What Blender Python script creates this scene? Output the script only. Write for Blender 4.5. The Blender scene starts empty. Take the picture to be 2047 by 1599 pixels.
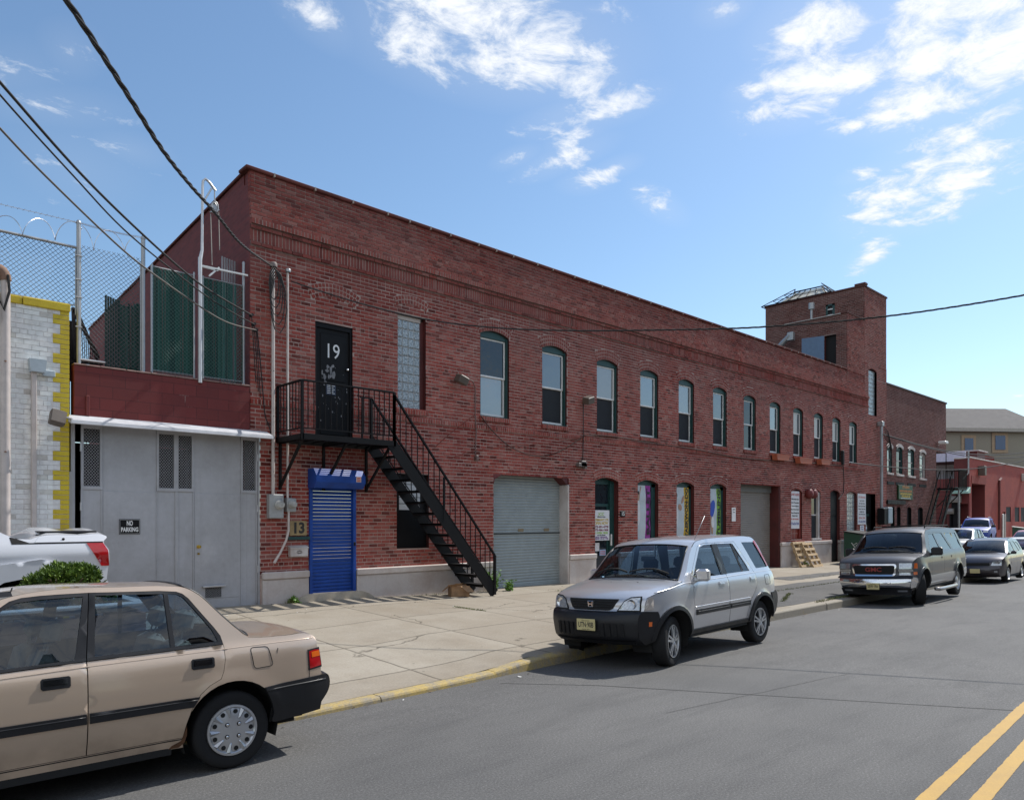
import bpy, math, random
from mathutils import Vector, Matrix, geometry
random.seed(7)
R=math.radians
sc=bpy.context.scene
COL=sc.collection
# ---------------------------------------------------------------- survey of the street (metres; camera stands at x=0,y=0)
F=1470.;CX=1023.;CY=1037.;H=1.96
TH=math.atan((2580-CX)/F);CT,ST=math.cos(TH),math.sin(TH)
def ray(px,py):
    s=(px-CX)/F;return (CT+s*ST, ST-s*CT, (CY-py)/F)
def P(px,py,Y=14.):
    r=ray(px,py);k=Y/r[1];return Vector((r[0]*k,Y,H+r[2]*k))
def PX(px,py,X):
    r=ray(px,py);k=X/r[0];return Vector((X,r[1]*k,H+r[2]*k))
def interp(tab,x):
    if x<=tab[0][0]: return tab[0][1]
    for (a,b),(c,d) in zip(tab,tab[1:]):
        if x<=c: return b+(d-b)*(x-a)/(c-a)
    return tab[-1][1]
def road_z(X,Y=5.6): return -.011*min(max(X-9,0),26)-.045*max(0,min(Y,7.6)-5.6)
CROWN=.045
def kerb_y(X): return 7.0+.045*(X-7.2)
BASE=[(-10,.3),(3,.3),(6.4,.27),(8.5,.25),(11,.16),(16,.12),(28,.02),(36,.06),(50,.1),(80,.1)]
def base_z(X): return interp(BASE,X)
def kerb_top(X): return road_z(X)-.06+interp([(0,.06),(6.2,.06),(7,.13),(13,.14),(80,.14)],X)
def walk_z(X,Y):
    k=kerb_y(X);t=min(max((Y-k)/(14-k),0),1);return kerb_top(X)*(1-t)+base_z(X)*t
# ---------------------------------------------------------------- materials
MATS={}
class NT:
    def __init__(s,name):
        s.m=bpy.data.materials.new(name);s.m.use_nodes=True;s.t=s.m.node_tree;s.n=s.t.nodes;s.l=s.t.links
        s.b=s.n['Principled BSDF'];s.out=s.n['Material Output']
    def new(s,t,**k):
        n=s.n.new(t)
        for a,b in k.items(): setattr(n,a,b)
        return n
    def link(s,a,b): s.l.new(a,b)
    def val(s,sock,v):
        if hasattr(v,'node'): s.l.new(v,sock)
        else: sock.default_value=v
    def math(s,op,a,b=0.,c=0.,clamp=False):
        n=s.new('ShaderNodeMath',operation=op,use_clamp=clamp)
        for i,v in enumerate((a,b,c)): s.val(n.inputs[i],v)
        return n.outputs[0]
    def mix(s,f,a,b,mode='MIX'):
        n=s.new('ShaderNodeMix',data_type='RGBA',blend_type=mode)
        s.val(n.inputs[0],f)
        for i,v in ((6,a),(7,b)):
            if not hasattr(v,'node') and len(v)==3: v=tuple(v)+(1,)
            s.val(n.inputs[i],v)
        return n.outputs[2]
    def noise(s,scale,detail=4,rough=.55,vec=None,out=0):
        n=s.new('ShaderNodeTexNoise');n.inputs['Scale'].default_value=scale;n.inputs['Detail'].default_value=detail;n.inputs['Roughness'].default_value=rough
        if vec is None: vec=s.pos()
        s.link(vec,n.inputs['Vector']);return n.outputs[out]
    def pos(s):
        if not hasattr(s,'_p'): s._p=s.new('ShaderNodeNewGeometry').outputs['Position']
        return s._p
    def obj(s):
        if not hasattr(s,'_o'): s._o=s.new('ShaderNodeTexCoord').outputs['Object']
        return s._o
    def mapv(s,vec,scale=(1,1,1),loc=(0,0,0),rot=(0,0,0)):
        n=s.new('ShaderNodeMapping');s.link(vec,n.inputs[0]);n.inputs['Scale'].default_value=scale;n.inputs['Location'].default_value=loc;n.inputs['Rotation'].default_value=rot
        return n.outputs[0]
    def ramp(s,f,stops,interp='LINEAR'):
        n=s.new('ShaderNodeValToRGB');n.color_ramp.interpolation=interp;e=n.color_ramp.elements
        while len(e)<len(stops): e.new(.5)
        for q,(p,cc) in zip(e,stops):
            q.position=p;q.color=(cc if isinstance(cc,tuple) else (cc,cc,cc))[:3]+(1,)
        s.val(n.inputs[0],f);return n.outputs[0]
    def rng(s,f,a,b,c=0.,d=1.):
        n=s.new('ShaderNodeMapRange',clamp=True);s.val(n.inputs[0],f)
        for i,v in enumerate((a,b,c,d)): n.inputs[i+1].default_value=v
        return n.outputs[0]
    def attr(s,name): return s.new('ShaderNodeAttribute',attribute_name=name).outputs['Fac']
    def bump(s,h,strength=.3,dist=.01):
        n=s.new('ShaderNodeBump');n.inputs['Strength'].default_value=strength;n.inputs['Distance'].default_value=dist
        s.link(h,n.inputs['Height']);s.link(n.outputs[0],s.b.inputs['Normal'])
    def set(s,**k):
        for a,v in k.items(): s.val(s.b.inputs[{'col':'Base Color','rough':'Roughness','metal':'Metallic','spec':'Specular IOR Level','ior':'IOR','coat':'Coat Weight','coatr':'Coat Roughness','alpha':'Alpha','trans':'Transmission Weight','ecol':'Emission Color','estr':'Emission Strength'}[a]],(tuple(v)+(1,) if isinstance(v,(tuple,list)) and len(v)==3 else v))
def plain(name,col,rough=.6,metal=0.,coat=0.,vary=.12,scale=6.,spec=.5,bump=0.,ior=1.5):
    if name in MATS: return MATS[name]
    t=NT(name)
    if vary>0:
        n=t.noise(scale,5,.6);f=t.rng(n,.3,.7,1-vary,1+vary)
        g=t.new('ShaderNodeCombineColor')
        for i in range(3): t.link(t.math('MULTIPLY',f,col[i]),g.inputs[i])
        t.link(g.outputs[0],t.b.inputs['Base Color'])
        if bump: t.bump(t.noise(scale*8,4),bump,.004)
        t.link(t.rng(n,.3,.7,max(0.02,rough-.08),min(1,rough+.08)),t.b.inputs['Roughness'])
    else: t.set(col=col,rough=rough)
    t.set(metal=metal,coat=coat,spec=spec,ior=ior)
    if coat: t.set(coatr=.04)
    MATS[name]=t.m;return t.m
def brick_mat(name,stops,wash,washamt,zlo=4.,zhi=8.,soot=(7.0,9.6)):
    t=NT(name);v=t.attr('v')
    base=t.ramp(v,stops)
    n1=t.noise(.55,6,.65);n2=t.noise(14,3);n3=t.noise(2.2,5,.7)
    z=t.new('ShaderNodeSeparateXYZ');t.link(t.pos(),z.inputs[0])
    zf=t.rng(z.outputs[2],zlo,zhi,.35,1.)
    w=t.math('MULTIPLY',t.math('MULTIPLY',t.rng(n1,.36,.66),zf),washamt)
    w2=t.math('MULTIPLY',t.rng(t.math('ADD',n3,t.math('MULTIPLY',v,.3)),.5,.95),.45)
    c1=t.mix(w,base,wash);c2=t.mix(w2,c1,(wash[0]*1.15,wash[1]*1.25,wash[2]*1.2))
    dk=t.mix(t.math('MULTIPLY',t.rng(t.noise(1.1,6,.7,t.mapv(t.pos(),(1.5,1.5,.35))),.55,.8),.45),c2,(.07,.025,.022) if soot[0]<40 else (.42,.38,.34))
    bay=t.noise(.16,3,.6,t.mapv(t.pos(),(1.6,1,1)));sootz=t.rng(t.math('ADD',z.outputs[2],t.math('MULTIPLY',n1,2.5)),soot[0],soot[1],0,.42)
    dk=t.mix(sootz,dk,t.mix(.5,dk,(.085,.05,.046)));dk=t.mix(t.rng(bay,.4,.65,0,.35 if soot[0]<40 else 0),dk,(.13,.038,.032))
    mot=t.mix(.5,dk,t.ramp(n2,[(.25,.55),(.75,1.0)]),'MULTIPLY')
    t.link(mot,t.b.inputs['Base Color']);t.set(rough=.88,spec=.25);t.bump(t.noise(60,3),.25,.004)
    MATS[name]=t.m;return t.m
RED=[(0,(.10,.017,.013)),(.2,(.20,.028,.021)),(.5,(.30,.048,.035)),(.80,(.34,.068,.050)),(.94,(.26,.085,.072)),(1,(.38,.17,.14))]
M_brick=brick_mat('painted_red_brick',RED,(.33,.135,.12),.6)
M_brick2=brick_mat('weathered_brown_brick',[(0,(.07,.022,.018)),(.3,(.13,.034,.026)),(.7,(.19,.055,.042)),(1,(.26,.11,.09))],(.24,.13,.12),.6)
def mortar_mat(name,a,b):
    t=NT(name);n=t.noise(1.3,6,.7);m=t.noise(25,3)
    z=t.new('ShaderNodeSeparateXYZ');t.link(t.pos(),z.inputs[0]);up=t.rng(t.math('ADD',z.outputs[2],t.math('MULTIPLY',n,3.)),5.5,9.5,0,.28)
    c=t.mix(t.rng(n,.35,.7),a,b);c=t.mix(up,c,(.19,.15,.14));c=t.mix(.5,c,t.ramp(m,[(.2,.6),(.8,1.1)]),'MULTIPLY')
    t.link(c,t.b.inputs['Base Color']);t.set(rough=.95,spec=.2);MATS[name]=t.m;return t.m
M_mortar=mortar_mat('pink_mortar',(.56,.44,.39),(.38,.24,.21))
M_mortar2=mortar_mat('grey_mortar',(.40,.31,.28),(.26,.17,.15))
def facade_paint(name,col,col2,rough=.7,scale=.8):
    t=NT(name);n=t.noise(scale,7,.7);m=t.noise(scale*14,4,.6)
    st=t.noise(1.5,6,.7,t.mapv(t.pos(),(5,5,.4)))
    c=t.mix(t.rng(n,.4,.7),col,col2);c=t.mix(t.math('MULTIPLY',t.rng(st,.52,.75),.5),c,col2)
    c=t.mix(.35,c,t.ramp(m,[(.25,.7),(.75,1.)]),'MULTIPLY')
    t.link(c,t.b.inputs['Base Color']);t.set(rough=rough);t.bump(m,.25,.01);MATS[name]=t.m;return t.m
M_redpaint=facade_paint('dark_red_wall_paint',(.155,.022,.02),(.10,.014,.014),.6)
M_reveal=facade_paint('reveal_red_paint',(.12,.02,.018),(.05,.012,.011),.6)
M_white=facade_paint('chalky_white_paint',(.62,.58,.56),(.42,.36,.33),.75,1.6)
M_cream=facade_paint('plinth_cream_paint',(.58,.53,.50),(.46,.38,.34),.8,1.3)
M_whiteblock=facade_paint('whitewash',(.66,.65,.63),(.42,.40,.37),.75,2.6)
M_yellow=facade_paint('yellow_paint',(.62,.47,.02),(.5,.36,.02),.6,4)
M_gate=facade_paint('pale_grey_gate_paint',(.43,.435,.46),(.33,.33,.34),.45,.8)
M_grey=plain('galvanised',(.36,.37,.38),.45,.6)
M_pole=plain('aluminium_paint',(.55,.55,.56),.4,.5)
M_black=plain('black_iron_paint',(.008,.008,.009),.55,spec=.18)
M_dark=plain('dark_void',(.006,.006,.007),.8,vary=0)
M_whitem=plain('white_vinyl',(.74,.74,.73),.4,vary=.04)
M_green=plain('dark_green_trim',(.012,.052,.05),.5)
M_blue=plain('blue_shutter_paint',(.014,.062,.30),.5,vary=.2,scale=3,spec=.3)
_t=NT('green_privacy_slats');_t.link(_t.ramp(_t.attr('v'),[(0,(.010,.040,.034)),(.5,(.018,.082,.064)),(1,(.045,.14,.12))]),_t.b.inputs['Base Color']);_t.set(rough=.5,spec=.3);M_slat=_t.m
M_wire=plain('cable_black',(.009,.009,.01),.7,vary=0)
M_conduit=plain('conduit_cream',(.52,.46,.43),.5,.1)
M_wood=plain('pallet_wood',(.42,.30,.17),.8,vary=.3,scale=14)
M_card=plain('cardboard',(.33,.20,.11),.85,vary=.25,scale=9)
M_rubber=plain('tyre_rubber',(.016,.016,.017),.8,vary=.15,scale=20,spec=.25)
M_plastic=plain('black_plastic_trim',(.015,.0155,.018),.42,vary=.1,spec=.38)
M_gloss=plain('gloss_black',(.006,.006,.007),.12,vary=0)
M_alloy=plain('silver_wheel_paint',(.52,.53,.55),.35,.75,vary=.06)
M_chrome=plain('chrome',(.75,.76,.78),.1,1.,vary=0)
M_fab=plain('seat_fabric_beige',(.30,.25,.19),.9)
M_fabd=plain('seat_fabric_dark',(.035,.036,.042),.9)
M_under=plain('underbody',(.012,.012,.012),.9,vary=0)
M_red=plain('red_lens',(.42,.006,.008),.15,coat=1.,vary=.05)
M_orange=plain('amber_lens',(.75,.14,.01),.15,coat=1.,vary=.05)
M_lens=plain('clear_lamp_lens',(.45,.47,.50),.12,.7,vary=.3,scale=40)
M_plate=plain('yellow_licence_plate',(.60,.52,.26),.4,vary=.04)
M_terra=plain('terracotta_coping',(.105,.034,.030),.9,vary=.35,scale=3,spec=.2)
M_shut=plain('grey_green_shutter',(.28,.32,.33),.5,vary=.1,scale=3)
M_shut2=plain('taupe_shutter',(.24,.22,.20),.5,vary=.1,scale=3)
M_brass=plain('brass',(.5,.33,.06),.3,.9,vary=0)
M_bronze=plain('bronze_lamp_housing',(.10,.08,.065),.5)
M_screen=plain('insect_screen',(.024,.026,.03),.7,vary=.1,spec=.25)
M_asph2=None
def glassy(name,tint,base,mixglass,ior=1.55,rough=.0):
    t=NT(name);t.n.remove(t.b)
    gl=t.new('ShaderNodeBsdfGlossy');gl.inputs['Roughness'].default_value=rough;gl.inputs['Color'].default_value=(.95,.97,1,1)
    if mixglass:
        tr=t.new('ShaderNodeBsdfTransparent');tr.inputs[0].default_value=tint+(1,)
    else:
        tr=t.new('ShaderNodeBsdfDiffuse');tr.inputs[0].default_value=base+(1,)
    ge=t.new('ShaderNodeNewGeometry');dp=t.new('ShaderNodeVectorMath',operation='DOT_PRODUCT');t.link(ge.outputs['Normal'],dp.inputs[0]);t.link(ge.outputs['Incoming'],dp.inputs[1])
    f0=((ior-1)/(ior+1))**2
    fr_=t.math('MULTIPLY_ADD',t.math('POWER',t.math('SUBTRACT',1.,t.math('ABSOLUTE',dp.outputs['Value']),0,True),5.),1-f0,f0)
    mx=t.new('ShaderNodeMixShader');t.link(fr_,mx.inputs[0]);t.link(tr.outputs[0],mx.inputs[1]);t.link(gl.outputs[0],mx.inputs[2])
    if not mixglass:
        bp_=t.new('ShaderNodeBump');bp_.inputs['Strength'].default_value=.25;bp_.inputs['Distance'].default_value=.02;t.link(t.noise(2.2,2,.5),bp_.inputs['Height']);t.link(bp_.outputs[0],gl.inputs['Normal'])
    t.link(mx.outputs[0],t.out.inputs[0]);MATS[name]=t.m;return t.m
M_glass=glassy('car_glass',(.38,.50,.60),None,True,1.7)
M_glassd=glassy('tinted_car_glass',(.13,.16,.18),None,True,1.7)
M_pane=glassy('window_pane_bright',None,(.13,.15,.16),False,2.6)
M_paned=glassy('window_pane_dark',None,(.012,.018,.026),False,1.7)
def paint(name,col,metal=.35,rough=.42,dirt=.25,coat=.8):
    t=NT(name);n=t.noise(3,5,.6);z=t.new('ShaderNodeSeparateXYZ');t.link(t.obj(),z.inputs[0])
    zz=t.rng(z.outputs[2],.2,.55,1,0);f=t.math('MULTIPLY',t.math('MULTIPLY',zz,t.rng(n,.35,.65)),dirt)
    c=t.mix(f,col,(.16,.12,.09));fl=t.noise(900,1,.5,t.obj())
    c=t.mix(.12,c,t.ramp(fl,[(.3,.6),(.7,1.3)]),'MULTIPLY')
    t.link(c,t.b.inputs['Base Color']);t.set(metal=metal,rough=rough,coat=coat,coatr=.06)
    t.link(t.math('ADD',t.rng(n,.3,.7,.03,.1),0.),t.b.inputs['Coat Roughness'])
    MATS[name]=t.m;return t.m
# ---------------------------------------------------------------- mesh builder
class MB:
    def __init__(s): s.v=[];s.f=[];s.m=[];s.a=[]
    def face(s,pts,mat=0,a=.5):
        b=len(s.v);s.v.extend([tuple(p) for p in pts]);s.f.append(tuple(range(b,b+len(pts))));s.m.append(mat);s.a.append(a)
    def mesh(s,vs,fs,mat=0,a=.5):
        b=len(s.v);s.v.extend([tuple(p) for p in vs])
        for f in fs: s.f.append(tuple(i+b for i in f));s.m.append(mat);s.a.append(a)
    def box(s,x0,x1,y0,y1,z0,z1,mat=0,a=.5,M=None):
        vs=[Vector((x,y,z)) for x in(x0,x1) for y in(y0,y1) for z in(z0,z1)]
        if M is not None: vs=[M@v for v in vs]
        s.mesh(vs,[(0,1,3,2),(4,6,7,5),(0,4,5,1),(2,3,7,6),(0,2,6,4),(1,5,7,3)],mat,a)
    def bbox(s,x0,x1,y0,y1,z0,z1,b=.01,mat=0,M=None):
        # bevelled box
        vs=[];fs=[]
        pr=[]
        for sz,z in((0,z0),(1,z0+b),(2,z1-b),(3,z1)):
            i=b if sz in(0,3) else 0
            q=[(x0+i+ (b if 0 else 0),y0+i),(x1-i,y0+i),(x1-i,y1-i),(x0+i,y1-i)]
            c=b*.7
            ring=[]
            for k,(x,y) in enumerate(q):
                dx=c if x<(x0+x1)/2 else -c;dy=c if y<(y0+y1)/2 else -c
                if k%2==0: ring+= [(x,y+dy,z),(x+dx,y,z)]
                else: ring+= [(x+dx,y,z),(x,y+dy,z)]
            pr.append(ring)
        n=8
        for ring in pr: vs+=ring
        for r in range(3):
            for k in range(n):
                k2=(k+1)%n;fs.append((r*n+k,r*n+k2,(r+1)*n+k2,(r+1)*n+k))
        fs.append(tuple(reversed(range(n))));fs.append(tuple(range(3*n,4*n)))
        vs=[Vector(v) for v in vs]
        if M is not None: vs=[M@v for v in vs]
        s.mesh(vs,fs,mat)
    def tube(s,pts,r,n=8,mat=0,cap=True,close=False):
        pts=[Vector(p) for p in pts];m=len(pts);vs=[];fs=[]
        rr=r if isinstance(r,(list,tuple)) else [r]*m
        prev=None
        for i,p in enumerate(pts):
            a=pts[i-1] if i>0 else (pts[-1] if close else p);b=pts[i+1] if i<m-1 else (pts[0] if close else p)
            d=(b-a).normalized() if (b-a).length>1e-9 else Vector((0,0,1))
            if prev is None:
                u=d.cross(Vector((0,0,1)))
                if u.length<.05:u=d.cross(Vector((1,0,0)))
            else: u=prev-d*prev.dot(d)
            u.normalize();prev=u;w=d.cross(u)
            for k in range(n):
                t=2*math.pi*k/n;vs.append(p+(u*math.cos(t)+w*math.sin(t))*rr[i])
        for i in range(m if close else m-1):
            j=(i+1)%m
            for k in range(n):
                k2=(k+1)%n;fs.append((i*n+k,i*n+k2,j*n+k2,j*n+k))
        if cap and not close: fs.append(tuple(reversed(range(n))));fs.append(tuple(range((m-1)*n,m*n)))
        s.mesh(vs,fs,mat)
    def bar(s,a,b,w,h,mat=0,up=(0,0,1)):
        a=Vector(a);b=Vector(b);d=(b-a).normalized();up=Vector(up)
        u=d.cross(up)
        if u.length<.05:u=d.cross(Vector((0,1,0)))
        u.normalize();q=u.cross(d)
        vs=[];
        for p in(a,b):
            for i,j in((-1,-1),(1,-1),(1,1),(-1,1)): vs.append(p+u*i*w/2+q*j*h/2)
        s.mesh(vs,[(3,2,1,0),(4,5,6,7),(0,1,5,4),(1,2,6,5),(2,3,7,6),(3,0,4,7)],mat)
    def lathe(s,prof,n=24,M=None,mat=0,cap=False):
        # prof: (r,h) about local z
        vs=[];fs=[]
        for r,h in prof:
            for k in range(n):
                t=2*math.pi*k/n;v=Vector((r*math.cos(t),r*math.sin(t),h));vs.append(M@v if M else v)
        for i in range(len(prof)-1):
            for k in range(n):
                k2=(k+1)%n;fs.append((i*n+k,i*n+k2,(i+1)*n+k2,(i+1)*n+k))
        if cap: fs.append(tuple(reversed(range(n))));fs.append(tuple(range((len(prof)-1)*n,len(prof)*n)))
        s.mesh(vs,fs,mat)
    def prism(s,poly,f,t0,t1,mat=0,a=.5):
        # poly 2D list; f(u,v,t)->3D
        n=len(poly);vs=[f(u,v,t0) for u,v in poly]+[f(u,v,t1) for u,v in poly]
        fs=[tuple(range(n)),tuple(reversed(range(n,2*n)))]+[(i,i+n,(i+1)%n+n,(i+1)%n) for i in range(n)]
        s.mesh(vs,fs,mat,a)
    def grid(s,rows,mat=0):
        n=len(rows[0]);vs=[p for r in rows for p in r];fs=[]
        for i in range(len(rows)-1):
            for j in range(n-1): fs.append((i*n+j,i*n+j+1,(i+1)*n+j+1,(i+1)*n+j))
        s.mesh(vs,fs,mat)
def tag(o,label=None,cat=None,group=None,kind=None):
    if label:o['label']=label
    if cat:o['category']=cat
    if group:o['group']=group
    if kind:o['kind']=kind
    return o
def obj(name,mb,mats,parent=None,smooth=False,origin=None,angle=None):
    me=bpy.data.meshes.new(name)
    o0=Vector(origin) if origin is not None else Vector((0,0,0))
    vs=mb.v if origin is None else [(a-o0.x,b-o0.y,c-o0.z) for a,b,c in mb.v]
    me.from_pydata(vs,[],mb.f)
    if not isinstance(mats,(list,tuple)): mats=[mats]
    for m in mats: me.materials.append(m)
    me.polygons.foreach_set('material_index',mb.m)
    if any(x!=.5 for x in mb.a):
        at=me.attributes.new('v','FLOAT','FACE');at.data.foreach_set('value',mb.a)
    if smooth:
        me.polygons.foreach_set('use_smooth',[True]*len(me.polygons))
        if angle: 
            me.update();me.set_sharp_from_angle(angle=R(angle))
    me.update()
    o=bpy.data.objects.new(name,me);COL.objects.link(o);o.location=o0
    if parent is not None: 
        o.parent=parent
    return o
def empty(name,loc,rz=0,parent=None):
    o=bpy.data.objects.new(name,None);COL.objects.link(o);o.location=loc;o.rotation_euler=(0,0,rz);o.empty_display_size=.2
    if parent: o.parent=parent
    return o
def struct(name,mb,mats,**k):
    o=obj(name,mb,mats,**k);o['kind']='structure';return o
def wpart(name,mb,mats,root,**k):
    """part given in world coordinates under an unrotated empty"""
    L=Vector(root.location);par=root.parent
    while par is not None: L=L+par.location;par=par.parent
    mb.v=[(a-L[0],b-L[1],c-L[2]) for a,b,c in mb.v]
    return obj(name,mb,mats,root,**k)
_dg=None
def text_mesh(body,size,bold=0.,sx=1.):
    cu=bpy.data.curves.new('txt','FONT');cu.body=body;cu.size=size;cu.align_x='CENTER';cu.align_y='CENTER';cu.offset=bold;cu.resolution_u=3
    o=bpy.data.objects.new('txt',cu);COL.objects.link(o);bpy.context.view_layer.update()
    me=bpy.data.meshes.new_from_object(o.evaluated_get(bpy.context.evaluated_depsgraph_get()))
    vs=[(v.co.x*sx,v.co.y) for v in me.vertices];fs=[tuple(p.vertices) for p in me.polygons]
    bpy.data.objects.remove(o);bpy.data.curves.remove(cu);bpy.data.meshes.remove(me)
    return vs,fs
def put_text(mb,body,size,fn,mat=0,bold=0.,sx=1.,width=None):
    vs,fs=text_mesh(body,size,bold,sx)
    if width and vs:
        w=max(v[0] for v in vs)-min(v[0] for v in vs);k=width/w if w else 1
        vs=[(a*k,b) for a,b in vs]
    mb.mesh([fn(a,b) for a,b in vs],fs,mat)
def copy_tree(o,parent=None):
    c=o.copy();COL.objects.link(c)
    if parent is not None: c.parent=parent
    for ch in list(o.children): copy_tree(ch,c)
    return c
# ---------------------------------------------------------------- bricks
def sub_holes(a,b,hs):
    seg=[(a,b)]
    for h0,h1 in hs:
        out=[]
        for p,q in seg:
            if h1<=p or h0>=q: out.append((p,q));continue
            if h0>p: out.append((p,h0))
            if h1<q: out.append((h1,q))
        seg=out
    return seg
def brickwork(mb,u0,u1,z0,z1,fn,holes=(),arches=(),course=.08,L=.217,joint=.019,off=None,rng=None,header=7,back=.03,skip=None,gap=.0):
    """fn(u,d,z)->point, d outward from the wall"""
    rng=rng or random.Random(3)
    k=0;z=z0
    while z<z1-.03:
        zt=min(z+course-joint,z1);zm=(z+zt)/2
        hs=[(h[0]-gap,h[1]+gap) for h in holes if h[2]<zm<h[3]]
        for A_ in arches:
            cx,hw,zs,rise,th=A_[:5]
            Ra=(hw*hw+rise*rise)/(2*rise);zc=zs+rise-Ra;am=math.asin(min(.999,hw/Ra));dz=zm-zc
            if zm>zs-.03 and dz<Ra+th:
                ul=min(math.sqrt(max(0,(Ra+th)**2-dz*dz)),dz*math.tan(am)+.0)
                ui=math.sqrt(Ra*Ra-dz*dz)-.01 if len(A_)>5 and dz<Ra else 0
                if ui>0: hs+=[(cx-ul-.012,cx-min(ui,ul)),(cx+min(ui,ul),cx+ul+.012)]
                else: hs.append((cx-ul-.012,cx+ul+.012))
        if skip and skip(zm): k+=1;z+=course;continue
        head=(k%header==3)
        w=L/2 if head else L
        u=u0-(w/2 if k%2 else 0)
        o=off(zm) if off else 0.
        while u<u1:
            a=max(u,u0);b=min(u+w-joint*.8,u1)
            if b-a>.03:
                for p,q in sub_holes(a,b,hs):
                    if q-p<.03: continue
                    d=o+rng.uniform(-.0025,.003);v=min(max(rng.gauss(.5,.30),.01),.99)
                    j=rng.uniform(-.002,.002)
                    p_=[fn(p,d,z+j),fn(q,d,z+j),fn(q,d,zt+j),fn(p,d,zt+j),fn(p,o-back,z+j),fn(q,o-back,z+j),fn(q,o-back,zt+j),fn(p,o-back,zt+j)]
                    mb.mesh(p_,[(0,1,2,3),(3,2,6,7),(1,0,4,5),(0,3,7,4),(2,1,5,6)],0,v)
            u+=w
        k+=1;z+=course
def arch_ring(mb,cx,hw,zs,rise,rows,fn,th=.1,proud=.008,rng=None,mortar=1,depth=.2):
    rng=rng or random.Random(5)
    Ra=(hw*hw+rise*rise)/(2*rise);zc=zs+rise-Ra;am=math.asin(min(.999,hw/Ra))
    def pt(r,t,d): return fn(cx+r*math.sin(t),d,zc+r*math.cos(t))
    T=rows*th;n=14
    for i in range(n):
        t0=-am+2*am*i/n;t1=-am+2*am*(i+1)/n
        mb.face([pt(Ra,t0,.003),pt(Ra,t1,.003),pt(Ra+T,t1,.003),pt(Ra+T,t0,.003)],mortar)
        mb.face([pt(Ra,t0,-depth),pt(Ra,t1,-depth),pt(Ra,t1,.003),pt(Ra,t0,.003)],2)
    for r in range(rows):
        r0=Ra+r*th+.006;r1=Ra+(r+1)*th-.013
        m=max(4,int(2*am*r0/.078));o=(r%2)*.5
        for i in range(m+1):
            t0=-am+2*am*(i-o)/m;t1=t0+2*am/m-.018/r0
            t0=max(t0,-am);t1=min(t1,am)
            if (t1-t0)*r0<.02: continue
            d=proud+rng.uniform(-.002,.003);v=min(max(rng.gauss(.5,.22),0.01),.99)
            A=[pt(r0,t0,d),pt(r0,t1,d),pt(r1,t1,d),pt(r1,t0,d),pt(r0,t0,-.03),pt(r0,t1,-.03),pt(r1,t1,-.03),pt(r1,t0,-.03)]
            mb.mesh(A,[(0,1,2,3),(3,2,6,7),(1,0,4,5),(0,3,7,4),(2,1,5,6)],0,v)
def row_upright(mb,u0,u1,z0,z1,fn,d,w=.075,rng=None,holes=(),a=None):
    rng=rng or random.Random(9);u=u0
    for s0,s1 in sub_holes(u0,u1,[(h[0],h[1]) for h in holes if h[2]<(z0+z1)/2<h[3]]): mb.face([fn(s0,d-.006,z0-.004),fn(s1,d-.006,z0-.004),fn(s1,d-.006,z1+.004),fn(s0,d-.006,z1+.004)],1)
    while u<u1-.02:
        q=min(u+w-.018,u1)
        if not any(h[0]<(u+q)/2<h[1] and h[2]<(z0+z1)/2<h[3] for h in holes):
            dd=d+rng.uniform(-.003,.004);v=min(max(rng.gauss(.5,.2),.01),.99)
            A=[fn(u,dd,z0),fn(q,dd,z0),fn(q,dd,z1),fn(u,dd,z1),fn(u,-.03,z0),fn(q,-.03,z0),fn(q,-.03,z1),fn(u,-.03,z1)]
            mb.mesh(A,[(0,1,2,3),(3,2,6,7),(1,0,4,5),(0,3,7,4),(2,1,5,6)],0,v)
        u+=w
def backing(mb,u0,u1,z0,z1,fn,holes,d=-.006,depth=.25,mat=1,rmat=2,bands=()):
    us=sorted(set([u0,u1]+[min(max(h[i],u0),u1) for h in holes for i in(0,1)]));zs=sorted(set([z0,z1]+[min(max(h[i],z0),z1) for h in holes for i in(2,3)]))
    for a,b in zip(us,us[1:]):
        for c,e in zip(zs,zs[1:]):
            um,zm=(a+b)/2,(c+e)/2
            if any(h[0]<um<h[1] and h[2]<zm<h[3] for h in holes): continue
            mb.face([fn(a,d,c),fn(b,d,c),fn(b,d,e),fn(a,d,e)],mat)
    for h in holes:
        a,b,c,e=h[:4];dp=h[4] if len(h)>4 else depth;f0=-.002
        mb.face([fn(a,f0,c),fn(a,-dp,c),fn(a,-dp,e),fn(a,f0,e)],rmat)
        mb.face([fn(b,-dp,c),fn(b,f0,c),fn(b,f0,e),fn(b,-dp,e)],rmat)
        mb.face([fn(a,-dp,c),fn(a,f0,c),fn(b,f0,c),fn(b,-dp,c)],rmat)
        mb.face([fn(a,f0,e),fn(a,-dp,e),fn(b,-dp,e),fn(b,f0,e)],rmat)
# ================================================================ camera, light, sky
cam=bpy.data.cameras.new('camera');co=bpy.data.objects.new('camera',cam);COL.objects.link(co);sc.camera=co
cam.sensor_fit='HORIZONTAL';cam.sensor_width=36;cam.lens=F/2047*36;cam.shift_y=(CY-799.5)/2047;cam.shift_x=.5/2047
cam.clip_end=2000;cam.clip_start=.05
co.location=(0,0,H);co.rotation_euler=(R(90),0,TH-R(90))
sunv=Vector((.86,-.065,1.0)).normalized()
sd=bpy.data.lights.new('sun','SUN');sd.energy=4.2;sd.angle=R(.53);sd.color=(1,.955,.89)
so=bpy.data.objects.new('sun',sd);COL.objects.link(so);so.rotation_euler=sunv.to_track_quat('Z','Y').to_euler();so.location=(0,0,30)
W=bpy.data.worlds.new('World');sc.world=W;W.use_nodes=True
wt=W.node_tree;wn=wt.nodes;wl=wt.links
bg=wn['Background'];bg.inputs[1].default_value=.108
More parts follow.
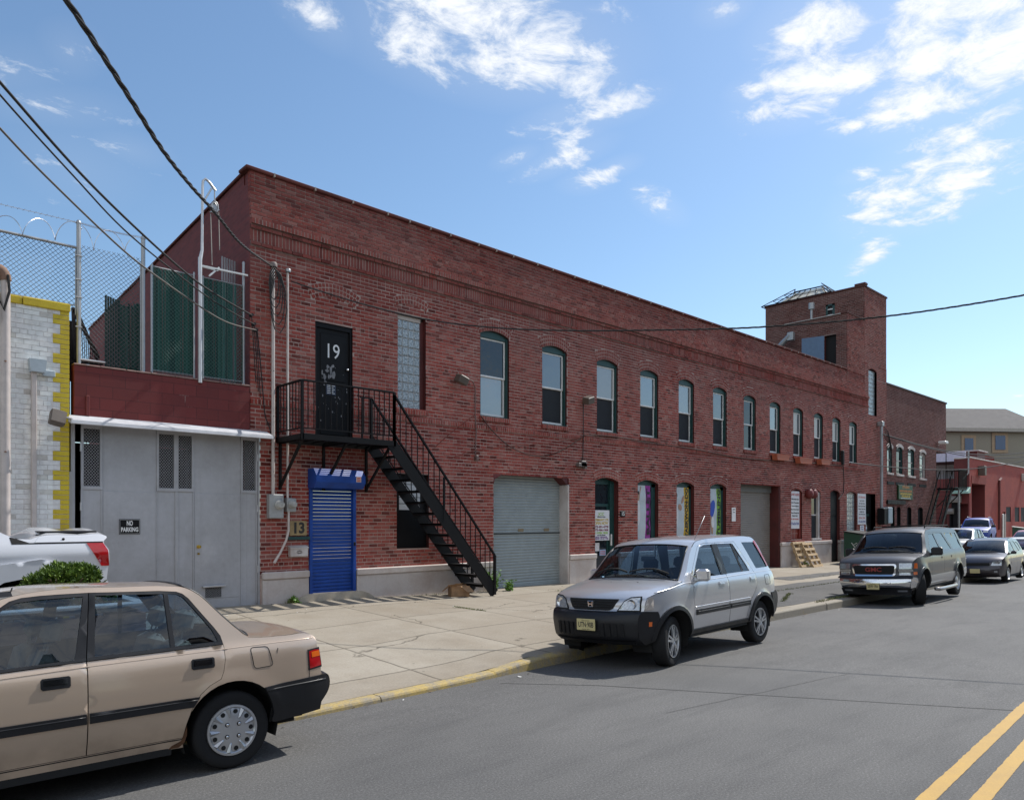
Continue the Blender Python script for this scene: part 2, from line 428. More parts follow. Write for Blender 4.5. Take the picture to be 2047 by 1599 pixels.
sky=wn.new('ShaderNodeTexSky');sky.sky_type='NISHITA';sky.sun_disc=False;sky.sun_elevation=math.asin(sunv.z);sky.sun_rotation=math.atan2(sunv.x,sunv.y);sky.air_density=1.15;sky.dust_density=.5;sky.ozone_density=2.4
def wm(op,a,b=0.,c=0.,clamp=False):
    n=wn.new('ShaderNodeMath');n.operation=op;n.use_clamp=clamp
    for i,v in enumerate((a,b,c)):
        if hasattr(v,'node'): wl.new(v,n.inputs[i])
        else: n.inputs[i].default_value=v
    return n.outputs[0]
def wv(op,a,b,out=0):
    n=wn.new('ShaderNodeVectorMath');n.operation=op
    for i,v in enumerate((a,b)):
        if hasattr(v,'node'): wl.new(v,n.inputs[i])
        elif op=='SCALE' and i==1: n.inputs['Scale'].default_value=v
        else: n.inputs[i].default_value=v
    return n.outputs[out]
tc=wn.new('ShaderNodeTexCoord').outputs['Generated']
sp=wn.new('ShaderNodeSeparateXYZ');wl.new(tc,sp.inputs[0])
iz=wm('DIVIDE',1.,wm('MAXIMUM',sp.outputs[2],.03))
n=wn.new('ShaderNodeVectorMath');n.operation='SCALE';wl.new(tc,n.inputs[0]);wl.new(iz,n.inputs['Scale']);pl=n.outputs[0]   # cloud layer plane, z==1
def cp(px,py):
    r=ray(px,py);return (r[0]/r[2],r[1]/r[2])
CL=[(985,85,235,108,12,1.2),(1150,140,95,70,20,1.1),(1170,225,110,34,-15,.9),(1150,275,55,24,-30,.7),(1125,318,75,22,-22,.75),(1175,362,40,18,-10,.6),(1228,338,38,14,-20,.65),(1320,412,42,20,30,.55),(1035,315,36,14,-18,.55),
 (645,35,70,34,38,.50),(1447,22,38,22,-15,.55),(1645,75,115,66,-12,1.15),(1650,160,165,66,-24,1.2),(1510,185,45,22,-10,.8),(1700,255,40,14,-10,.6),(1960,80,220,130,-8,1.2),(1850,190,140,70,-20,1.05),(1900,275,110,34,-18,.75),(1775,255,60,14,-10,.55),(1850,380,160,64,-24,1.1),(1745,505,50,20,-42,.75),(1960,345,75,24,-22,.8),(1730,350,40,14,-15,.6),
 (140,105,30,24,30,.22),(100,215,80,22,8,.26),(258,300,44,16,15,.26),(160,335,40,24,20,.12),(20,150,40,20,0,.12),(2040,792,18,5,-5,.6),(1190,20,40,12,0,.4)]
mask=None
for px,py,a,b,rot,st in CL:
    c0=cp(px,py);e=1.5
    jx=cp(px+e,py);jy=cp(px,py+e);J=Matrix(((( jx[0]-c0[0])/e,(jy[0]-c0[0])/e),((jx[1]-c0[1])/e,(jy[1]-c0[1])/e)))
    t=R(rot);RM=Matrix(((math.cos(t)*a,-math.sin(t)*b),(math.sin(t)*a,math.cos(t)*b)))
    M=(J@RM).inverted();C=Vector(c0);k=M@C
    q=wn.new('ShaderNodeCombineXYZ')
    for i in(0,1):
        d=wv('DOT_PRODUCT',pl,(M[i][0],M[i][1],-k[i]),1);wl.new(d,q.inputs[i])
    ln=wv('LENGTH',q.outputs[0],(0,0,0),1)
    v=wm('MULTIPLY',wm('SUBTRACT',1.28,ln,0,False),st)
    mask=v if mask is None else wm('MAXIMUM',mask,v)
mask=wm('MAXIMUM',mask,-.6)
# distant broken cloud in the other half of the sky
back=wv('DOT_PRODUCT',tc,(CT,ST,0),1)
mask=wm('MAXIMUM',mask,wm('MULTIPLY_ADD',back,-1.6,-.05))
no=wn.new('ShaderNodeTexNoise');no.inputs['Scale'].default_value=1.15;no.inputs['Detail'].default_value=5;no.inputs['Roughness'].default_value=.5;wl.new(pl,no.inputs[0])
n2=wn.new('ShaderNodeTexNoise');n2.inputs['Scale'].default_value=7.;n2.inputs['Detail'].default_value=10;n2.inputs['Roughness'].default_value=.68;n2.inputs['Distortion'].default_value=.35
mp=wn.new('ShaderNodeMapping');wl.new(pl,mp.inputs[0]);mp.inputs['Rotation'].default_value=(0,0,R(20));mp.inputs['Scale'].default_value=(1,1.15,1);wl.new(mp.outputs[0],n2.inputs[0])
ns=wm('ADD',wm('MULTIPLY',wm('SUBTRACT',no.outputs[0],.5),.7),wm('MULTIPLY',wm('SUBTRACT',n2.outputs[0],.5),3.9))
dens=wm('ADD',wm('MINIMUM',wm('MULTIPLY',mask,1.15),.85),ns)
mr=wn.new('ShaderNodeMapRange');mr.interpolation_type='SMOOTHSTEP';wl.new(dens,mr.inputs[0]);mr.inputs[1].default_value=.02;mr.inputs[2].default_value=1.25;mr.inputs[3].default_value=0;mr.inputs[4].default_value=.96
veil=wm('MULTIPLY',wm('ADD',mask,.35,0,True),.12)
fade=wm('MULTIPLY',wm('MAXIMUM',mr.outputs[0],veil),wm('MULTIPLY',wm('SUBTRACT',sp.outputs[2],.02),12.,0,True))
mxw=wn.new('ShaderNodeMix');mxw.data_type='RGBA';wl.new(fade,mxw.inputs[0]);tint=wn.new('ShaderNodeMix');tint.data_type='RGBA';tint.blend_type='MULTIPLY';tint.inputs[0].default_value=1;tint.inputs[7].default_value=(1.0,1.10,1.14,1);wl.new(sky.outputs[0],tint.inputs[6]);wl.new(tint.outputs[2],mxw.inputs[6]);cc_=wn.new('ShaderNodeMix');cc_.data_type='RGBA';cc_.inputs[6].default_value=(6.3,6.7,7.3,1);cc_.inputs[7].default_value=(8.6,8.7,8.8,1);cr_=wn.new('ShaderNodeMapRange');wl.new(dens,cr_.inputs[0]);cr_.inputs[1].default_value=.3;cr_.inputs[2].default_value=1.7;wl.new(cr_.outputs[0],cc_.inputs[0]);wl.new(cc_.outputs[2],mxw.inputs[7])
wl.new(mxw.outputs[2],bg.inputs[0])
sc.view_settings.view_transform='Standard';sc.view_settings.look='None';sc.view_settings.exposure=.30;sc.view_settings.gamma=1
sc.cycles.max_bounces=8;sc.cycles.transparent_max_bounces=16;sc.cycles.use_denoising=True
sc.cycles.caustics_reflective=False;sc.cycles.caustics_refractive=False
# ================================================================ ground
def asphalt(name,a=.062,b=.085,yb=0.):
    t=NT(name);n1=t.noise(.35,6,.6);n2=t.noise(55,5,.85);n3=t.noise(160,2,.8);n4=t.noise(1.6,6,.7,t.mapv(t.pos(),(.35,1.6,1)))
    base=t.mix(t.rng(n1,.35,.65),(a*1.01,a,a*.985),(b*1.02,b,b*.97));base=t.mix(t.math('MULTIPLY',t.rng(n4,.48,.72),.6),base,(a*.75,a*.74,a*.74))
    c=t.mix(.9,base,t.ramp(n2,[(.28,.35),(.45,.8),(.58,1.2),(.70,2.6)]),'MULTIPLY')
    sp_=t.rng(n3,.74,.8,0,.8);c=t.mix(sp_,c,(.4,.38,.36))
    t.link(c,t.b.inputs['Base Color']);t.set(rough=.82,spec=.35);t.bump(n2,.5,.006);MATS[name]=t.m;return t.m
M_road=asphalt('street_asphalt',.097,.124)
M_patch=asphalt('rough_dark_asphalt',.07,.105)
def concrete():
    t=NT('pavement_concrete');p=t.pos();s=t.new('ShaderNodeSeparateXYZ');t.link(p,s.inputs[0])
    wob=t.math('MULTIPLY',t.math('SUBTRACT',t.noise(3.,4,.6),.5),.05)
    X=t.math('ADD',s.outputs[0],wob);Y=t.math('ADD',t.math('ADD',s.outputs[1],t.math('MULTIPLY',s.outputs[0],-.03)),wob)
    def joint(c,per,off,w):
        q=t.math('FRACT',t.math('DIVIDE',t.math('SUBTRACT',c,off),per));d=t.math('MULTIPLY',t.math('MINIMUM',q,t.math('SUBTRACT',1.,q)),per)
        return t.rng(d,w*.4,w,1,0)
    jx=joint(X,2.02,9.55,.022);jy=joint(Y,1.63,12.45,.022);j=t.math('MAXIMUM',jx,jy)
    cx=t.math('FLOOR',t.math('DIVIDE',t.math('SUBTRACT',X,9.55),2.02));cy=t.math('FLOOR',t.math('DIVIDE',t.math('SUBTRACT',Y,12.45),1.63))
    cc=t.new('ShaderNodeCombineXYZ');t.link(cx,cc.inputs[0]);t.link(cy,cc.inputs[1]);wn_=t.new('ShaderNodeTexWhiteNoise');t.link(cc.outputs[0],wn_.inputs[0])
    n1=t.noise(.8,7,.65);n2=t.noise(40,4,.7);n3=t.noise(2.3,6,.7)
    c=t.mix(wn_.outputs[0],(.285,.25,.20),(.345,.31,.255));c=t.mix(t.math('MULTIPLY',t.rng(n1,.42,.72),.7),c,(.235,.195,.145));c=t.mix(t.math('MULTIPLY',t.rng(n3,.56,.75),.5),c,(.22,.19,.155))
    c=t.mix(.55,c,t.ramp(n2,[(.3,.7),(.6,1.05),(.75,1.25)]),'MULTIPLY')
    v=t.new('ShaderNodeTexVoronoi',feature='DISTANCE_TO_EDGE');v.inputs['Scale'].default_value=.42
    wp=t.new('ShaderNodeVectorMath',operation='ADD');t.link(p,wp.inputs[0]);nn=t.noise(1.8,5,.6,out=1);sc_=t.new('ShaderNodeVectorMath',operation='SCALE');t.link(nn,sc_.inputs[0]);sc_.inputs['Scale'].default_value=.6;t.link(sc_.outputs[0],wp.inputs[1]);t.link(wp.outputs[0],v.inputs['Vector'])
    cr=t.math('MULTIPLY',t.rng(v.outputs[0],.002,.012,1,0),t.rng(t.noise(.5,2),.58,.60))
    vs=t.new('ShaderNodeTexVoronoi');vs.inputs['Scale'].default_value=3.2;t.link(p,vs.inputs['Vector']);c=t.mix(t.math('MULTIPLY',t.rng(vs.outputs[0],.045,.07,1,0),t.rng(t.noise(.7,2),.5,.6,0,.6)),c,(.09,.08,.065))
    jj=t.math('MAXIMUM',j,cr)
    c=t.mix(t.math('MULTIPLY',jj,.68),c,(.065,.055,.04))
    t.link(c,t.b.inputs['Base Color']);t.set(rough=.9,spec=.3)
    h=t.math('SUBTRACT',t.math('MULTIPLY',n2,.25),jj);t.bump(h,.6,.01);return t.m
M_conc=concrete()
def kerbmat():
    t=NT('worn_yellow_kerb_paint');n=t.noise(5,7,.75);s=t.new('ShaderNodeSeparateXYZ');t.link(t.pos(),s.inputs[0])
    wear=t.rng(t.math('ADD',n,t.rng(s.outputs[0],6,16,0,.22)),.43,.62);c=t.mix(wear,(.46,.34,.12),(.28,.25,.20));c=t.mix(.6,c,t.ramp(t.noise(45,3),[(.3,.6),(.7,1.1)]),'MULTIPLY')
    t.link(c,t.b.inputs['Base Color']);t.set(rough=.85);t.bump(n,.4,.01);return t.m
M_kerb=kerbmat()
def linemat():
    t=NT('yellow_road_paint');n=t.noise(3,6,.7);m=t.noise(70,3,.7)
    c=t.mix(t.rng(n,.4,.7),(.47,.29,.07),(.40,.25,.075));c=t.mix(t.rng(m,.66,.7,0,.75),c,(.1,.1,.1));c=t.mix(.4,c,t.ramp(m,[(.3,.75),(.6,1.05)]),'MULTIPLY')
    t.link(c,t.b.inputs['Base Color']);t.set(rough=.75);return t.m
M_line=linemat()
M_earth=plain('earth',(.07,.068,.06),.95,vary=.3,scale=.3)
g=MB();g.face([(-900,-900,-.6),(900,-900,-.6),(900,900,-.6),(-900,900,-.6)]);struct('ground',g,M_earth)
g=MB();xs=[-60,-20,-5]+[0+3*i for i in range(0,20)]+[70,90,130,200,400]
g.grid([[(x,y,road_z(x,y)) for y in (-30,-8,-4,0,2,4,5.6,5.61,6.6,7.6,max(7.62,kerb_y(x)+.05))] for x in xs]);struct('road',g,M_road)
# pavement sheet and kerb stones
g=MB();xs=[-60,-20,-8,-4]+[0+.5*i for i in range(0,140)]+[75,90,130,200,400]
g.grid([[(x,kerb_y(x)+.16+(14.6-kerb_y(x)-.16)*j/10,walk_z(x,kerb_y(x)+.16+(14.6-kerb_y(x)-.16)*j/10)) for j in range(11)]+[(x,46,base_z(x))] for x in xs])
struct('pavement',g,M_conc)
g=MB();rng=random.Random(4);x=-8
while x<64:
    L=rng.uniform(1.6,2.6);a,b=x,x+L-.012;x+=L
    for (p,q) in [(a,b)]:
        n=4;w=.16;rows=[]
        jo=rng.uniform(-.008,.008)
        for i in range(n+1):
            X=p+(q-p)*i/n;k=kerb_y(X)+jo;zt=kerb_top(X)+.004;zb=road_z(X,k)-.05
            rows.append([(X,k-.01,zb),(X,k,zt-.03),(X,k+.012,zt-.01),(X,k+.035,zt),(X,k+w,zt+.001),(X,k+w,zb)])
        g.grid(rows)
        for rr in(rows[0],rows[-1]): g.face(rr)
struct('kerb',g,M_kerb)
def strip(name,pts,w,mat,z=.004,kind='structure',ragged=0,seed=1,fz=None):
    fz=road_z
    g=MB();rows=[];rng=random.Random(seed)
    for i,p in enumerate(pts):
        a=Vector(pts[max(0,i-1)]);b=Vector(pts[min(len(pts)-1,i+1)]);d=(b-a).normalized();n=Vector((-d.y,d.x))
        j=rng.uniform(-ragged,ragged);k=rng.uniform(-ragged,ragged)*.4
        l=Vector(p)+n*(w/2+j);r=Vector(p)-n*(w/2+k)
        rows.append([(l.x,l.y,fz(l.x,l.y)+z),(r.x,r.y,fz(r.x,r.y)+z)])
    g.grid(rows);o=obj(name,g,mat);o['kind']=kind;return o
def lin(a,b,n): return [(a[0]+(b[0]-a[0])*i/n,a[1]+(b[1]-a[1])*i/n) for i in range(n+1)]
L1=[(-14,.90)]+lin((4,1.675),(60,4.2),1100);L2=[(-14,.62)]+lin((4,1.40),(60,3.93),1100)
strip('road_marking',L1,.105,M_line,.004,ragged=.0045,seed=2);strip('road_marking',L2,.11,M_line,.004,ragged=.004,seed=3)
M_seam=plain('road_seam_tar',(.03,.03,.03),.8,vary=0)
rg=random.Random(8)
def wig(a,b,n,s):
    return [(x,y+rg.uniform(-s,s)) for x,y in lin(a,b,n)]
def GG(px,py):
    r=ray(px,py);k=-H/r[2];return (r[0]*k,r[1]*k)
strip('road_crack',wig(GG(1000,1358),GG(2047,1421),80,.006),.014,M_seam,.003)
strip('road_crack',wig(GG(1330,1425),GG(1700,1345),40,.01),.006,M_seam,.003)
# asphalt infill beyond the grey car and by the pallets
def sheet(name,poly,mat,z=.006):
    g=MB();cx=sum(p[0] for p in poly)/len(poly);cy=sum(p[1] for p in poly)/len(poly)
    n=len(poly);rows=[]
    for f in (0,.25,.5,.75,1.):
        rows.append([ (cx+(poly[i%n][0]-cx)*f,cy+(poly[i%n][1]-cy)*f,walk_z(cx+(poly[i%n][0]-cx)*f,cy+(poly[i%n][1]-cy)*f)+z) for i in range(n+1)])
    g.grid(rows);struct(name,g,mat)
def ragpoly(pts,s,m,seed):
    r=random.Random(seed);o=[]
    for i,p in enumerate(pts):
        q=pts[(i+1)%len(pts)]
        for k in range(m): t=k/m;o.append((p[0]+(q[0]-p[0])*t+r.uniform(-s,s),p[1]+(q[1]-p[1])*t+r.uniform(-s,s)))
    return o
sheet('asphalt_patch',ragpoly([(15.0,7.72),(30,8.35),(30,10.6),(19.8,10.3),(16.2,9.1)],.06,14,1),M_patch)
sheet('asphalt_patch',ragpoly([(30.2,11.0),(48,11.2),(48,13.7),(31.5,13.6)],.06,14,2),M_patch)
sheet('asphalt_patch',ragpoly([(22.5,10.9),(28.5,11.2),(28.8,11.8),(22.5,11.7)],.05,14,3),M_patch)
# weeds and grass tufts in the joints: stuff
M_grass=plain('grass_blades',(.13,.15,.045),.7,vary=.35,scale=5)
def tufts(name,spots,seed):
    g=MB();r=random.Random(seed)
    for (x0,y0,x1,y1,n,h) in spots:
        for i in range(n):
            t=r.random();x=x0+(x1-x0)*t+r.gauss(0,.03);y=y0+(y1-y0)*t+r.gauss(0,.03);z=walk_z(x,y) if y>kerb_y(x) else road_z(x,y)
            hh=h*r.uniform(.3,1.1);a=r.uniform(0,6.28);w=.006+hh*.03;l=r.uniform(.1,.7)*hh
            d=Vector((math.cos(a),math.sin(a),0));s=Vector((-d.y,d.x,0))*w;b=Vector((x,y,z-.005))
            m=b+d*l*.4+Vector((0,0,hh*.6));e=b+d*l+Vector((0,0,hh))
            g.face([b-s,b+s,m+s*.7,m-s*.7]);g.face([m-s*.7,m+s*.7,e])
    o=obj(name,g,M_grass);o['kind']='stuff';return o
tufts('grass',[(9.55,10.9,9.45,11.7,260,.035),(13.6,12.2,13.8,12.9,90,.04),(16.5,8.2,18.5,9.0,500,.05),(18.8,9.5,29,10.1,600,.05),(17,7.65,19.6,7.85,260,.07),(19.6,7.75,23,7.9,100,.05),(6.9,13.85,7.0,13.9,40,.12),(9.9,13.85,12.2,13.9,60,.05),(29.0,13.6,29.4,13.8,120,.16),(22.5,11.2,30,11.1,240,.04),(34,12.6,36,12.7,80,.1)],3)

g=MB();r_=random.Random(77)
for i in range(170):
    x=r_.uniform(3,26);y=kerb_y(x)+r_.choice((r_.uniform(.1,6.5),r_.uniform(-.25,.0),r_.uniform(5.5,6.6)));z=(walk_z(x,y) if y>kerb_y(x) else road_z(x,y))+.006;s=r_.uniform(.008,.03);a=r_.uniform(0,6.28)
    n=r_.randint(3,5);q=[(x+s*math.cos(a+6.28*k/n)*r_.uniform(.5,1.2),y+s*math.sin(a+6.28*k/n)*r_.uniform(.5,1.2),z+r_.uniform(0,.012)) for k in range(n)];g.face(q,r_.choice((0,0,1,2)))
o=obj('debris',g,[plain('dry_leaf',(.16,.10,.05),.9),plain('paper_scrap',(.6,.6,.58),.8),plain('dark_grit',(.05,.045,.04),.9)]);o['kind']='stuff'
# ================================================================ long brick building
YF=14.
def ff(u,d,z): return (u,YF-d,z)
B=empty('brick_building',(6.17,YF,.2));tag(B,'long two-storey red painted brick building with green-framed windows and a roof tower','building')
def bp(name,mb,mats,root=None,**k): return wpart(name,mb,mats,root or B,**k)
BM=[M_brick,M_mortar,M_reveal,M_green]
WU=[(12.13,13.12,6.76,4.55),(14.36,15.35,6.74,4.54),(16.66,17.64,6.70,4.53),(18.76,19.72,6.68,4.53),(20.87,21.79,6.66,4.53),(23.00,23.92,6.65,4.54),(25.12,26.02,6.61,4.54),(27.12,27.99,6.58,4.54),(29.10,29.97,6.55,4.54),(31.02,31.88,6.52,4.54),(32.85,33.70,6.50,4.52),(34.68,35.54,6.48,4.53)]
RISE=.115
holes=[];arches=[]
for l,r,t,b in WU: holes.append((l,r,b,t,.16));arches.append(((l+r)/2,(r-l)/2,t-RISE,RISE,.3))
GF=[('door',16.58,17.67,3.19,.08),('banner',18.63,19.72,3.19,1.28),('banner',20.75,21.79,3.20,1.28),('banner',22.82,23.87,3.21,1.28),('sign',28.91,29.87,3.19,1.12),('wwin',30.75,31.63,3.21,1.10),('black',32.64,33.62,3.24,.05),('block',34.40,35.50,3.23,1.1)]
for k,l,r,t,b in GF: holes.append((l,r,b,t,.3 if k in('door','banner') else .22));arches.append(((l+r)/2,(r-l)/2,t-RISE,RISE,.27))
D19=(7.57,8.46,3.6,6.1,.12);GBK=(9.64,10.43,4.5,6.66,.14)
RECT=[D19,GBK,(7.42,8.52,.0,2.9,.15),(9.61,10.52,1.28,3.0,.14),(12.58,15.43,.0,3.12,.9),(24.89,27.98,-.1,3.29,1.0),(36.58,37.78,.0,3.2,.3)]
holes+=RECT;holes.append((6.1,6.37,-.2,3.58,.0))
twin=(36.93,37.95,6.98,9.27,.15);holes.append(twin);arches.append(((twin[0]+twin[1])/2,(twin[1]-twin[0])/2,twin[3]-RISE,RISE,.27))
# blind relieving arches over door 19 and the glass-block window
blind=[(8.02,.50,6.55,.13,.28,1),(10.03,.42,6.83,.10,.2,1)]
arches+=blind
PL=[(6.40,7.40,.9),(8.54,12.58,.88),(15.43,16.58,.95),(17.67,24.89,.95),(27.98,32.64,1.02),(33.62,36.58,1.02),(37.78,39.25,1.02)]
XR=39.25
def off(z):
    if 7.34<z<7.42: return .05
    if z<7.74: return 0.
    if z<8.42: return .065-.085*(z-7.84)/.58
    return -.02
def skp(z): return 7.42<z<7.66 or 7.74<z<7.85
g=MB()
brickwork(g,6.17,36.85,.78,7.33,ff,holes,arches,rng=random.Random(11));brickwork(g,36.85,XR,.78,8.80,ff,holes,arches,rng=random.Random(14))
brickwork(g,6.17,36.85,7.345,7.425,ff,off=lambda z:.05,header=99);brickwork(g,6.17,36.85,7.665,7.745,ff,off=lambda z:.045,header=99);brickwork(g,6.17,36.45,7.86,8.80,ff,off=off,rng=random.Random(15),back=.09);brickwork(g,36.45,36.85,7.35,8.80,ff,holes,arches,rng=random.Random(16))
row_upright(g,6.17,36.85,7.43,7.655,ff,.006);row_upright(g,6.17,36.85,7.75,7.845,ff,.085)
for (x0,x1) in((6.17,7.57),(8.46,12.58),(12.5,36.5)): row_upright(g,x0,x1,4.22,4.315,ff,.022,holes=holes)
for l,r,t,b in WU: row_upright(g,l-.03,r+.03,b-.105,b-.002,ff,.045)
row_upright(g,9.6,10.47,4.38,4.49,ff,.03)
hb=[h for h in holes]
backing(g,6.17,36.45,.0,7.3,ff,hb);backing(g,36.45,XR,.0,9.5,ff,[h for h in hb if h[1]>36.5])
g.face([ff(6.17,-.008,7.3),ff(36.45,-.008,7.3),ff(36.45,-.008,7.66),ff(6.17,-.008,7.66)],1)
g.face([ff(6.17,.02,7.66),ff(36.45,.02,7.66),ff(36.45,.035,7.86),ff(6.17,.035,7.86)],1)
g.face([ff(6.17,.048,7.86),ff(36.45,.048,7.86),ff(36.45,-.032,8.42),ff(6.17,-.032,8.42)],1)
g.face([ff(6.17,-.032,8.42),ff(36.45,-.032,8.42),ff(36.45,-.032,8.82),ff(6.17,-.032,8.82)],1)
for a in arches:
    rows={.3:3,.27:3,.28:3,.2:2}[a[4]];arch_ring(g,a[0],a[1],a[2],a[3],rows,ff,th=a[4]/rows,depth=.02 if a in blind else (.3 if a[2]<4 else .16))
# tower front brick above the parapet line
brickwork(g,34.45,36.45,8.80,11.44,ff,[],[],rng=random.Random(12));brickwork(g,36.45,39.2,8.80,13.05,ff,[twin],[arches[len(WU)+len(GF)]],rng=random.Random(13))
g.face([ff(34.45,-.012,8.8),ff(36.45,-.012,8.8),ff(36.45,-.012,11.44),ff(34.45,-.012,11.44)],1)
backing(g,36.45,39.2,9.4,13.05,ff,[],)
bp('wall',g,BM)
# side walls, roof
def fside(u,d,z): # left end wall, runs back
    t=u/11.4;return (6.17+.73*t-d,YF+u,z)
g=MB();g.face([fside(0,0,3.6),fside(16,0,3.6),fside(16,0,8.82),fside(0,0,8.82)][::-1],0);g.face([fside(.3,0,0),fside(16,0,0),fside(16,0,3.6),fside(.3,0,3.6)][::-1],0)
g.face([(6.17,YF+.02,8.6),(34.45,YF+.3,8.6),(39,30,8.6),(7.2,30,8.6)],1)
g.face([(6.17,YF+.3,8.6),(34.45,YF+.3,8.6),(34.45,YF+.3,8.82),(6.17,YF+.3,8.82)],0)
g.face([(39.24,14,0),(39.24,30,0),(39.24,30,8.8),(39.24,14,8.8)],0)
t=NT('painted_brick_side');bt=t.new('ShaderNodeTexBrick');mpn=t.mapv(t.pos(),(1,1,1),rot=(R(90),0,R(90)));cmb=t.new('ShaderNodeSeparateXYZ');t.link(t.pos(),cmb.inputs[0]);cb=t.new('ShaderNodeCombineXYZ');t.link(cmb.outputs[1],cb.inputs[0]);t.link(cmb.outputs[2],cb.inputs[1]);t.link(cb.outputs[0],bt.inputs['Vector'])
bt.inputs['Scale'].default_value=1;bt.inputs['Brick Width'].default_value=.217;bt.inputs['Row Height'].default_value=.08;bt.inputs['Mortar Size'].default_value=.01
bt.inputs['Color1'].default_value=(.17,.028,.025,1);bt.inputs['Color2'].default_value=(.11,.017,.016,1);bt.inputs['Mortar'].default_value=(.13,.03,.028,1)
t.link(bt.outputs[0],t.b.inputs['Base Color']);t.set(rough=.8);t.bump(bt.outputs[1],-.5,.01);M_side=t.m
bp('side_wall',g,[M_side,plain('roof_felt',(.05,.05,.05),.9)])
# copings with pale joints
g=MB();rng=random.Random(21);x=6.07
while x<34.4:
    L=rng.choice((.6,.6,.61,.9));b=min(x+L-.025,34.43)
    j=rng.uniform(-.006,.006)
    g.bbox(x,b,YF-.035+j,YF+.33,8.802,8.875+j*.7,.015,0);
    if b<34.3: g.box(b-.004,b+.029,YF-.04,YF+.3,8.802,8.872,1)
    x+=L
g.bbox(-.05,.25,.3,16,8.82,8.88,.01,M=Matrix.Translation((6.17,YF,0))@Matrix.Rotation(-math.atan(.73/11.4),4,'Z'))
bp('coping',g,[M_terra,plain('coping_joint',(.34,.28,.25),.9)])
# plinth
for a,b,h in PL:
    g=MB();zb=min(base_z(a),base_z(b))-.1
    g.bbox(a,b,YF-.05,YF+.1,zb,h-.15,.012);g.bbox(a-.005,b+.005,YF-.085,YF+.1,h-.149,h,.02)
    bp('plinth',g,M_cream)
# ------------------------------------------------ upper windows
def arch_poly(l,r,t,b,inset=0.,rise=RISE,n=8):
    hw=(r-l)/2;Ra=(hw*hw+rise*rise)/(2*rise);zc=t-Ra;cx=(l+r)/2;hw-=inset;am=math.asin(min(.999,hw/Ra))
    top=[(cx+(Ra-inset)*math.sin(-am+2*am*i/n),zc+(Ra-inset)*math.cos(-am+2*am*i/n)) for i in range(n+1)]
    top[0]=(l+inset,top[0][1]);top[-1]=(r-inset,top[-1][1])
    return [(l+inset,b+inset)]+top+[(r-inset,b+inset)]
def fxz(Y): return lambda u,v,t: (u,Y-t,v)
PV=[glassy('window_pane_%s'%n_,None,c_,False,io_) for n_,c_,io_ in(('hazy',(.17,.19,.20),2.6),('clear',(.06,.07,.08),2.4),('dusty',(.24,.25,.25),2.2),('deep',(.10,.12,.13),2.8))]
def window(i,l,r,t,b,upper,lower):
    g=MB();Y=YF+.14
    # dark green case: jambs, arched head board, sill
    g.box(l,l+.05,YF+.05,YF+.2,b,t-RISE,0);g.box(r-.05,r,YF+.05,YF+.2,b,t-RISE,0)
    poly=arch_poly(l,r,t,b);hd=[p for p in poly if p[1]>t-RISE-.02];poly=[(l,t-RISE-.07)]+hd+[(r,t-RISE-.07)]
    g.prism(poly,fxz(YF+.12),0,.05,0);g.box(l,r,YF+.03,YF+.2,b,b+.035,0)
    w=bp('window',g,M_green)
    zt=t-RISE-.07;zb=b+.035;zm=(zt+zb)/2+.02;L=l+.045;Rr=r-.09 if False else r-.045
    s=MB();f=.045
    for z0,z1,yo in((zm-.02,zt,0.),(zb,zm+.02,.03)):
        s.bbox(L,L+f,Y+yo-.03,Y+yo+.01,z0,z1,.006);s.bbox(Rr-f,Rr,Y+yo-.03,Y+yo+.01,z0,z1,.006)
        s.bbox(L+f,Rr-f,Y+yo-.029,Y+yo+.009,z1-f,z1,.006);s.bbox(L+f,Rr-f,Y+yo-.029,Y+yo+.009,z0,z0+(f if yo==0 else .07),.006)
    bp('sash',s,M_whitem,w)
    for z0,z1,yo,m in((zm+.02,zt-f,0.,upper),(zb+.065,zm-.02,.03,lower)):
        p=MB();tl=random.uniform(-.004,.004)
        p.face([(L+f,Y+yo-.012,z0),(Rr-f,Y+yo-.012+tl,z0),(Rr-f,Y+yo-.012+tl,z1),(L+f,Y+yo-.012,z1)]);bp('pane',p,(PV[i%4] if m is M_pane else m),w)
    if i>=7 or i in(3,):
        p=MB();x1_=L+f+(Rr-L-2*f)*(.72 if i>=7 else .45);p.face([(L+f,Y-.0125,zm+.03),(x1_,Y-.0125,zm+.03),(x1_,Y-.0125,zt-f),(L+f,Y-.0125,zt-f)]);bp('window_blind',p,plain('blind_cream',(.50,.50,.48),.35,vary=.06),w)
    return w
for i,(l,r,t,b) in enumerate(WU):
    up,lo_=(M_paned,M_pane) if i in(0,) else ((M_paned,M_paned) if i==6 else (M_pane,M_screen))
    window(i,l,r,t,b,up,lo_)
# glass block windows
M_gb=NT('glass_block');_t=M_gb;wv_=_t.noise(22,2,.5);_t.link(_t.mix(_t.rng(wv_,.35,.65),(.16,.20,.22),(.42,.47,.50)),_t.b.inputs['Base Color']);_t.set(rough=.12,spec=.8,coat=.5);_t.bump(wv_,.8,.03);M_gb=M_gb.m
def blocks(name,l,r,b,t,nx,nz,Y,parent,top=None):
    g=MB();g.box(l,r,Y+.012,Y+.06,b,t,0);bp(name,g,plain('block_joint',(.38,.37,.36),.8),parent);
    h=MB();w=(r-l)/nx;hh=(t-b)/nz
    for i in range(nx):
        for k in range(nz):
            j=random.uniform(-.002,.002)
            h.bbox(l+i*w+.006,l+(i+1)*w-.006,Y+j,Y+.03,b+k*hh+.006,b+(k+1)*hh-.006,.012)
    return bp('glass_block_panel',h,M_gb,parent)
blocks('block_frame',9.66,10.32,4.5,6.56,4,10,YF+.09,B)
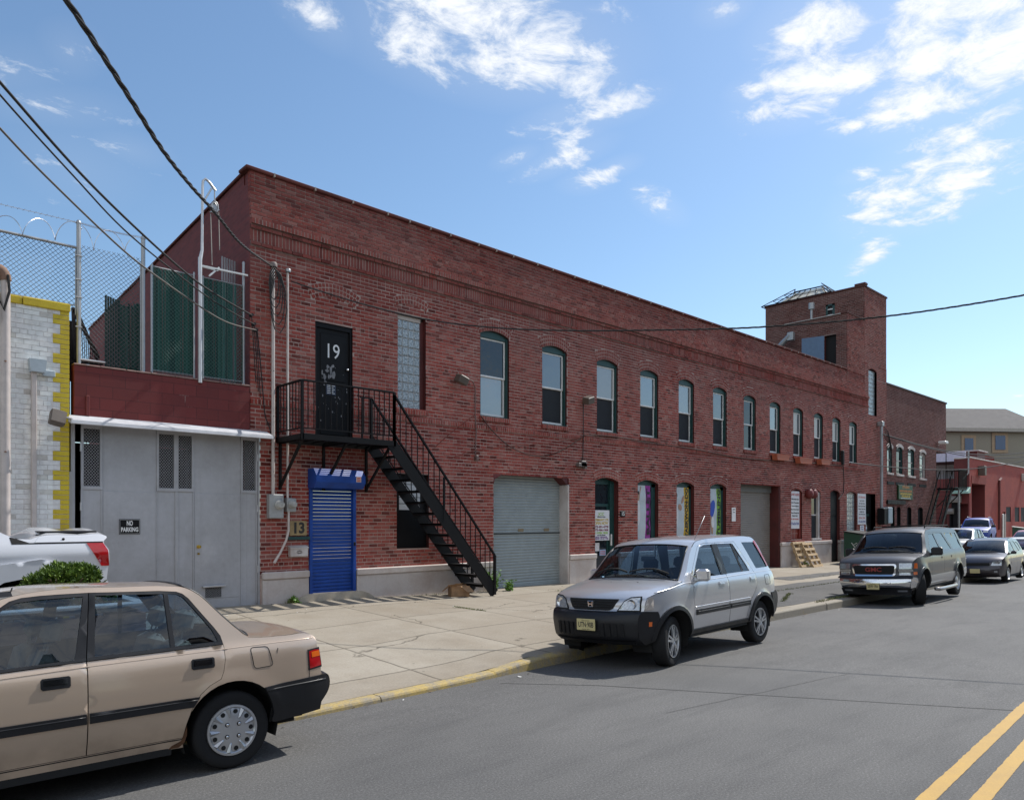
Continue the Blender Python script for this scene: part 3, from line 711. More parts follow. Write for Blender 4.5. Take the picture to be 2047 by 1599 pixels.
g=MB();g.box(9.645,10.33,YF+.08,YF+.14,6.56,6.655);g.box(10.32,10.43,YF+.1,YF+.14,4.5,6.6,1);bp('window_header',g,[M_cream,M_reveal])
blocks('block_frame',36.94,37.94,6.98,9.2,5,11,YF+.1,B)
blocks('block_frame',34.42,35.48,1.1,3.12,5,10,YF+.1,B)
g=MB();g.prism([(34.4,3.1)]+[p for p in arch_poly(34.4,35.5,3.23,1.1) if p[1]>3.05]+[(35.5,3.1)],fxz(YF+.14),0,.03);bp('arch_board',g,M_cream)
# door 19
g=MB();g.box(7.57,8.46,YF+.07,YF+.12,3.6,6.1)
g.box(7.57,7.62,YF+.03,YF+.07,3.6,6.1);g.box(8.41,8.46,YF+.03,YF+.07,3.6,6.1);g.box(7.62,8.41,YF+.03,YF+.07,6.0,6.1)
for z0,z1 in((3.75,4.75),(4.9,5.9)): g.bbox(7.72,8.31,YF+.058,YF+.075,z0,z1,.008)
d19=bp('steel_door',g,M_black)
g=MB();put_text(g,'19',.44,lambda a,b:(8.0+a,YF+.053,5.52+b),sx=.85);bp('door_number',g,M_whitem,d19)
g=MB();r_=random.Random(5)
for i in range(44):
    big=i<12
    cx,cz=(r_.gauss(7.93,.10),r_.gauss(5.08,.09)) if big else (r_.uniform(7.66,8.38),r_.choice((r_.uniform(3.9,4.6),r_.uniform(4.7,5.2))))
    rr=r_.uniform(.02,.05) if big else r_.uniform(.004,.02);n=r_.randint(5,8);el=r_.uniform(.6,2.4)
    g.face([(cx+rr*math.cos(6.28*k/n)*r_.uniform(.5,1.2),YF+.054-i*.00003,cz+rr*el*math.sin(6.28*k/n)*r_.uniform(.5,1.2)) for k in range(n)])
bp('paint_chips',g,plain('chipped_primer',(.20,.20,.21),.8,vary=.4),d19)
g=MB();g.face([(7.84,YF+.05,4.60),(8.08,YF+.05,4.60),(8.08,YF+.05,4.84),(7.84,YF+.05,4.84)],0)
for k in range(5): g.box(7.87,8.05-.03*(k%2),YF+.047,YF+.049,4.63+k*.04,4.642+k*.04,1)
bp('notice_sticker',g,[plain('sticker_blue',(.02,.03,.06),.5),M_whitem],d19)
g=MB();g.lathe([(0,0),(.02,0),(.028,.02),(.03,.05),(.02,.07),(0,.075)],12,Matrix.Translation((8.34,YF+.055,5.18))@Matrix.Rotation(R(90),4,'X'));bp('door_knob',g,M_chrome,d19,smooth=True)
# blue roller door
g=MB()
z=.30
while z<2.62:
    g.prism([(0,z),(-.012,z+.012),(-.016,z+.035),(-.012,z+.058),(0,z+.070)],lambda u,v,t:(t,YF+.05+u,v),7.48,8.46,0);z+=.075
rd=bp('roller_door',g,M_blue)
g=MB();g.bbox(7.42,7.49,YF-.05,YF+.06,.28,2.62,.01);g.bbox(8.45,8.52,YF-.05,YF+.06,.28,2.62,.01);bp('guide_rail',g,M_blue,rd)
g=MB();pr=[(0,2.60),(-.26,2.60),(-.36,2.72),(-.36,2.86),(-.24,3.0),(0,3.0)];g.prism(pr,lambda u,v,t:(t,YF+u,v),7.40,8.56,0);bp('shutter_housing',g,M_blue,rd)
g=MB();g.box(8.33,8.45,YF-.364,YF-.361,2.74,2.86,0)
for k in range(3): g.box(8.345,8.435,YF-.367,YF-.365,2.755+k*.034,2.772+k*.034,1)
bp('housing_sticker',g,[plain('sticker_pale',(.6,.5,.45),.5),plain('sticker_red',(.5,.06,.04),.5)],rd)
g=MB();g.bbox(8.455,8.5,YF-.065,YF-.05,1.38,1.46,.004);bp('lock_plate',g,M_black,rd)
# step at the blue door
g=MB();M1=M_conc
g.prism([(6.98,.20),(7.2,.36),(7.36,.41),(8.6,.40),(8.78,.34),(8.95,.22)],lambda u,v,t:(u,YF-t,v),-.05,.16,0);bp('door_step',g,[plain('step_concrete',(.42,.37,.30),.9,vary=.25,scale=5)])
# dark ground-floor window with blinds
g=MB();g.box(9.61,10.52,YF+.09,YF+.13,1.28,2.16);g.box(9.61,9.73,YF+.085,YF+.13,2.16,3.0);g.box(10.4,10.52,YF+.085,YF+.13,2.16,3.0);g.box(9.73,10.4,YF+.085,YF+.13,2.86,3.0)
bw=bp('boarded_window',g,M_gloss if False else M_black)
g=MB();z=2.17
while z<2.85: g.box(9.73,10.4,YF+.105,YF+.115,z,z+.135);z+=.15
bp('blinds',g,M_whitem,bw);g=MB();g.box(9.73,10.4,YF+.12,YF+.125,2.16,2.86);bp('window_void',g,M_dark,bw)
# shutters of the two garage doors
def shutter(x0,x1,z0,z1,Y,mat,name='garage_door'):
    g=MB();z=z0
    while z<z1:
        g.prism([(0,z),(-.014,z+.02),(-.016,z+.05),(-.004,z+.072),(0,z+.078)],lambda u,v,t:(t,Y+u,v),x0,x1,0);z+=.078
    g.box(x0,x1,Y-.03,Y+.02,z0-.05,z0+.03);return bp(name,g,mat)
gd=shutter(12.58,15.40,.17,3.1,YF+.33,M_shut);g=MB()
g.box(13.75,13.95,YF+.308,YF+.313,1.62,1.70);g.box(14.75,14.95,YF+.308,YF+.313,1.62,1.70);bp('slide_lock',g,plain('old_brass',(.22,.17,.10),.6),gd)
g=MB();g.box(12.58,15.4,YF+.295,YF+.313,1.56,1.575);bp('seam',g,M_black,gd)
g=MB();g.bbox(15.39,15.45,YF-.012,YF+.36,.0,2.92,.02);bp('door_jamb',g,M_white);g=MB();g.prism([(15.15,3.1),(15.43,3.1),(15.43,2.92),(15.37,2.93)],lambda u,v,t:(u,YF+t,v),.02,.32,0);bp('lintel_haunch',g,M_reveal);g=MB()
g.prism([(12.58,3.12),(12.9,3.12),(12.62,2.98),(12.58,2.85)],lambda u,v,t:(u,YF+t,v),-.003,.30,0);bp('lintel_haunch',g,M_redpaint)
gd=shutter(24.89,27.94,.0,3.1,YF+.42,M_shut2);g=MB();g.box(27.90,27.98,YF+.02,YF+.45,-.1,3.28,0);bp('door_jamb',g,M_reveal);g=MB();g.box(24.9,27.89,YF+.34,YF+.5,3.0,3.28,0);bp('drum_housing',g,plain('roller_drum_housing',(.16,.16,.15),.6),gd)
# green-framed door number 15 with glass
l,r=16.58,17.67;g=MB();Y=YF+.22
g.box(l,l+.06,Y,Y+.06,.1,3.1);g.box(r-.2,r,Y-.05,Y+.08,.1,3.1);g.box(l+.06,r-.2,Y,Y+.06,2.33,2.42);g.prism(arch_poly(l,r,3.19,.1)[1:-1]+[(r,3.0),(l,3.0)],fxz(Y+.05),0,.06)
g.box(l+.06,l+.12,Y+.01,Y+.05,.14,2.33);g.box(r-.28,r-.2,Y+.01,Y+.05,.14,2.33);g.box(l+.12,r-.28,Y+.01,Y+.05,.14,.3)
dd=bp('glazed_door',g,M_green)
g=MB();g.face([(l+.12,Y+.03,.3),(r-.28,Y+.03,.3),(r-.28,Y+.03,2.33),(l+.12,Y+.03,2.33)]);g.face([(l+.06,Y+.03,2.42),(r-.2,Y+.03,2.42),(r-.2,Y+.03,3.0),(l+.06,Y+.03,3.0)]);bp('door_glass',g,M_paned,dd)
g=MB();g.bbox(r-.19,r-.15,Y-.1,Y-.05,1.15,1.5,.008);bp('door_handle',g,M_whitem,dd)
M_paper=plain('white_sign_board',(.72,.72,.74),.6,vary=.03);M_ink=plain('sign_ink_black',(.02,.02,.025),.6,vary=0)
M_inkb=plain('sign_ink_blue',(.05,.07,.30),.6,vary=0);M_inkr=plain('sign_ink_red',(.55,.09,.07),.6,vary=0);M_inky=plain('sign_ink_gold',(.62,.42,.06),.6,vary=0);M_inkg=plain('sign_ink_green',(.32,.50,.10),.6,vary=0);M_inkm=plain('sign_ink_maroon',(.22,.03,.06),.6,vary=0);M_inkp=plain('sign_ink_purple',(.16,.05,.25),.6,vary=0)
g=MB();g.face([(l+.18,Y-.002,1.0),(l+.45,Y-.002,1.0),(l+.45,Y-.002,1.25),(l+.18,Y-.002,1.25)],0);g.face([(l+.46,Y-.004,.86),(l+.75,Y-.004,.86),(l+.75,Y-.004,1.04),(l+.46,Y-.004,1.04)],1)
for k in range(3): g.box(l+.49,l+.72,Y-.008,Y-.006,.89+k*.045,.905+k*.045,2)
bp('taped_notice',g,[M_paper,plain('card_blue',(.35,.45,.65),.6),M_inkr],dd)
# panels behind the banners
for k,l,r,t,b in GF:
    if k=='banner':
        g=MB();Y=YF+.12
        pl=[p for p in arch_poly(l,r,t,b) if p[1]>t-RISE-.02];g.prism([(l,t-RISE-.1)]+pl+[(r,t-RISE-.1)],fxz(Y+.05),0,.05);g.box(r-.22,r-.02,Y-.0,Y+.12,b,t-RISE,0);g.box(l,r,Y+.13,Y+.15,b,t-.05,1)
        g.box(l-.0,r,YF-.02,YF+.1,b-.06,b,2);bp('window',g,[M_green,M_dark,M_cream])
    if k=='sign':
        g=MB();g.box(l,r,YF+.12,YF+.16,b,t,0);o=bp('blind_panel',g,plain('red_tile',(.24,.04,.025),.5,vary=.2))
        g=MB()
        for zz in(1.35,1.62,1.89): g.box(l,r-.1,YF+.115,YF+.119,zz,zz+.015)
        for xx in(l+.25,l+.52): g.box(xx,xx+.015,YF+.114,YF+.118,1.12,2.0)
        bp('tile_joint',g,M_mortar,o);g=MB();g.box(r-.13,r,YF+.05,YF+.12,b,t-.1);bp('jamb_board',g,plain('oxide_red_board',(.18,.022,.014),.6),o)
    if k=='wwin':
        g=MB();Y=YF+.12;g.prism([(l,t-RISE-.12)]+[p for p in arch_poly(l,r,t,b) if p[1]>t-RISE-.02]+[(r,t-RISE-.12)],fxz(Y+.04),0,.06,0)
        g.box(r-.15,r-.02,YF+.03,Y+.02,b,t-.1,0);g.box(l,l+.05,Y-.02,Y+.02,b,t-.2,0);g.box(l,r,YF-.06,Y,b-.05,b+.03,0);g.box(l+.05,r-.15,Y-.015,Y+.02,2.10,2.16,0);w=bp('window',g,M_white)
        p=MB();p.face([(l+.05,Y+.01,b),(r-.15,Y+.01,b),(r-.15,Y+.01,2.1),(l+.05,Y+.01,2.1)]);bp('pane',p,M_screen,w);p=MB();p.face([(l+.05,Y+.005,2.16),(r-.15,Y+.005,2.16),(r-.15,Y+.005,t-.24),(l+.05,Y+.005,t-.24)]);bp('pane',p,M_paned,w)
    if k=='black':
        g=MB();Y=YF+.14;g.prism(arch_poly(l,r,t,0.02),fxz(Y+.04),0,.05,0);g.bbox(l+.05,r-.05,Y-.03,Y-.015,.1,2.05,.01);g.bbox(l+.05,r-.05,Y-.03,Y-.015,2.12,3.0,.01);w=bp('black_door',g,M_black)
        g=MB();g.lathe([(0,0),(.03,0),(.035,.05),(0,.06)],10,Matrix.Translation((l+.22,Y-.03,1.05))@Matrix.Rotation(R(90),4,'X'));bp('door_knob',g,M_chrome,w)
g=MB();g.box(36.58,37.78,YF+.25,YF+.3,.0,3.2,0);g.box(36.58,36.66,YF+.1,YF+.25,0,3.2,0);g.box(37.3,37.78,YF+.2,YF+.25,0,3.2,2);g.box(36.58,37.3,YF+.12,YF+.25,2.1,2.2,0);w=bp('green_door',g,[M_green,M_dark,M_black])
g=MB();g.face([(36.68,YF+.2,.2),(37.25,YF+.2,.2),(37.25,YF+.2,2.1),(36.68,YF+.2,2.1)]);bp('door_glass',g,M_pane,w)
# ------------------------------------------------ tower
g=MB();TB=[M_brick2,M_mortar2,M_reveal]
def ft(X): return lambda u,d,z:(X-d,YF+u,z)
f1=ft(34.45);f2=ft(36.45)
dh=(PX(1620.8,680,34.45).y-YF,PX(1620.8,680,34.45).z)
yd0=PX(1671.4,672,34.45).y-YF;yd1=PX(1648.5,672,34.45).y-YF;zt_=PX(1648,672,34.45).z;yd2=yd1+(yd1-yd0)*1.0
hole=(yd0,yd2,8.6,zt_)
# after hinging the leaf covers half of the opening
brickwork(g,.0,4.0,8.6,11.44,f1,[(yd0,yd1,8.6,zt_)],[],rng=random.Random(31));backing(g,0,4.,8.4,11.44,f1,[(yd0,yd1,8.6,zt_,.3)])
wq=(PX(1668.7,607,36.45).y-YF,PX(1651,607,36.45).y-YF,PX(1660,631,36.45).z,PX(1660,608,36.45).z)
brickwork(g,.0,5.06,8.8,13.1,f2,[wq],[],rng=random.Random(32));backing(g,0,5.06,8.6,13.1,f2,[wq+(.15,)])
def ftop(u,d,z): return (34.45+u,YF+d,z)
g.face([(34.45,14,11.4),(36.45,14,11.4),(36.45,18,11.4),(34.45,18,11.4)],1)
g.face([(36.45,14,12.8),(39.2,14,12.8),(39.2,19.06,12.8),(36.45,19.06,12.8)],1)
g.face([(34.45,18,8.6),(36.45,18,8.6),(36.45,18,11.44),(34.45,18,11.44)],1);g.face([(36.45,19.06,8.6),(39.2,19.06,8.6),(39.2,19.06,13.1),(36.45,19.06,13.1)],1)
g.face([(39.2,14,8.6),(39.2,19.06,8.6),(39.2,19.06,13.05),(39.2,14,13.05)],0)
tw=bp('tower',g,TB)
g=MB()
g.box(36.40,36.7,YF-.02,YF+5.1,13.1,13.17,0);g.box(36.7,39.25,YF-.04,YF+.3,13.051,13.13,0);g.box(36.38,36.7,YF-.05,YF+.45,13.17,13.27,0);g.box(34.4,36.45,YF-.03,YF+.28,11.44,11.5,0)
g.box(34.38,34.7,YF+.28,YF+3.0,11.44,11.47,1);bp('tower_coping',g,[M_brick2,M_white],tw)
# skylight lantern on the tower
g=MB();cx0,cx1,cy0,cy1=36.7,39.0,YF+1.9,YF+4.9;zb=13.12;ap=[(37.85,YF+2.7,13.95),(37.85,YF+4.1,13.95)]
c_=[(cx0,cy0,zb),(cx1,cy0,zb),(cx1,cy1,zb),(cx0,cy1,zb)]
g.face([c_[0],c_[1],ap[0]],0);g.face([c_[2],c_[3],ap[1]],0);g.face([c_[1],c_[2],ap[1],ap[0]],0);g.face([c_[3],c_[0],ap[0],ap[1]],0)
sk=bp('skylight',g,plain('wired_glass',(.55,.52,.42),.3,vary=.2),tw)
g=MB()
def lerp(a,b,t): return Vector(a)*(1-t)+Vector(b)*t
for a,b in((c_[0],ap[0]),(c_[1],ap[0]),(c_[2],ap[1]),(c_[3],ap[1]),(ap[0],ap[1])): g.tube([lerp(a,b,-.05)+Vector((0,0,.06)),Vector(b)+Vector((0,0,.08))],.03,6)
for t_ in(.2,.4,.6,.8):
    g.tube([lerp(c_[3],c_[0],t_)+Vector((0,0,.03)),lerp(ap[1],ap[0],t_)+Vector((0,0,.04))],.018,5)
# guard frame over the glass
o_=Vector((0,0,.22));e_=.35
cc=[Vector((cx0-e_,cy0-e_,zb+.05)),Vector((cx1+.1,cy0-e_,zb+.05)),Vector((cx1+.1,cy1+e_,zb+.05)),Vector((cx0-e_,cy1+e_,zb+.05))]
for k in range(4): g.tube([cc[k],cc[(k+1)%4]],.022,5);g.tube([cc[k],Vector(ap[0 if k<2 else 1])+o_],.022,5)
for t_ in(.33,.66):
    q=[c*(1-t_)+(Vector(ap[0 if k<2 else 1])+o_)*t_ for k,c in enumerate(cc)]
    for k in range(4): g.tube([q[k],q[(k+1)%4]],.016,5)
bp('skylight_frame',g,M_black,sk)
# tower door, window
M_bluedoor=plain('blue_grey_door',(.10,.17,.28),.5)
g=MB();ld=.98;a0=R(62)
hx,hy=34.43,YF+yd1
g.box(-.02,.02,0,1.0,8.65,zt_,0,M=Matrix.Translation((hx-.03,hy,0))@Matrix.Rotation(R(14),4,'Z'))
bp('open_door',g,M_bluedoor,tw)
g=MB();g.box(34.6,34.62,YF+yd0,YF+yd1,8.6,zt_);bp('door_void',g,M_dark,tw)
y0,y1,z0,z1=wq;g=MB();g.box(36.47,36.5,YF+y0,YF+y1,z0,z1,1)
for q in((y0,y0+.12,z0,z1),(y1-.1,y1,z0,z1),(y0,y1,z1-.08,z1)): g.box(36.44,36.47,YF+q[0],YF+q[1],q[2],q[3],0)
for zz in(z0,(z0+z1)/2): g.box(36.43,36.465,YF+y0+.1,YF+y1-.1,zz,zz+.05,2)
bp('tower_window',g,[M_green,M_dark,M_whitem],tw)
def vent(name,X,px0,px1,pt,pb,label):
    a=PX(px0,pt,X);b=PX(px1,pb,X);cy=(a.y+b.y)/2;w=abs(a.y-b.y)/2
    g=MB();g.lathe([(w*.4,0),(w*.4,b.z and (a.z-b.z)*.62),(w,(a.z-b.z)*.62),(w,a.z-b.z),(0,a.z-b.z)],12,Matrix.Translation((X-.35,cy,b.z)));o=obj(name,g,M_grey);tag(o,label,'vent pipe');return o
vent('vent_pipe',36.1,1623,1634,610,641,'short grey vent pipe with cap against the tower side')
a=PX(1554,697,34.0);b=PX(1579,671,34.0);g=MB();g.tube([a-(b-a)*.3,b],.13,10);g.bbox(b.x-.1,b.x+.12,b.y-.2,b.y+.1,b.z-.25,b.z+.15,.02);tag(obj('exhaust_duct',g,M_grey),'silver duct slanting up behind the roof parapet beside the tower','duct')
# ================================================================ neighbours
B2=empty('brick_building',(39.3,YF,.0));tag(B2,'lower brown brick building next to the tower, with small white-arched upper windows','building')
YN=14.04
def fn2(u,d,z): return (u,YN-d,z)
w2=[(38.9+.42,39.76,5.66,4.3),(40.69,41.57,5.72,4.28),(42.40,43.32,5.72,4.26),(44.18,45.1,5.66,4.2)]
w2[0]=(39.42,40.1,5.66,4.3)
a2=[(39.9,40.45,2.6,.6),(40.75,41.3,2.6,.6),(42.25,42.9,2.6,.6),(43.9,44.7,2.6,.6)]
hl=[(l,r,b,t,.15) for l,r,t,b in w2]+[(l,r,b,t,.2) for l,r,t,b in a2];hl.append((46.95,48.8,-.3,5.85,.05))
ar=[((l+r)/2,(r-l)/2,t-.12,.12,.2) for l,r,t,b in w2]+[((l+r)/2,(r-l)/2,t-.12,.12,.2) for l,r,t,b in a2]
g=MB();brickwork(g,39.26,48.7,.0,8.76,fn2,hl,ar,rng=random.Random(41),joint=.018);backing(g,39.26,48.7,-.2,8.76,fn2,hl)
for a in ar[4:]: arch_ring(g,a[0],a[1],a[2],a[3],2,fn2)
for a,b in((39.4,40.3),(40.6,41.7),(42.3,43.5),(44.1,45.2)): g.box(a,b,YN-.03,YN,3.72,3.86,2)
g.face([(39.26,YN,8.6),(48.7,YN,8.6),(48.7,26,8.6),(39.26,26,8.6)],1);g.face([(48.7,YN,5.85),(48.7,26,5.85),(48.7,26,8.76),(48.7,YN,8.76)],0);g.face([(46.95,YN,-.2),(46.95,26,-.2),(46.95,26,5.85),(46.95,YN,5.85)],0);g.face([(46.95,YN,5.85),(48.7,YN,5.85),(48.7,26,5.85),(46.95,26,5.85)],2)
wpart('wall',g,[M_brick2,M_mortar2,M_black],B2)
g=MB();g.bbox(39.26,48.78,YN-.05,YN+.3,8.76,8.86,.02);wpart('coping',g,plain('dark_coping',(.06,.04,.035),.7),B2)
g=MB();g.box(39.2,41.7,YN-.12,YN,2.72,2.92);wpart('fascia_beam',g,M_black,B2)
for i,(l,r,t,b) in enumerate(w2):
    g=MB();m=(M_white if i<3 else M_cream);cx=(l+r)/2;hw=(r-l)/2;Ra=(hw*hw+.0144)/(.24);zc=t-Ra;am=math.asin(hw/Ra)
    for k in range(8):
        t0=-am+2*am*k/8;t1=-am+2*am*(k+1)/8
        A=[(cx+q*math.sin(tt),YN-.04,zc+q*math.cos(tt)) for q,tt in((Ra-.01,t0),(Ra-.01,t1),(Ra+.14,t1),(Ra+.14,t0))];g.face(A,0);Bv=[(p[0],YN,p[2]) for p in A];g.face([A[0],A[1],Bv[1],Bv[0]],0);g.face([A[3],A[2],Bv[2],Bv[3]],0)
    g.bbox(l-.08,r+.08,YN-.07,YN+.05,b-.1,b,.01,0);Y=YN+.1
    g.box(l,l+.07,Y-.05,Y,b,t-.1,0);g.box(r-.1,r,Y-.06,Y,b,t-.1,1 if i<3 else 0);g.box(l,r,Y-.03,Y,(b+t)/2-.03,(b+t)/2+.02,0);g.box(l,r,Y-.03,Y,t-.2,t-.02,1 if i<3 else 0);g.box(l,r,Y-.03,Y,b,b+.06,0)
    w=wpart('window',g,[m,M_green],B2);p=MB();p.face([(l,Y-.01,b),(r,Y-.01,b),(r,Y-.01,t),(l,Y-.01,t)]);wpart('pane',p,M_pane if i!=1 else M_paned,w)
for l,r,t,b in a2:
    g=MB();g.box(l,r,YN+.15,YN+.2,b,t);wpart('window_board',g,M_screen,B2)
# red building on the right: front faces the street, end wall faces the camera
XB_,YB_=68.,17.9;ZBt=6.9
RB=empty('red_building',(XB_,YB_,.1));tag(RB,'bright red painted building with tall loading opening at the right','building')
M_redb=facade_paint('faded_red_stucco',(.27,.055,.04),(.20,.038,.03),.85,.9)
t=NT('faded_red_block');bt=t.new('ShaderNodeTexBrick');s_=t.new('ShaderNodeSeparateXYZ');t.link(t.pos(),s_.inputs[0]);cb=t.new('ShaderNodeCombineXYZ');t.link(s_.outputs[0],cb.inputs[0]);t.link(s_.outputs[2],cb.inputs[1]);t.link(cb.outputs[0],bt.inputs['Vector'])
bt.inputs['Scale'].default_value=1;bt.inputs['Brick Width'].default_value=.4;bt.inputs['Row Height'].default_value=.2;bt.inputs['Mortar Size'].default_value=.008
bt.inputs['Color1'].default_value=(.36,.075,.055,1);bt.inputs['Color2'].default_value=(.30,.06,.045,1);bt.inputs['Mortar'].default_value=(.24,.05,.04,1);n=t.noise(.6,6,.7);t.link(t.mix(t.rng(n,.4,.7),bt.outputs[0],(.24,.055,.05)),t.b.inputs['Base Color']);t.set(rough=.9);t.bump(bt.outputs[1],-.4,.01);M_redblk=t.m
def fr(u,d,z): return (u,YB_-d,z)
hr=[(68.6,72.4,.1,4.86,1.8),(79.2,80.9,1.7,3.07,.1),(82.3,84.0,1.7,3.07,.1),(84.6,86.3,1.7,3.07,.1)]
def at68(px,py): return PX(px,py,XB_)
yl=at68(1907,918).y
g=MB();backing(g,XB_,120,-.5,ZBt,fr,hr,d=0,mat=0,rmat=1)
def fe(u,d,z): return (XB_-d,u,z)
zc_=at68(1925,985).z
o1=at68(1916,1007);o2=at68(1935,1060);hS=[(min(o1.y,o2.y),max(o1.y,o2.y),.1,o1.z,.8)]
backing(g,YB_,yl,-.5,at68(1925,917).z,fe,hS,d=0,mat=1,rmat=1);g.face([(XB_,yl,-.5),(XB_,yl+2.4,-.5),(XB_,yl+2.4,at68(1890,957).z),(XB_,yl,at68(1890,957).z)],1);g.face([(XB_,YB_,6.7),(120,YB_,6.7),(120,45,6.7),(XB_,45,6.7)],1)
wpart('wall',g,[M_redblk,M_redpaint],RB)
g=MB();g.bbox(XB_-.05,120,YB_-.07,YB_+.25,ZBt,ZBt+.1,.02);g.bbox(XB_-.06,XB_+.3,YB_+.25,yl,at68(1925,917).z,at68(1925,917).z+.1,.02);wpart('coping',g,M_white,RB)
g=MB();g.box(68.5,72.6,YB_-.04,YB_,4.87,5.5);wpart('lintel',g,M_redb,RB)
g=MB();g.box(68.6,72.4,YB_+1.8,YB_+1.9,.1,4.86,0);g.box(70.2,71.4,YB_+1.2,YB_+1.4,.1,4.8,1);wpart('loading_door',g,[M_dark,plain('pale_blue_door',(.30,.40,.48),.5)],RB)
g=MB();g.box(XB_+.7,XB_+.75,hS[0][0],hS[0][1],.1,o1.z);wpart('side_door',g,plain('beige_door',(.4,.34,.3),.6),RB)
for q in hr[1:]: g=MB();g.box(q[0],q[1],YB_+.05,YB_+.08,q[2],q[3]);wpart('window_board',g,M_screen,RB)
g=MB();g.tube([(76.5,YB_-.1,1.0),(76.5,YB_-.1,5.4),(77.2,YB_-.1,5.6)],.09,6);g.tube([(78.2,YB_-.1,.1),(78.2,YB_-.1,2.6)],.07,6);wpart('wall_pipe',g,M_reveal,RB)
g=MB();g.bbox(77.6,78.6,YB_-.12,YB_-.02,.2,2.4,.02);wpart('meter_panel',g,M_pole,RB)
g=MB();g.box(82,110,YB_+4,YB_+4.3,6.6,8.6,0);g.box(78,80.5,YB_+2,YB_+4,6.6,8.2,1);g.bbox(77.7,80.8,YB_+1.8,YB_+4.2,8.2,8.32,.02,2);wpart('roof_box',g,[M_redb,M_redpaint,M_white],RB)
for a_,b_,c_,d_,nm in((1897,1919,992,1004,'shutter_housing'),(1893,1905,1017,1027,'shutter_housing')):
    p0=PX(a_,c_,XB_-.4);p1=PX(b_,d_,XB_-.4);g=MB();g.prism([(0,p1.z),(-.5,p1.z),(-.6,(p0.z+p1.z)/2),(-.45,p0.z),(0,p0.z+.05)],lambda u,v,t:(XB_+u,t,v),min(p0.y,p1.y),max(p0.y,p1.y));wpart(nm,g,M_shut2,RB)
    g=MB();g.box(XB_-.12,XB_-.02,min(p0.y,p1.y)+.1,max(p0.y,p1.y)-.1,.1,p1.z);wpart('roller_door',g,M_black,RB)
p0=PX(1905,974,XB_-.3);p1=PX(1938,985,XB_-.3);g=MB();g.prism([(0,p1.z),(-.7,p1.z-.05),(-.7,p1.z+.12),(0,p0.z)],lambda u,v,t:(XB_+u,t,v),min(p0.y,p1.y),max(p0.y,p1.y));wpart('canopy',g,plain('mint_canopy',(.30,.47,.40),.6),RB)
g=MB();q0=PX(1936,902,XB_-.2);q1=PX(1936,945,XB_-.2);g.tube([(q0.x,q0.y,q0.z),(q1.x,q1.y,q1.z),(q1.x,q1.y+.4,q1.z-.5)],.06,6);wpart('service_mast',g,M_grey,RB)
def wallbox(n,px,py,Y,label,w=.28,h=.3,d=.3,cat='wall light',mat=None,grp=None):
    c=P(px,py,Y);g=MB();g.bbox(-w/2,w/2,-d,0,-h/2,h/2,.03);o=obj(n,g,mat or M_bronze);o.location=c;tag(o,label,cat,grp);return o
wallbox('wall_light',1957,941,YB_-.02,'lamp box high on the red wall above the loading opening',.5,.8,.5)
wallbox('wall_light',2043,954,YB_-.02,'pale lamp box near the right edge of the red wall',.5,.7,.5,mat=M_white)
p0=PX(1868,906,72);p1=PX(1908,960,72);GW=MB();GW.box(72,72.3,p1.y-.8,p0.y+1.5,0,p0.z+.05);tag(obj('white_wall',GW,plain('lavender_white_render',(.62,.64,.76),.8)),'pale lavender-white wall behind the far iron stair','wall')
# big beige building far behind
F1=empty('beige_building',(78,34,0));tag(F1,'large beige apartment building with grey hip roof, behind the red building','building')
pe=[P(1800,866,40),P(2500,822,34)]
def onl(px,py,Y): return P(px,py,Y)
x0,x1=62,140;y0=36
zl=P(1893,862,y0).z
# front runs obliquely so that its eaves climb to the right as in the photograph
A=P(1850,866,30);Bq=PX(2200,836,110);A=Vector((66,30,0));k=ray(1893,862);
def hit(px,py,a,b):
    r=ray(px,py);dx,dy=b[0]-a[0],b[1]-a[1];den=r[0]*dy-r[1]*dx;t_=(a[0]*dy-a[1]*dx)/den;return Vector((r[0]*t_,r[1]*t_,H+r[2]*t_))
a_=(64,44);b_=(92,22)
pL=hit(1860,864,a_,b_);pR=hit(2150,842,a_,b_);ze=hit(1950,857,a_,b_).z
d_=(Vector(b_)-Vector(a_)).normalized();n_=Vector((-d_.y,d_.x))
if n_.x<0:n_=-n_
g=MB();A2=Vector((a_[0],a_[1]));B2_=Vector((b_[0],b_[1]))+d_*6
def V3(v,z): return (v.x,v.y,z)
g.face([V3(A2,-.5),V3(B2_,-.5),V3(B2_,ze),V3(A2,ze)]);g.face([V3(B2_,-.5),V3(B2_+n_*18,-.5),V3(B2_+n_*18,ze),V3(B2_,ze)]);g.face([V3(A2,-.5),V3(A2+n_*18,-.5),V3(A2+n_*18,ze),V3(A2,ze)])
wpart('wall',g,plain('beige_siding',(.27,.25,.20),.85,vary=.05),F1)
pk=hit(2010,817,(a_[0]+n_.x*8,a_[1]+n_.y*8),(b_[0]+n_.x*8,b_[1]+n_.y*8))
g=MB();o=.6;e0=A2-d_*o-n_*o;e1=B2_+d_*o-n_*o;e2=B2_+d_*o+n_*18.6;e3=A2-d_*o+n_*18.6;rr0=Vector((pk.x,pk.y))-d_*26;rr1=Vector((pk.x,pk.y))
g.face([V3(e0,ze),V3(e1,ze),V3(rr1,pk.z),V3(rr0,pk.z-.2)]);g.face([V3(e1,ze),V3(e2,ze),V3(rr1,pk.z)]);g.face([V3(e2,ze),V3(e3,ze),V3(rr0,pk.z-.2),V3(rr1,pk.z)]);g.face([V3(e3,ze),V3(e0,ze),V3(rr0,pk.z-.2)])
wpart('roof',g,plain('grey_shingles',(.095,.088,.085),.95,vary=.12,scale=2),F1)
g=MB();g.face([V3(e0,ze-.35),V3(e1,ze-.35),V3(e1,ze+.02),V3(e0,ze+.02)]);wpart('eaves_board',g,plain('eaves_white',(.38,.36,.32),.7),F1)
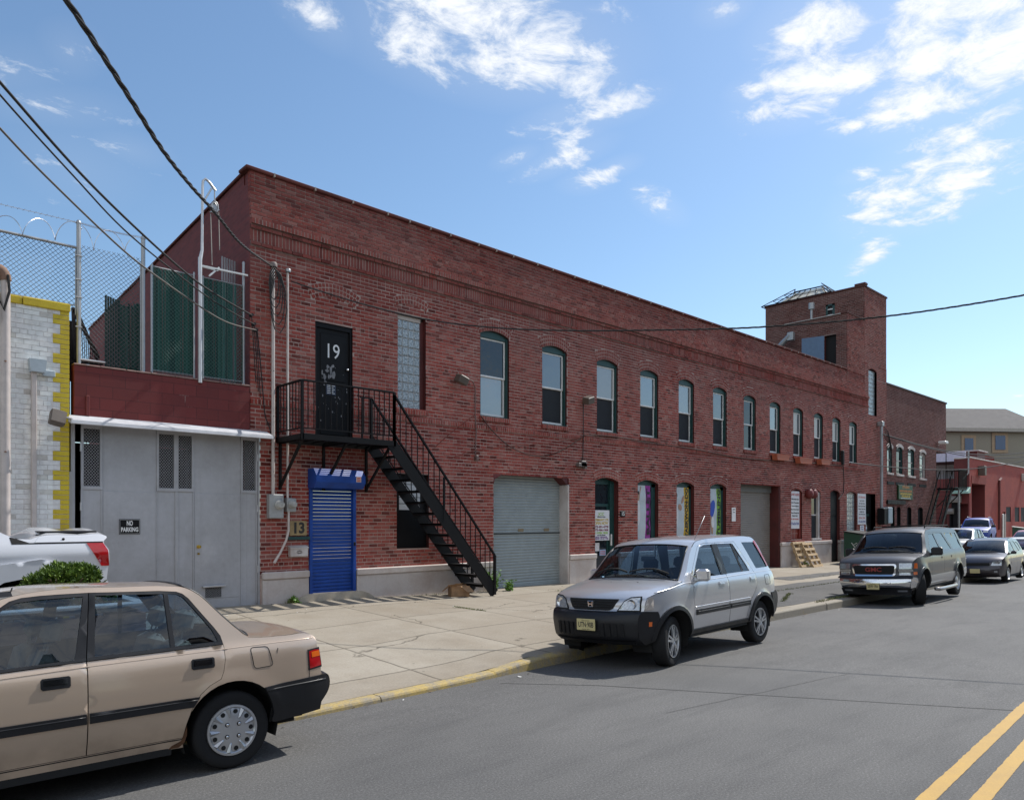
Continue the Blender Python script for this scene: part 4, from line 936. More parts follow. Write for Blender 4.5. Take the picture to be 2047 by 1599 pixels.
for px0,px1,pt,pb in((1927,1944,876,901),(1988,2008,871,899)):
    q=[hit(px0,pt,a_,b_),hit(px1,pt,a_,b_),hit(px1,pb,a_,b_),hit(px0,pb,a_,b_)];zt=(q[0].z+q[1].z)/2;zb=(q[2].z+q[3].z)/2;off3=Vector((-n_.x,-n_.y,0))
    g=MB();m=.35
    p0=Vector((q[0].x,q[0].y));p1=Vector((q[1].x,q[1].y));dd_=(p1-p0).normalized()*m
    g.face([V3(p0-dd_-n_*.08,zb-m),V3(p1+dd_-n_*.08,zb-m),V3(p1+dd_-n_*.08,zt+m),V3(p0-dd_-n_*.08,zt+m)]);w=wpart('window',g,plain('tan_trim',(.36,.27,.18),.8),F1)
    g=MB();g.face([V3(p0-n_*.14,zb),V3(p1-n_*.14,zb),V3(p1-n_*.14,zt),V3(p0-n_*.14,zt)]);wpart('pane',g,glassy('blue_pane',None,(.05,.09,.18),False,1.6),w)
# ================================================================ left side: block wall over steel gate
GX0,GX1=3.24,6.34
BW=empty('garage_block_wall',(3.12,YF,.2));tag(BW,'dark red painted concrete block wall above the grey steel gate','wall')
t=NT('red_painted_block');bt=t.new('ShaderNodeTexBrick');s_=t.new('ShaderNodeSeparateXYZ');t.link(t.pos(),s_.inputs[0]);cb=t.new('ShaderNodeCombineXYZ');t.link(t.math('ADD',s_.outputs[0],.13),cb.inputs[0]);t.link(t.math('ADD',s_.outputs[2],.03),cb.inputs[1]);t.link(cb.outputs[0],bt.inputs['Vector'])
bt.inputs['Scale'].default_value=1;bt.inputs['Brick Width'].default_value=.405;bt.inputs['Row Height'].default_value=.203;bt.inputs['Mortar Size'].default_value=.008;bt.inputs['Mortar Smooth'].default_value=.3
bt.inputs['Color1'].default_value=(.165,.022,.02,1);bt.inputs['Color2'].default_value=(.125,.017,.015,1);bt.inputs['Mortar'].default_value=(.09,.013,.012,1)
n=t.noise(1.6,7,.7);c=t.mix(t.math('MULTIPLY',t.rng(n,.45,.75),.5),bt.outputs[0],(.085,.015,.016));ef=t.math('MULTIPLY',t.rng(t.noise(2.5,5,.7),.6,.66),t.rng(bt.outputs[1],.2,.8));c=t.mix(t.math('MULTIPLY',ef,.6),c,(.33,.22,.2))
t.link(c,t.b.inputs['Base Color']);t.set(rough=.7);t.bump(bt.outputs[1],-.7,.012);M_blockp=t.m
g=MB();g.bbox(3.12,6.17,YF,YF+.2,3.62,4.55,.015,0);wpart('block_wall',g,M_blockp,BW)
g=MB();r_=random.Random(3)
x=3.12
while x<6.1: g.bbox(x,min(x+.4,6.16),YF-.012,YF+.21,4.55,4.575+r_.uniform(-.004,.006),.008);x+=.41
wpart('cap',g,plain('weathered_cap',(.26,.17,.15),.9,vary=.3),BW)
g=MB();g.prism([(0,3.70),(-.30,3.585),(-.31,3.53),(-.29,3.52),(0,3.60)],lambda u,v,t:(t,YF+u,v),3.02,6.5,0);g.bbox(3.3,3.36,YF-.03,YF,3.7,4.05,.01,1);o=wpart('flashing_canopy',g,[plain('white_painted_flashing',(.50,.51,.54),.6,vary=.1),M_redpaint],BW)
g=MB();g.box(3.08,3.14,YF+.0,YF+.2,-.1,3.62,0);g.box(6.338,6.368,YF+.01,YF+.2,.2,3.57,0);wpart('gate_post',g,M_gate,BW)
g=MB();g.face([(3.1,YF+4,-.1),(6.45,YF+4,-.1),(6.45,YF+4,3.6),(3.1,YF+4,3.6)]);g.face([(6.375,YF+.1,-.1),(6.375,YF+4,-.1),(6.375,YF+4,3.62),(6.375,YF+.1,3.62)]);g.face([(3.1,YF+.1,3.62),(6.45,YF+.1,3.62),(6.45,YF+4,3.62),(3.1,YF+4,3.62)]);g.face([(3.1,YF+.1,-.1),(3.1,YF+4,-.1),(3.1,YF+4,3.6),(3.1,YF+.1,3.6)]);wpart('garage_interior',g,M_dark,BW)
# the gate itself: two leaves
def mesh_panel(x0,x1,z0,z1,Y,p=.045,h=.028,t=.0045):
    g=MB();nx=int((x1-x0)/p)+1;nz=int((z1-z0)/h)+1
    for k in range(nz):
        z=z0+k*h
        for i in range(nx):
            x=x0+i*p+(p/2 if k%2 else 0)
            for dx in(-p/2,p/2):
                xa,xb=x,x+dx
                if min(xa,xb)<x0 or max(xa,xb)>x1 or z+h>z1: continue
                g.mesh([(xa,Y,z-t),(xa,Y,z+t),(xb,Y,z+h+t),(xb,Y,z+h-t)],[(0,1,2,3)])
    return g
GT=empty('steel_gate',(3.2,YF+.05,.2));tag(GT,'tall grey sheet steel double gate with a no parking sign','gate')
Yg=YF+.06
for nm,(xa,xb,msh) in (('a',(3.24,4.80,((3.28,3.53),(4.49,4.75)))),('b',(4.80,6.335,((4.83,5.07),(6.04,6.30))))):
    g=MB()
    mx0,mx1=msh[0];my0,my1=msh[1]
    g.box(xa,xb,Yg,Yg+.03,.22 if nm=='b' else .3,2.50);g.box(mx1+.02,my0-.02,Yg,Yg+.03,2.50,3.56)
    for a,b in((xa,mx0),(mx1,mx1+.04),(my0-.04,my0),(my1,xb)): g.bbox(a,b,Yg-.02,Yg+.03,2.46,3.56,.004)
    g.bbox(xa,mx1+.04,Yg-.021,Yg+.03,2.46,2.52,.004);g.bbox(my0-.04,xb,Yg-.021,Yg+.03,2.46,2.52,.004);g.bbox(xa,mx1+.04,Yg-.021,Yg+.03,3.50,3.56,.004);g.bbox(my0-.04,xb,Yg-.021,Yg+.03,3.50,3.56,.004)
    for xx in(mx1+.03,my0-.035): g.bbox(xx-.012,xx+.012,Yg-.014,Yg,.3,2.46,.004)
    g.bbox(xa,xa+.03,Yg-.016,Yg,.3,2.46,.004);g.bbox(xb-.03,xb,Yg-.016,Yg,.3,2.46,.004)
    g.bbox(mx1+.05,my0-.05,Yg-.008,Yg,.45,2.44,.004)
    lf=wpart('gate_leaf',g,M_gate,GT)
    for a,b in msh: wpart('mesh_screen',mesh_panel(a,b,2.52,3.50,Yg),M_gate,lf)
    if nm=='b':
        g=MB();put_=Matrix.Translation((5.19,Yg,1.44))@Matrix.Rotation(R(90),4,'X');g.lathe([(0,-.0),(.035,0),(.035,.012),(.014,.02),(.014,.04),(.032,.055),(.03,.075),(0,.08)],14,put_);g.lathe([(0,0),(.02,0),(.02,.03),(0,.03)],12,Matrix.Translation((5.19,Yg,1.31))@Matrix.Rotation(R(90),4,'X'));wpart('door_knob',g,M_brass,lf,smooth=True,angle=40)
        g=MB();g.box(5.32,5.62,Yg-.012,Yg-.008,.47,.66);wpart('vent_back',g,M_dark,lf);wpart('vent_mesh',mesh_panel(5.32,5.62,.46,.66,Yg-.02,.03,.02,.003),M_gate,lf)
        g=MB();g.bbox(5.25,5.68,Yg-.09,Yg,.67,.70,.006);wpart('vent_hood',g,M_pole,lf)
for z in(.9,2.1,3.1):
    g=MB();g.tube([(6.335,Yg-.03,z),(6.335,Yg-.03,z+.14)],.014,8);g.tube([(3.235,Yg-.03,z),(3.235,Yg-.03,z+.14)],.014,8);wpart('hinge',g,M_pole,GT)
g=MB();g.bbox(3.83,4.17,Yg-.02,Yg-.012,1.69,1.955,.002,0)
for q in((3.84,4.16,1.70,1.703),(3.84,4.16,1.942,1.945),(3.84,3.843,1.7,1.945),(4.157,4.16,1.7,1.945)): g.box(q[0],q[1],Yg-.022,Yg-.0205,q[2],q[3],1)
put_text(g,'NO',.115,lambda a,b:(4.0+a,Yg-.022,1.88+b),1,bold=.004,width=.10);put_text(g,'PARKING',.105,lambda a,b:(4.0+a,Yg-.022,1.77+b),1,bold=.004,width=.28)
tag(obj('no_parking_sign',g,[M_black,M_whitem]),'small black sign reading NO PARKING on the grey gate','sign')
# ------------------------------------------------ white brick building with yellow edging
WB=empty('white_brick_building',(3.0,13.9,.2));tag(WB,'white painted brick building with yellow edging at the far left','building')
YW=13.9
def fw(u,d,z): return (u,YW-d,z)
M_wbr=brick_mat('whitewashed_brick',[(0,(.76,.75,.74)),(.15,(.84,.84,.83)),(.95,(.88,.88,.87)),(.99,(.52,.46,.42)),(1,(.3,.24,.2))],(.78,.77,.75),.3,-10,-9,(50,60))
M_wmo=plain('dirty_white_joint',(.66,.63,.61),.9,vary=.35,scale=3)
g=MB();brickwork(g,-4,2.80,.2,5.38,fw,joint=.009,rng=random.Random(51));backing(g,-4,3.03,.0,5.38,fw,[],d=-.006)
wpart('wall',g,[M_wbr,M_wmo],WB)
g=MB();z=.2;k=0
while z<5.33:
    a=2.905 if k%4 in(0,1) else 2.79
    if k%4 in(2,3): a=2.80
    else: a=2.905
    g.bbox(a,3.035,YW-.006,YW+.3,z,z+.071,.003,0)
    if a>2.85: g.box(2.80,2.902,YW-.001,YW+.1,z,z+.071,1)
    z+=.08;k+=1
wpart('quoins',g,[M_yellow,M_wbr],WB)
g=MB();g.bbox(-4,2.02+.35,YW-.03,YW+.3,5.381,5.50,.01);g.bbox(2.38,3.045,YW-.035,YW+.3,5.379,5.51,.012);wpart('coping',g,M_yellow,WB)
g=MB();g.face([(3.035,YW+.3,0),(3.035,YW+9,0),(3.035,YW+9,5.4),(3.035,YW+.3,5.4)]);g.face([(-4,YW,5.38),(3.03,YW,5.38),(3.03,YW+9,5.38),(-4,YW+9,5.38)]);wpart('side_wall',g,M_black,WB)
# service pipe with weatherhead at the very left
a=P(11,600,13.7);xs_=a.x;zt=P(11,545,13.7).z
g=MB();g.tube([(xs_,13.72,.2),(xs_,13.72,zt-.12)],.068,14,0)
arc=[(xs_-.09+.09*math.cos(t_),13.72,zt-.12+.16*math.sin(t_)) for t_ in [R(d) for d in range(0,200,20)]];g.tube(arc,[.085]*len(arc),12,1)
g.tube([(xs_-.15,13.7,zt-.08),(xs_-.10,13.68,zt-.4),(xs_-.03,13.64,zt-.6),(xs_+.04,13.62,zt-.3),(xs_+.02,13.62,zt-.05)],.02,6,2);g.tube([(xs_-.18,13.7,zt-.08),(xs_-.16,13.68,zt-.5),(xs_-.1,13.64,zt-.75)],.02,6,2)
for z in(1.5,3.,4.4): g.tube([(xs_-.06+.0,13.72,z),(xs_+.0,13.64,z)],.012,5,1)
tag(obj('service_conduit',g,[M_conduit,plain('rusty_cap',(.22,.13,.09),.8),M_wire],smooth=True,angle=50),'thick white conduit with rusty bent weatherhead at the far left edge','pipe')
xd=P(69,800,13.8).x
g=MB();g.bbox(xd-.035,xd+.035,YW-.09,YW-.01,.3,P(69,738,13.8).z,.01,0);b=P(72,731,13.8);g.prism([(-.10,-.1),(.10,-.1),(.12,.1),(-.12,.1)],lambda u,v,t:(b.x+.02+u,YW-.01-t,b.z+v),0,.15,1);g.bbox(b.x+.1,b.x+.28,YW-.05,YW-.01,b.z-.14,b.z-.04,.01,1)
tag(obj('downpipe',g,[M_conduit,plain('pale_blue_hopper',(.40,.46,.50),.6)]),'square white downpipe with hopper box on the white wall','downpipe')
c=P(116,834,13.5);g=MB();g.bbox(-.11,.11,-.05,.1,-.12,.12,.02,M=Matrix.Rotation(R(12),4,'Y')@Matrix.Rotation(R(-20),4,'X'));g.tube([(.1,.05,.02),(.22,.2,.02),(.35,.38,.0)],.016,8,1)
o=obj('flood_light',g,[M_bronze,M_grey]);o.location=c;tag(o,'square dark flood lamp on an arm by the yellow brick edging','flood lamp')
# dark gap filler between the white building and the gate: plank and rusted panel
g=MB();g.box(3.03,3.09,14.1,14.3,0,4.5,0);g.box(3.045,3.11,13.98,14.05,.2,2.75,1);tag(obj('gap_boards',g,[plain('rusty_boards',(.07,.03,.025),.9,vary=.4,scale=9),M_gate]),'dark narrow boarded gap between yellow edging and grey gate','boards')
g=MB();r_=random.Random(6)
a=P(146,620,15.2);b=P(196,712,15.2)
for k in range(4): g.bar(a+Vector((.05*k,.1*k,.0)),b+Vector((.03*k,.12*k,0)),.05,.05)
g.bar(P(146,615,15.2),P(150,722,15.2),.05,.05);g.bar(P(140,722,15.2),P(205,727,15.2),.05,.06);g.box(3.2,3.5,15.4,15.5,4.5,5.6)
for k in range(12): q=k/12;g.bar(a+(b-a)*q,P(150+4*k,722,15.2),.012,.012)
tag(obj('broken_frame',g,plain('weathered_timber',(.045,.035,.03),.9,vary=.4)),'dark broken timber frame leaning behind the fence','frame')
# ------------------------------------------------ fence on top of the block wall
ZT=4.57;YFn=14.08
def fx(px): return P(px,700,YFn).x
def fz(px,py): return P(px,py,YFn).z
def link_mesh(g,x0,x1,z0,z1,Y,p=.078,t=.0042,zt=None):
    # diamond mesh drawn as thin prisms
    W=x1-x0
    for sgn in(1,-1):
        c=-(z1-z0)
        while c<W:
            # line x=x0+c+s , z=z0+s  (sgn 1)  or mirrored
            s0=max(0,-c);s1=min(z1-z0,W-c)
            if s1>s0:
                xa,xb=c+s0,c+s1
                if sgn<0: xa,xb=W-xa,W-xb
                a=Vector((x0+xa,Y+.004*sgn,z0+s0));b=Vector((x0+xb,Y+.004*sgn,z0+s1))
                d=Vector((b.z-a.z,0,-(b.x-a.x))).normalized()*t
                g.mesh([a-d,a+d,b+d,b-d,a+Vector((0,-t,0)),b+Vector((0,-t,0))],[(0,1,2,3),(0,4,5,3),(1,4,5,2)])
            c+=p
def post(px,ptop,r,label,mat=None,Y=YFn,cap=True):
    x=P(px,700,Y).x;zt=P(px,ptop,Y).z;g=MB();g.lathe([(r,0),(r,zt-ZT-.02),(r*1.15,zt-ZT-.02),(r*1.15,zt-ZT+.01),(r*.5,zt-ZT+.04),(0,zt-ZT+.045)],12)
    o=obj('fence_post',g,mat or M_grey,smooth=True,angle=40);o.location=(x,Y,ZT);tag(o,label,'fence post','posts of the chain-link fence');return o
post(157,445,.034,'grey fence post nearest the yellow-edged building, fence top rail meets it')
post(286,476,.036,'grey fence post between the see-through mesh and the green slats')
post(304,531,.018,'thin tube post at the left side of the middle slatted panel');post(388,548,.018,'thin tube post at the right side of the middle slatted panel');post(487,527,.026,'slim post against the brick corner, right end of the slats')
FE=empty('chain_link_fence',(fx(157),YFn,ZT));tag(FE,'see-through grey chain-link fence on top of the red block wall','fence')
def zat(px,y0,x0p): return P(px,y0,YFn).z
g=MB();xa=P(-80,600,YFn).x;z1=P(100,480,YFn).z
link_mesh(g,-1.2,fx(156),5.45,P(80,478,YFn).z,YFn,t=.0036);link_mesh(g,fx(160),fx(282),4.62,P(220,503,YFn).z,YFn,t=.0036);wpart('chain_mesh',g,plain('dull_mesh_wire',(.10,.10,.105),.6,vary=0),FE)
g=MB();zr=P(80,479,YFn).z
g.tube([(-1.5,YFn,zr),(fx(157),YFn,zr)],.024,8);g.tube([(-1.5,YFn,5.56),(fx(157),YFn,5.56)],.012,6)
for px in(151,161,281): g.tube([(fx(px),YFn,4.6 if px>157 else 5.4),(fx(px),YFn,zr-.05)],.01,6)
for z in(5.2,5.7,6.0,6.4): g.tube([(fx(150),YFn-.03,z),(fx(163),YFn-.03,z)],.012,5)
g.tube([(fx(160),YFn,4.66),(fx(210),YFn,4.66)],.02,6);wpart('rail',g,M_grey,FE)
g=MB();zb=P(157,449,YFn).z
def barbed(g,a,b,sag):
    pts=[Vector(a)*(1-t/30)+Vector(b)*(t/30)+Vector((0,0,-sag*math.sin(math.pi*t/30))) for t in range(31)];g.tube(pts,.0045,4)
    for q in range(1,60):
        t=q/60;p=Vector(a)*(1-t)+Vector(b)*t+Vector((0,0,-sag*math.sin(math.pi*t)));s=.018;g.tube([p+Vector((-s,0,-s)),p+Vector((s,0,s))],.003,3,cap=False)
zb0=P(80,436,YFn).z
barbed(g,(-1.5,YFn-.02,zb0+.08),(fx(157),YFn-.02,P(157,446,YFn).z),.02);barbed(g,(fx(157),YFn-.02,P(157,446,YFn).z),(fx(285),YFn-.02,P(285,476,YFn).z),.02)
# loose razor coil
def coil(g,px0,px1,yt,yb,n,ph=0):
    pts=[]
    for i in range(n*16+1):
        t=i/(n*16);px=px0+(px1-px0)*t+10*math.sin(2*math.pi*n*t+ph);r=.5+.5*math.cos(2*math.pi*n*t+ph)
        py=yt(px)+(yb(px)-yt(px))*(1-r);pts.append(P(px,py,YFn-.05+.14*math.sin(2*math.pi*n*t+ph)))
    g.tube(pts,.006,4)
coil(g,-40,155,lambda x:430+.09*x,lambda x:462+.17*x,3,1.2);coil(g,160,284,lambda x:448+.22*(x-160),lambda x:500+.05*(x-160),2,.4);wpart('razor_wire',g,plain('bright_wire',(.6,.6,.62),.3,.8,vary=0),FE)
def slats(name,px0,px1,pt0,pt1,Y,label,sp=.055,free=0,pitch=.07,ragged=.05,fr=True,seed=0):
    x0=P(px0,700,Y).x;x1=P(px1,700,Y).x;zt=(P(px0,pt0,Y).z+P(px1,pt1,Y).z)/2;r=random.Random(seed)
    E=empty(name,(x0,Y,ZT));tag(E,label,'fence panel','green slatted fence panels');g=MB();x=x0+.02
    while x<x1-.03:
        w=.047*r.uniform(.85,1.12);dz=r.uniform(-ragged,.0);tilt=r.uniform(-.010,.010)
        if r.random()>.05:
            g.mesh([(x,Y-.003,4.63),(x+w,Y+.006,4.63),(x+w+tilt,Y+.006,zt+dz),(x+tilt,Y-.003,zt+dz)],[(0,1,2,3)],0,min(.98,max(.02,r.gauss(.5,.28))))
        x+=sp*r.uniform(.72,.9)
    wpart('slats',g,M_slat,E);g=MB();link_mesh(g,x0,x1,4.6,zt-.03,Y-.012,pitch,.0036)
    wpart('chain_mesh',g,plain('green_mesh_wire',(.06,.14,.12),.5),E)
    if fr:
        g=MB();g.tube([(x0,Y,zt-.02),(x1,Y,zt-.02)],.012,6);g.tube([(x0,Y,4.64),(x1,Y,4.64)],.012,6);g.tube([(x0,Y-.02,4.6),(x0,Y-.02,zt)],.015,6);g.tube([(x1,Y-.02,4.6),(x1,Y-.02,zt)],.015,6);wpart('panel_frame',g,M_grey,E)
    return E
E1=slats('slat_panel',232,281,596,603,YFn+.25,'green slatted fence panel set back left of the grey post',fr=False,ragged=.12,seed=1)
g=MB()
for k in range(6): x=P(209+5*k,700,YFn+.22).x;zt=P(210,590,YFn+.22).z-.01*k;g.box(x,x+.035,YFn+.21,YFn+.215,4.63,zt)
wpart('loose_slats',g,M_slat,E1)
slats('slat_panel',302,387,532,546,YFn,'green slatted fence panel in the middle, left of the white hoist pole',seed=2)
slats('slat_panel',405,486,556,566,YFn,'green slatted fence panel between white hoist pole and brick corner',seed=3)
# white post with hoist arm
HP=empty('hoist_pole',(P(399,700,13.95).x,13.98,ZT));tag(HP,'white pole with bent arm and pulley standing on the red block wall','hoist pole')
Yh=13.98;p=lambda a,b,dy=0:P(a,b,Yh+dy)
x=p(400,700).x;g=MB();g.tube([(x,Yh,4.5),(x,Yh,p(400,515).z)],.036,12);g.tube([p(400,520),p(404,500),p(404,470)],[.037,.026,.022],10)
g.tube([p(404,500),p(405,372),p(406,362),p(411,358),p(418,364),p(431,382)],.024,10);g.tube([p(406,405),p(423,377)],.016,8)
wpart('pole',g,M_pole,HP,smooth=True,angle=50)
g=MB();g.bar(p(400,531),p(495,551),.04,.03);g.bar(p(404,533),p(436,541),.03,.03);g.bar(p(418,552),p(438,535),.03,.03);wpart('crossbar',g,M_whitem,HP)
g=MB();c=p(429,415);g.tube([p(429,382),p(429,402)],.012,6)
for dy in(-.03,.03):
    pts=[(c.x+.055*math.cos(t_),c.y+dy,c.z+.10*math.sin(t_)) for t_ in[R(d) for d in range(0,360,24)]];g.tube(pts,.012,6,close=True)
g.lathe([(0,-.02),(.05,-.02),(.04,0),(.05,.02),(0,.02)],14,Matrix.Translation(c)@Matrix.Rotation(R(90),4,'X'));g.bar(p(420,424),p(438,420),.03,.02);wpart('pulley',g,M_grey,HP)
g=MB();g.tube([p(421,428),p(424,530)],.008,5);g.tube([p(437,424),p(439,500)],.008,5);wpart('hoist_rope',g,plain('rope_grey',(.35,.33,.3),.8),HP)
g=MB()
for k in range(6): q=P(443+5*k,512+2*k,14.7);g.box(q.x,q.x+.03,14.7,14.71,4.6,q.z)
tag(obj('loose_slats',g,M_grey),'bare grey metal slats sticking up by the brick corner','slats')
# ================================================================ iron stair on the facade
M_iron=M_black
YO=12.94;X0,X1=6.72,8.82;ZP=3.58;ZR=4.61
FS=empty('iron_stair',(X0,YF,.2));tag(FS,'black iron stair and landing climbing to the door numbered 19','stair')
sp_=lambda n,g,**k: wpart(n,g,M_iron,FS,**k)
g=MB();
for k in range(27): y=YO+.03+k*.038;g.box(X0,X1,y,y+.012,ZP-.03,ZP)
for k in range(9): x=X0+k*(X1-X0)/8;g.box(x-.01,x+.01,YO,YF,ZP-.045,ZP-.005)
g.bar((X0,YO,ZP-.04),(X1,YO,ZP-.04),.05,.11);g.bar((X0,YF-.02,ZP-.04),(X1,YF-.02,ZP-.04),.05,.1);g.bar((X0,YO,ZP-.04),(X0,YF,ZP-.04),.05,.1);g.bar((X1,YO,ZP-.04),(X1,YF,ZP-.04),.05,.1)
sp_('landing',g)
for x in(X0+.06,7.75,X1-.03):
    g=MB();g.bar((x,YF-.02,2.55),(x,YF-.02,ZP-.05),.05,.05);g.bar((x,YF-.04,2.62),(x,YO+.1,ZP-.08),.045,.045);g.bar((x,YF,ZP-.09),(x,YO,ZP-.09),.05,.05);sp_('bracket',g)
def rail(n,a,b,zb,zt,cnt,posts=(1,1)):
    a=Vector(a);b=Vector(b);g=MB();U=Vector((0,0,1))
    g.bar(a+U*zt,b+U*zt,.055,.03);g.bar(a+U*(zb+.12),b+U*(zb+.12),.035,.02)
    for i in range(1,cnt): p_=a+(b-a)*i/cnt;g.bar(p_+U*(zb+.12),p_+U*zt,.016,.016)
    for q,o in((a,posts[0]),(b,posts[1])):
        if o: g.bar(q+U*(zb-.1),q+U*zt,.05,.05)
    sp_(n,g)
rail('railing',(X0,YF-.04,0),(X0,YO,0),ZP,ZR,8);rail('railing',(X0,YO,0),(X1,YO,0),ZP,ZR,17,(0,1))
# flight
XA,ZA,XB,ZB=8.80,ZP-.05,11.66,.17
sl=(ZB-ZA)/(XB-XA)
for Y,nm in((YO,'near'),(13.74,'far')):
    g=MB();g.bar((XA-.05,Y,ZA+.02),(XB,Y,ZB+.02),.025,.25,up=(0,0,1));g.bar((XB-.02,Y,.17),(XB-.02,Y,ZB+.22),.05,.05);sp_('stringer',g)
n=14
for i in range(1,n):
    t_=i/n;x=XA+(XB-XA)*t_;z=ZA+(ZB-ZA)*t_;g=MB();g.box(x-.16,x+.10,YO+.01,13.73,z-.015,z+.01)
    g.box(x-.16,x-.145,YO+.01,13.73,z-.05,z+.01);sp_('tread',g)
def frail(Y,xa,top_h):
    g=MB();za=ZA+sl*(xa-XA)
    g.bar((xa,Y,za+top_h),(XB,Y,ZB+.93),.05,.035);g.bar((xa,Y,za+.24),(XB,Y,ZB+.24),.02,.02)
    m=19
    for i in range(1,m): t_=i/m;x=xa+(XB-xa)*t_;z=za+(ZB-za)*t_;g.bar((x,Y,z+.1),(x,Y,z+top_h+( .93-top_h)*t_),.016,.016)
    g.bar((XB,Y,.17),(XB,Y,ZB+.93),.055,.055);g.bar((xa,Y,za-.05),(xa,Y,za+top_h),.05,.05);g.bar(((xa+XB)/2-.1,Y,(za+ZB)/2+.1),((xa+XB)/2-.1,Y,(za+ZB)/2+1.05),.035,.035);sp_('railing',g)
frail(YO,X1,1.05);frail(13.76,8.78,1.02)
g=MB();g.bar((8.5,13.76,4.58),(8.8,13.76,4.58),.04,.03);g.bar((8.55,13.76,ZP),(8.55,13.76,4.58),.03,.03);sp_('railing',g)
# ------------------------------------------------ second iron stair far right
S2=empty('iron_stair',(48.5,13,.1));tag(S2,'small rusty iron stair and landing in front of the annex, far right','stair')
g=MB();zl=P(1900,909,13.2).z;xa,xb=P(1868,909,14).x,P(1918,909,12.4).x;xa,xb=46.9,48.5;y0,y1=12.9,14.0;zl=3.72
g.box(xa,xb,y0,y1,zl-.1,zl);wpart('landing',g,M_black,S2)
g=MB()
for y in(y0,):
    g.bar((xa,y,zl+1.05),(xb,y,zl+1.05),.05,.05)
    for k in range(13): x=xa+(xb-xa)*k/12;g.bar((x,y,zl),(x,y,zl+1.05),.025,.025)
g.bar((xb,y0,zl+1.05),(xb,y1,zl+1.05),.05,.05);g.bar((xa,y0,zl+1.05),(xa,y1,zl+1.05),.05,.05)
for k in range(7): y=y0+(y1-y0)*k/6;g.bar((xb,y,zl),(xb,y,zl+1.05),.025,.025);g.bar((xa,y,zl),(xa,y,zl+1.05),.025,.025)
wpart('railing',g,M_black,S2)
g=MB()
for y in(13.2,13.85): g.bar((xa,y,zl),(43.9,y,.1),.05,.2);g.bar((xa,y,zl+.95),(43.9,y,1.0),.05,.04)
for k in range(1,15): t_=k/15;x=xa+(43.9-xa)*t_;z=zl+(.1-zl)*t_;g.box(x-.12,x+.12,13.2,13.85,z-.02,z);g.bar((x,13.2,z),(x,13.2,z+.95),.02,.02)
for q in(xa,xb): g.bar((q,y0+.1,zl),(q,y1,zl-1.1),.05,.05)
wpart('flight',g,M_black,S2)
g=MB();g.bar((47.2,12.95,.1),(47.2,12.95,zl),.08,.08);wpart('stair_post',g,M_grey,S2)
# ------------------------------------------------ conduits and meters beside the blue door
def zp(px,py,Y=13.9): return P(px,py,Y).z
xa=P(546,700,13.9).x;xb=P(575,700,13.9).x
g=MB();g.tube([(xa,13.9,zp(546,990)),(xa,13.9,zp(546,535))],.034,12,0);g.lathe([(.07,0),(.075,.06),(.05,.10),(0,.11)],12,Matrix.Translation((xa,13.88,zp(546,535))),1)
for z in(2.9,4.,4.9): g.tube([(xa-.045,13.93,z),(xa,13.86,z),(xa+.045,13.93,z)],.01,5,1)
tag(obj('conduit',g,[M_conduit,plain('weatherhead',(.16,.13,.12),.6)],smooth=True,angle=50),'taller pale conduit on the brick corner with dark weatherhead and looped cables','conduit')
g=MB();g.tube([(xb,13.9,zp(575,1000)),(xb,13.9,zp(575,545))],.024,12,0);g.lathe([(.05,0),(.055,.05),(.04,.07),(0,.08)],12,Matrix.Translation((xb,13.88,zp(575,545))),1)
q=[P(a,b,13.88) for a,b in((577,1022),(577,1060),(572,1080),(560,1105),(548,1125))];g.tube(q,[.024,.024,.024,.024,.03],10,0)
tag(obj('conduit',g,[M_conduit,M_grey],smooth=True,angle=50),'thinner pale conduit running down to the smaller electric meter','conduit')
def meter(x0,x1,z0,z1,lab,cx,cz,r):
    E=empty('electric_meter',((x0+x1)/2,YF,z0));tag(E,lab,'electric meter','electric meters by the blue door');g=MB();g.bbox(x0,x1,YF-.14,YF-.003,z0,z1,.012);wpart('meter_box',g,plain('meter_box_grey',(.36,.37,.37),.5,.2,vary=.15),E)
    g=MB();M=Matrix.Translation((cx,YF-.14,cz))@Matrix.Rotation(R(90),4,'X');g.lathe([(r*1.1,0),(r*1.12,.025),(r*.95,.03),(r*.93,.09),(r*.7,.12),(0,.125)],20,M);wpart('meter_dial',g,plain('meter_glass',(.42,.42,.40),.12,vary=.2),E,smooth=True,angle=40)
meter(6.50,6.80,1.97,2.45,'larger grey electric meter box, left of its pair',6.70,2.24,.085);meter(6.87,7.07,2.10,2.38,'smaller grey electric meter, right of its pair above the number 13',6.98,2.25,.075)
g=MB();g.bbox(6.99,7.36,YF-.03,YF-.002,1.62,1.92,.004,0);put_text(g,'13',.30,lambda a,b:(7.175+a,YF-.033,1.765+b),1,bold=.012,sx=.95);g.bbox(6.94,7.42,YF-.06,YF-.002,1.53,1.60,.006,2)
tag(obj('number_plaque',g,[plain('plywood_tan',(.33,.24,.12),.8,vary=.25),plain('faded_black',(.03,.028,.025),.7),M_green]),'tan plaque with black number 13 left of the blue shutter','house number')
MX=empty('mailbox',(7.15,YF,1.19));tag(MX,'small white metal mailbox under the number 13 plaque','mailbox')
g=MB();g.bbox(6.96,7.35,YF-.11,YF-.003,1.19,1.37,.01);wpart('box',g,M_white,MX)
g=MB();g.prism([(0,1.42),(-.12,1.38),(-.125,1.36),(0,1.36)],lambda u,v,t:(t,YF+u,v),6.95,7.36);wpart('lid',g,M_white,MX)
g=MB();c=(7.155,YF-.113,1.285)
for rr,rz in((.055,.032),(.035,.02)):
    g.tube([(c[0]+rr*math.cos(R(d)),c[1],c[2]+rz*math.sin(R(d))) for d in range(0,360,30)],.003,4,close=True)
wpart('emblem',g,M_black,MX)
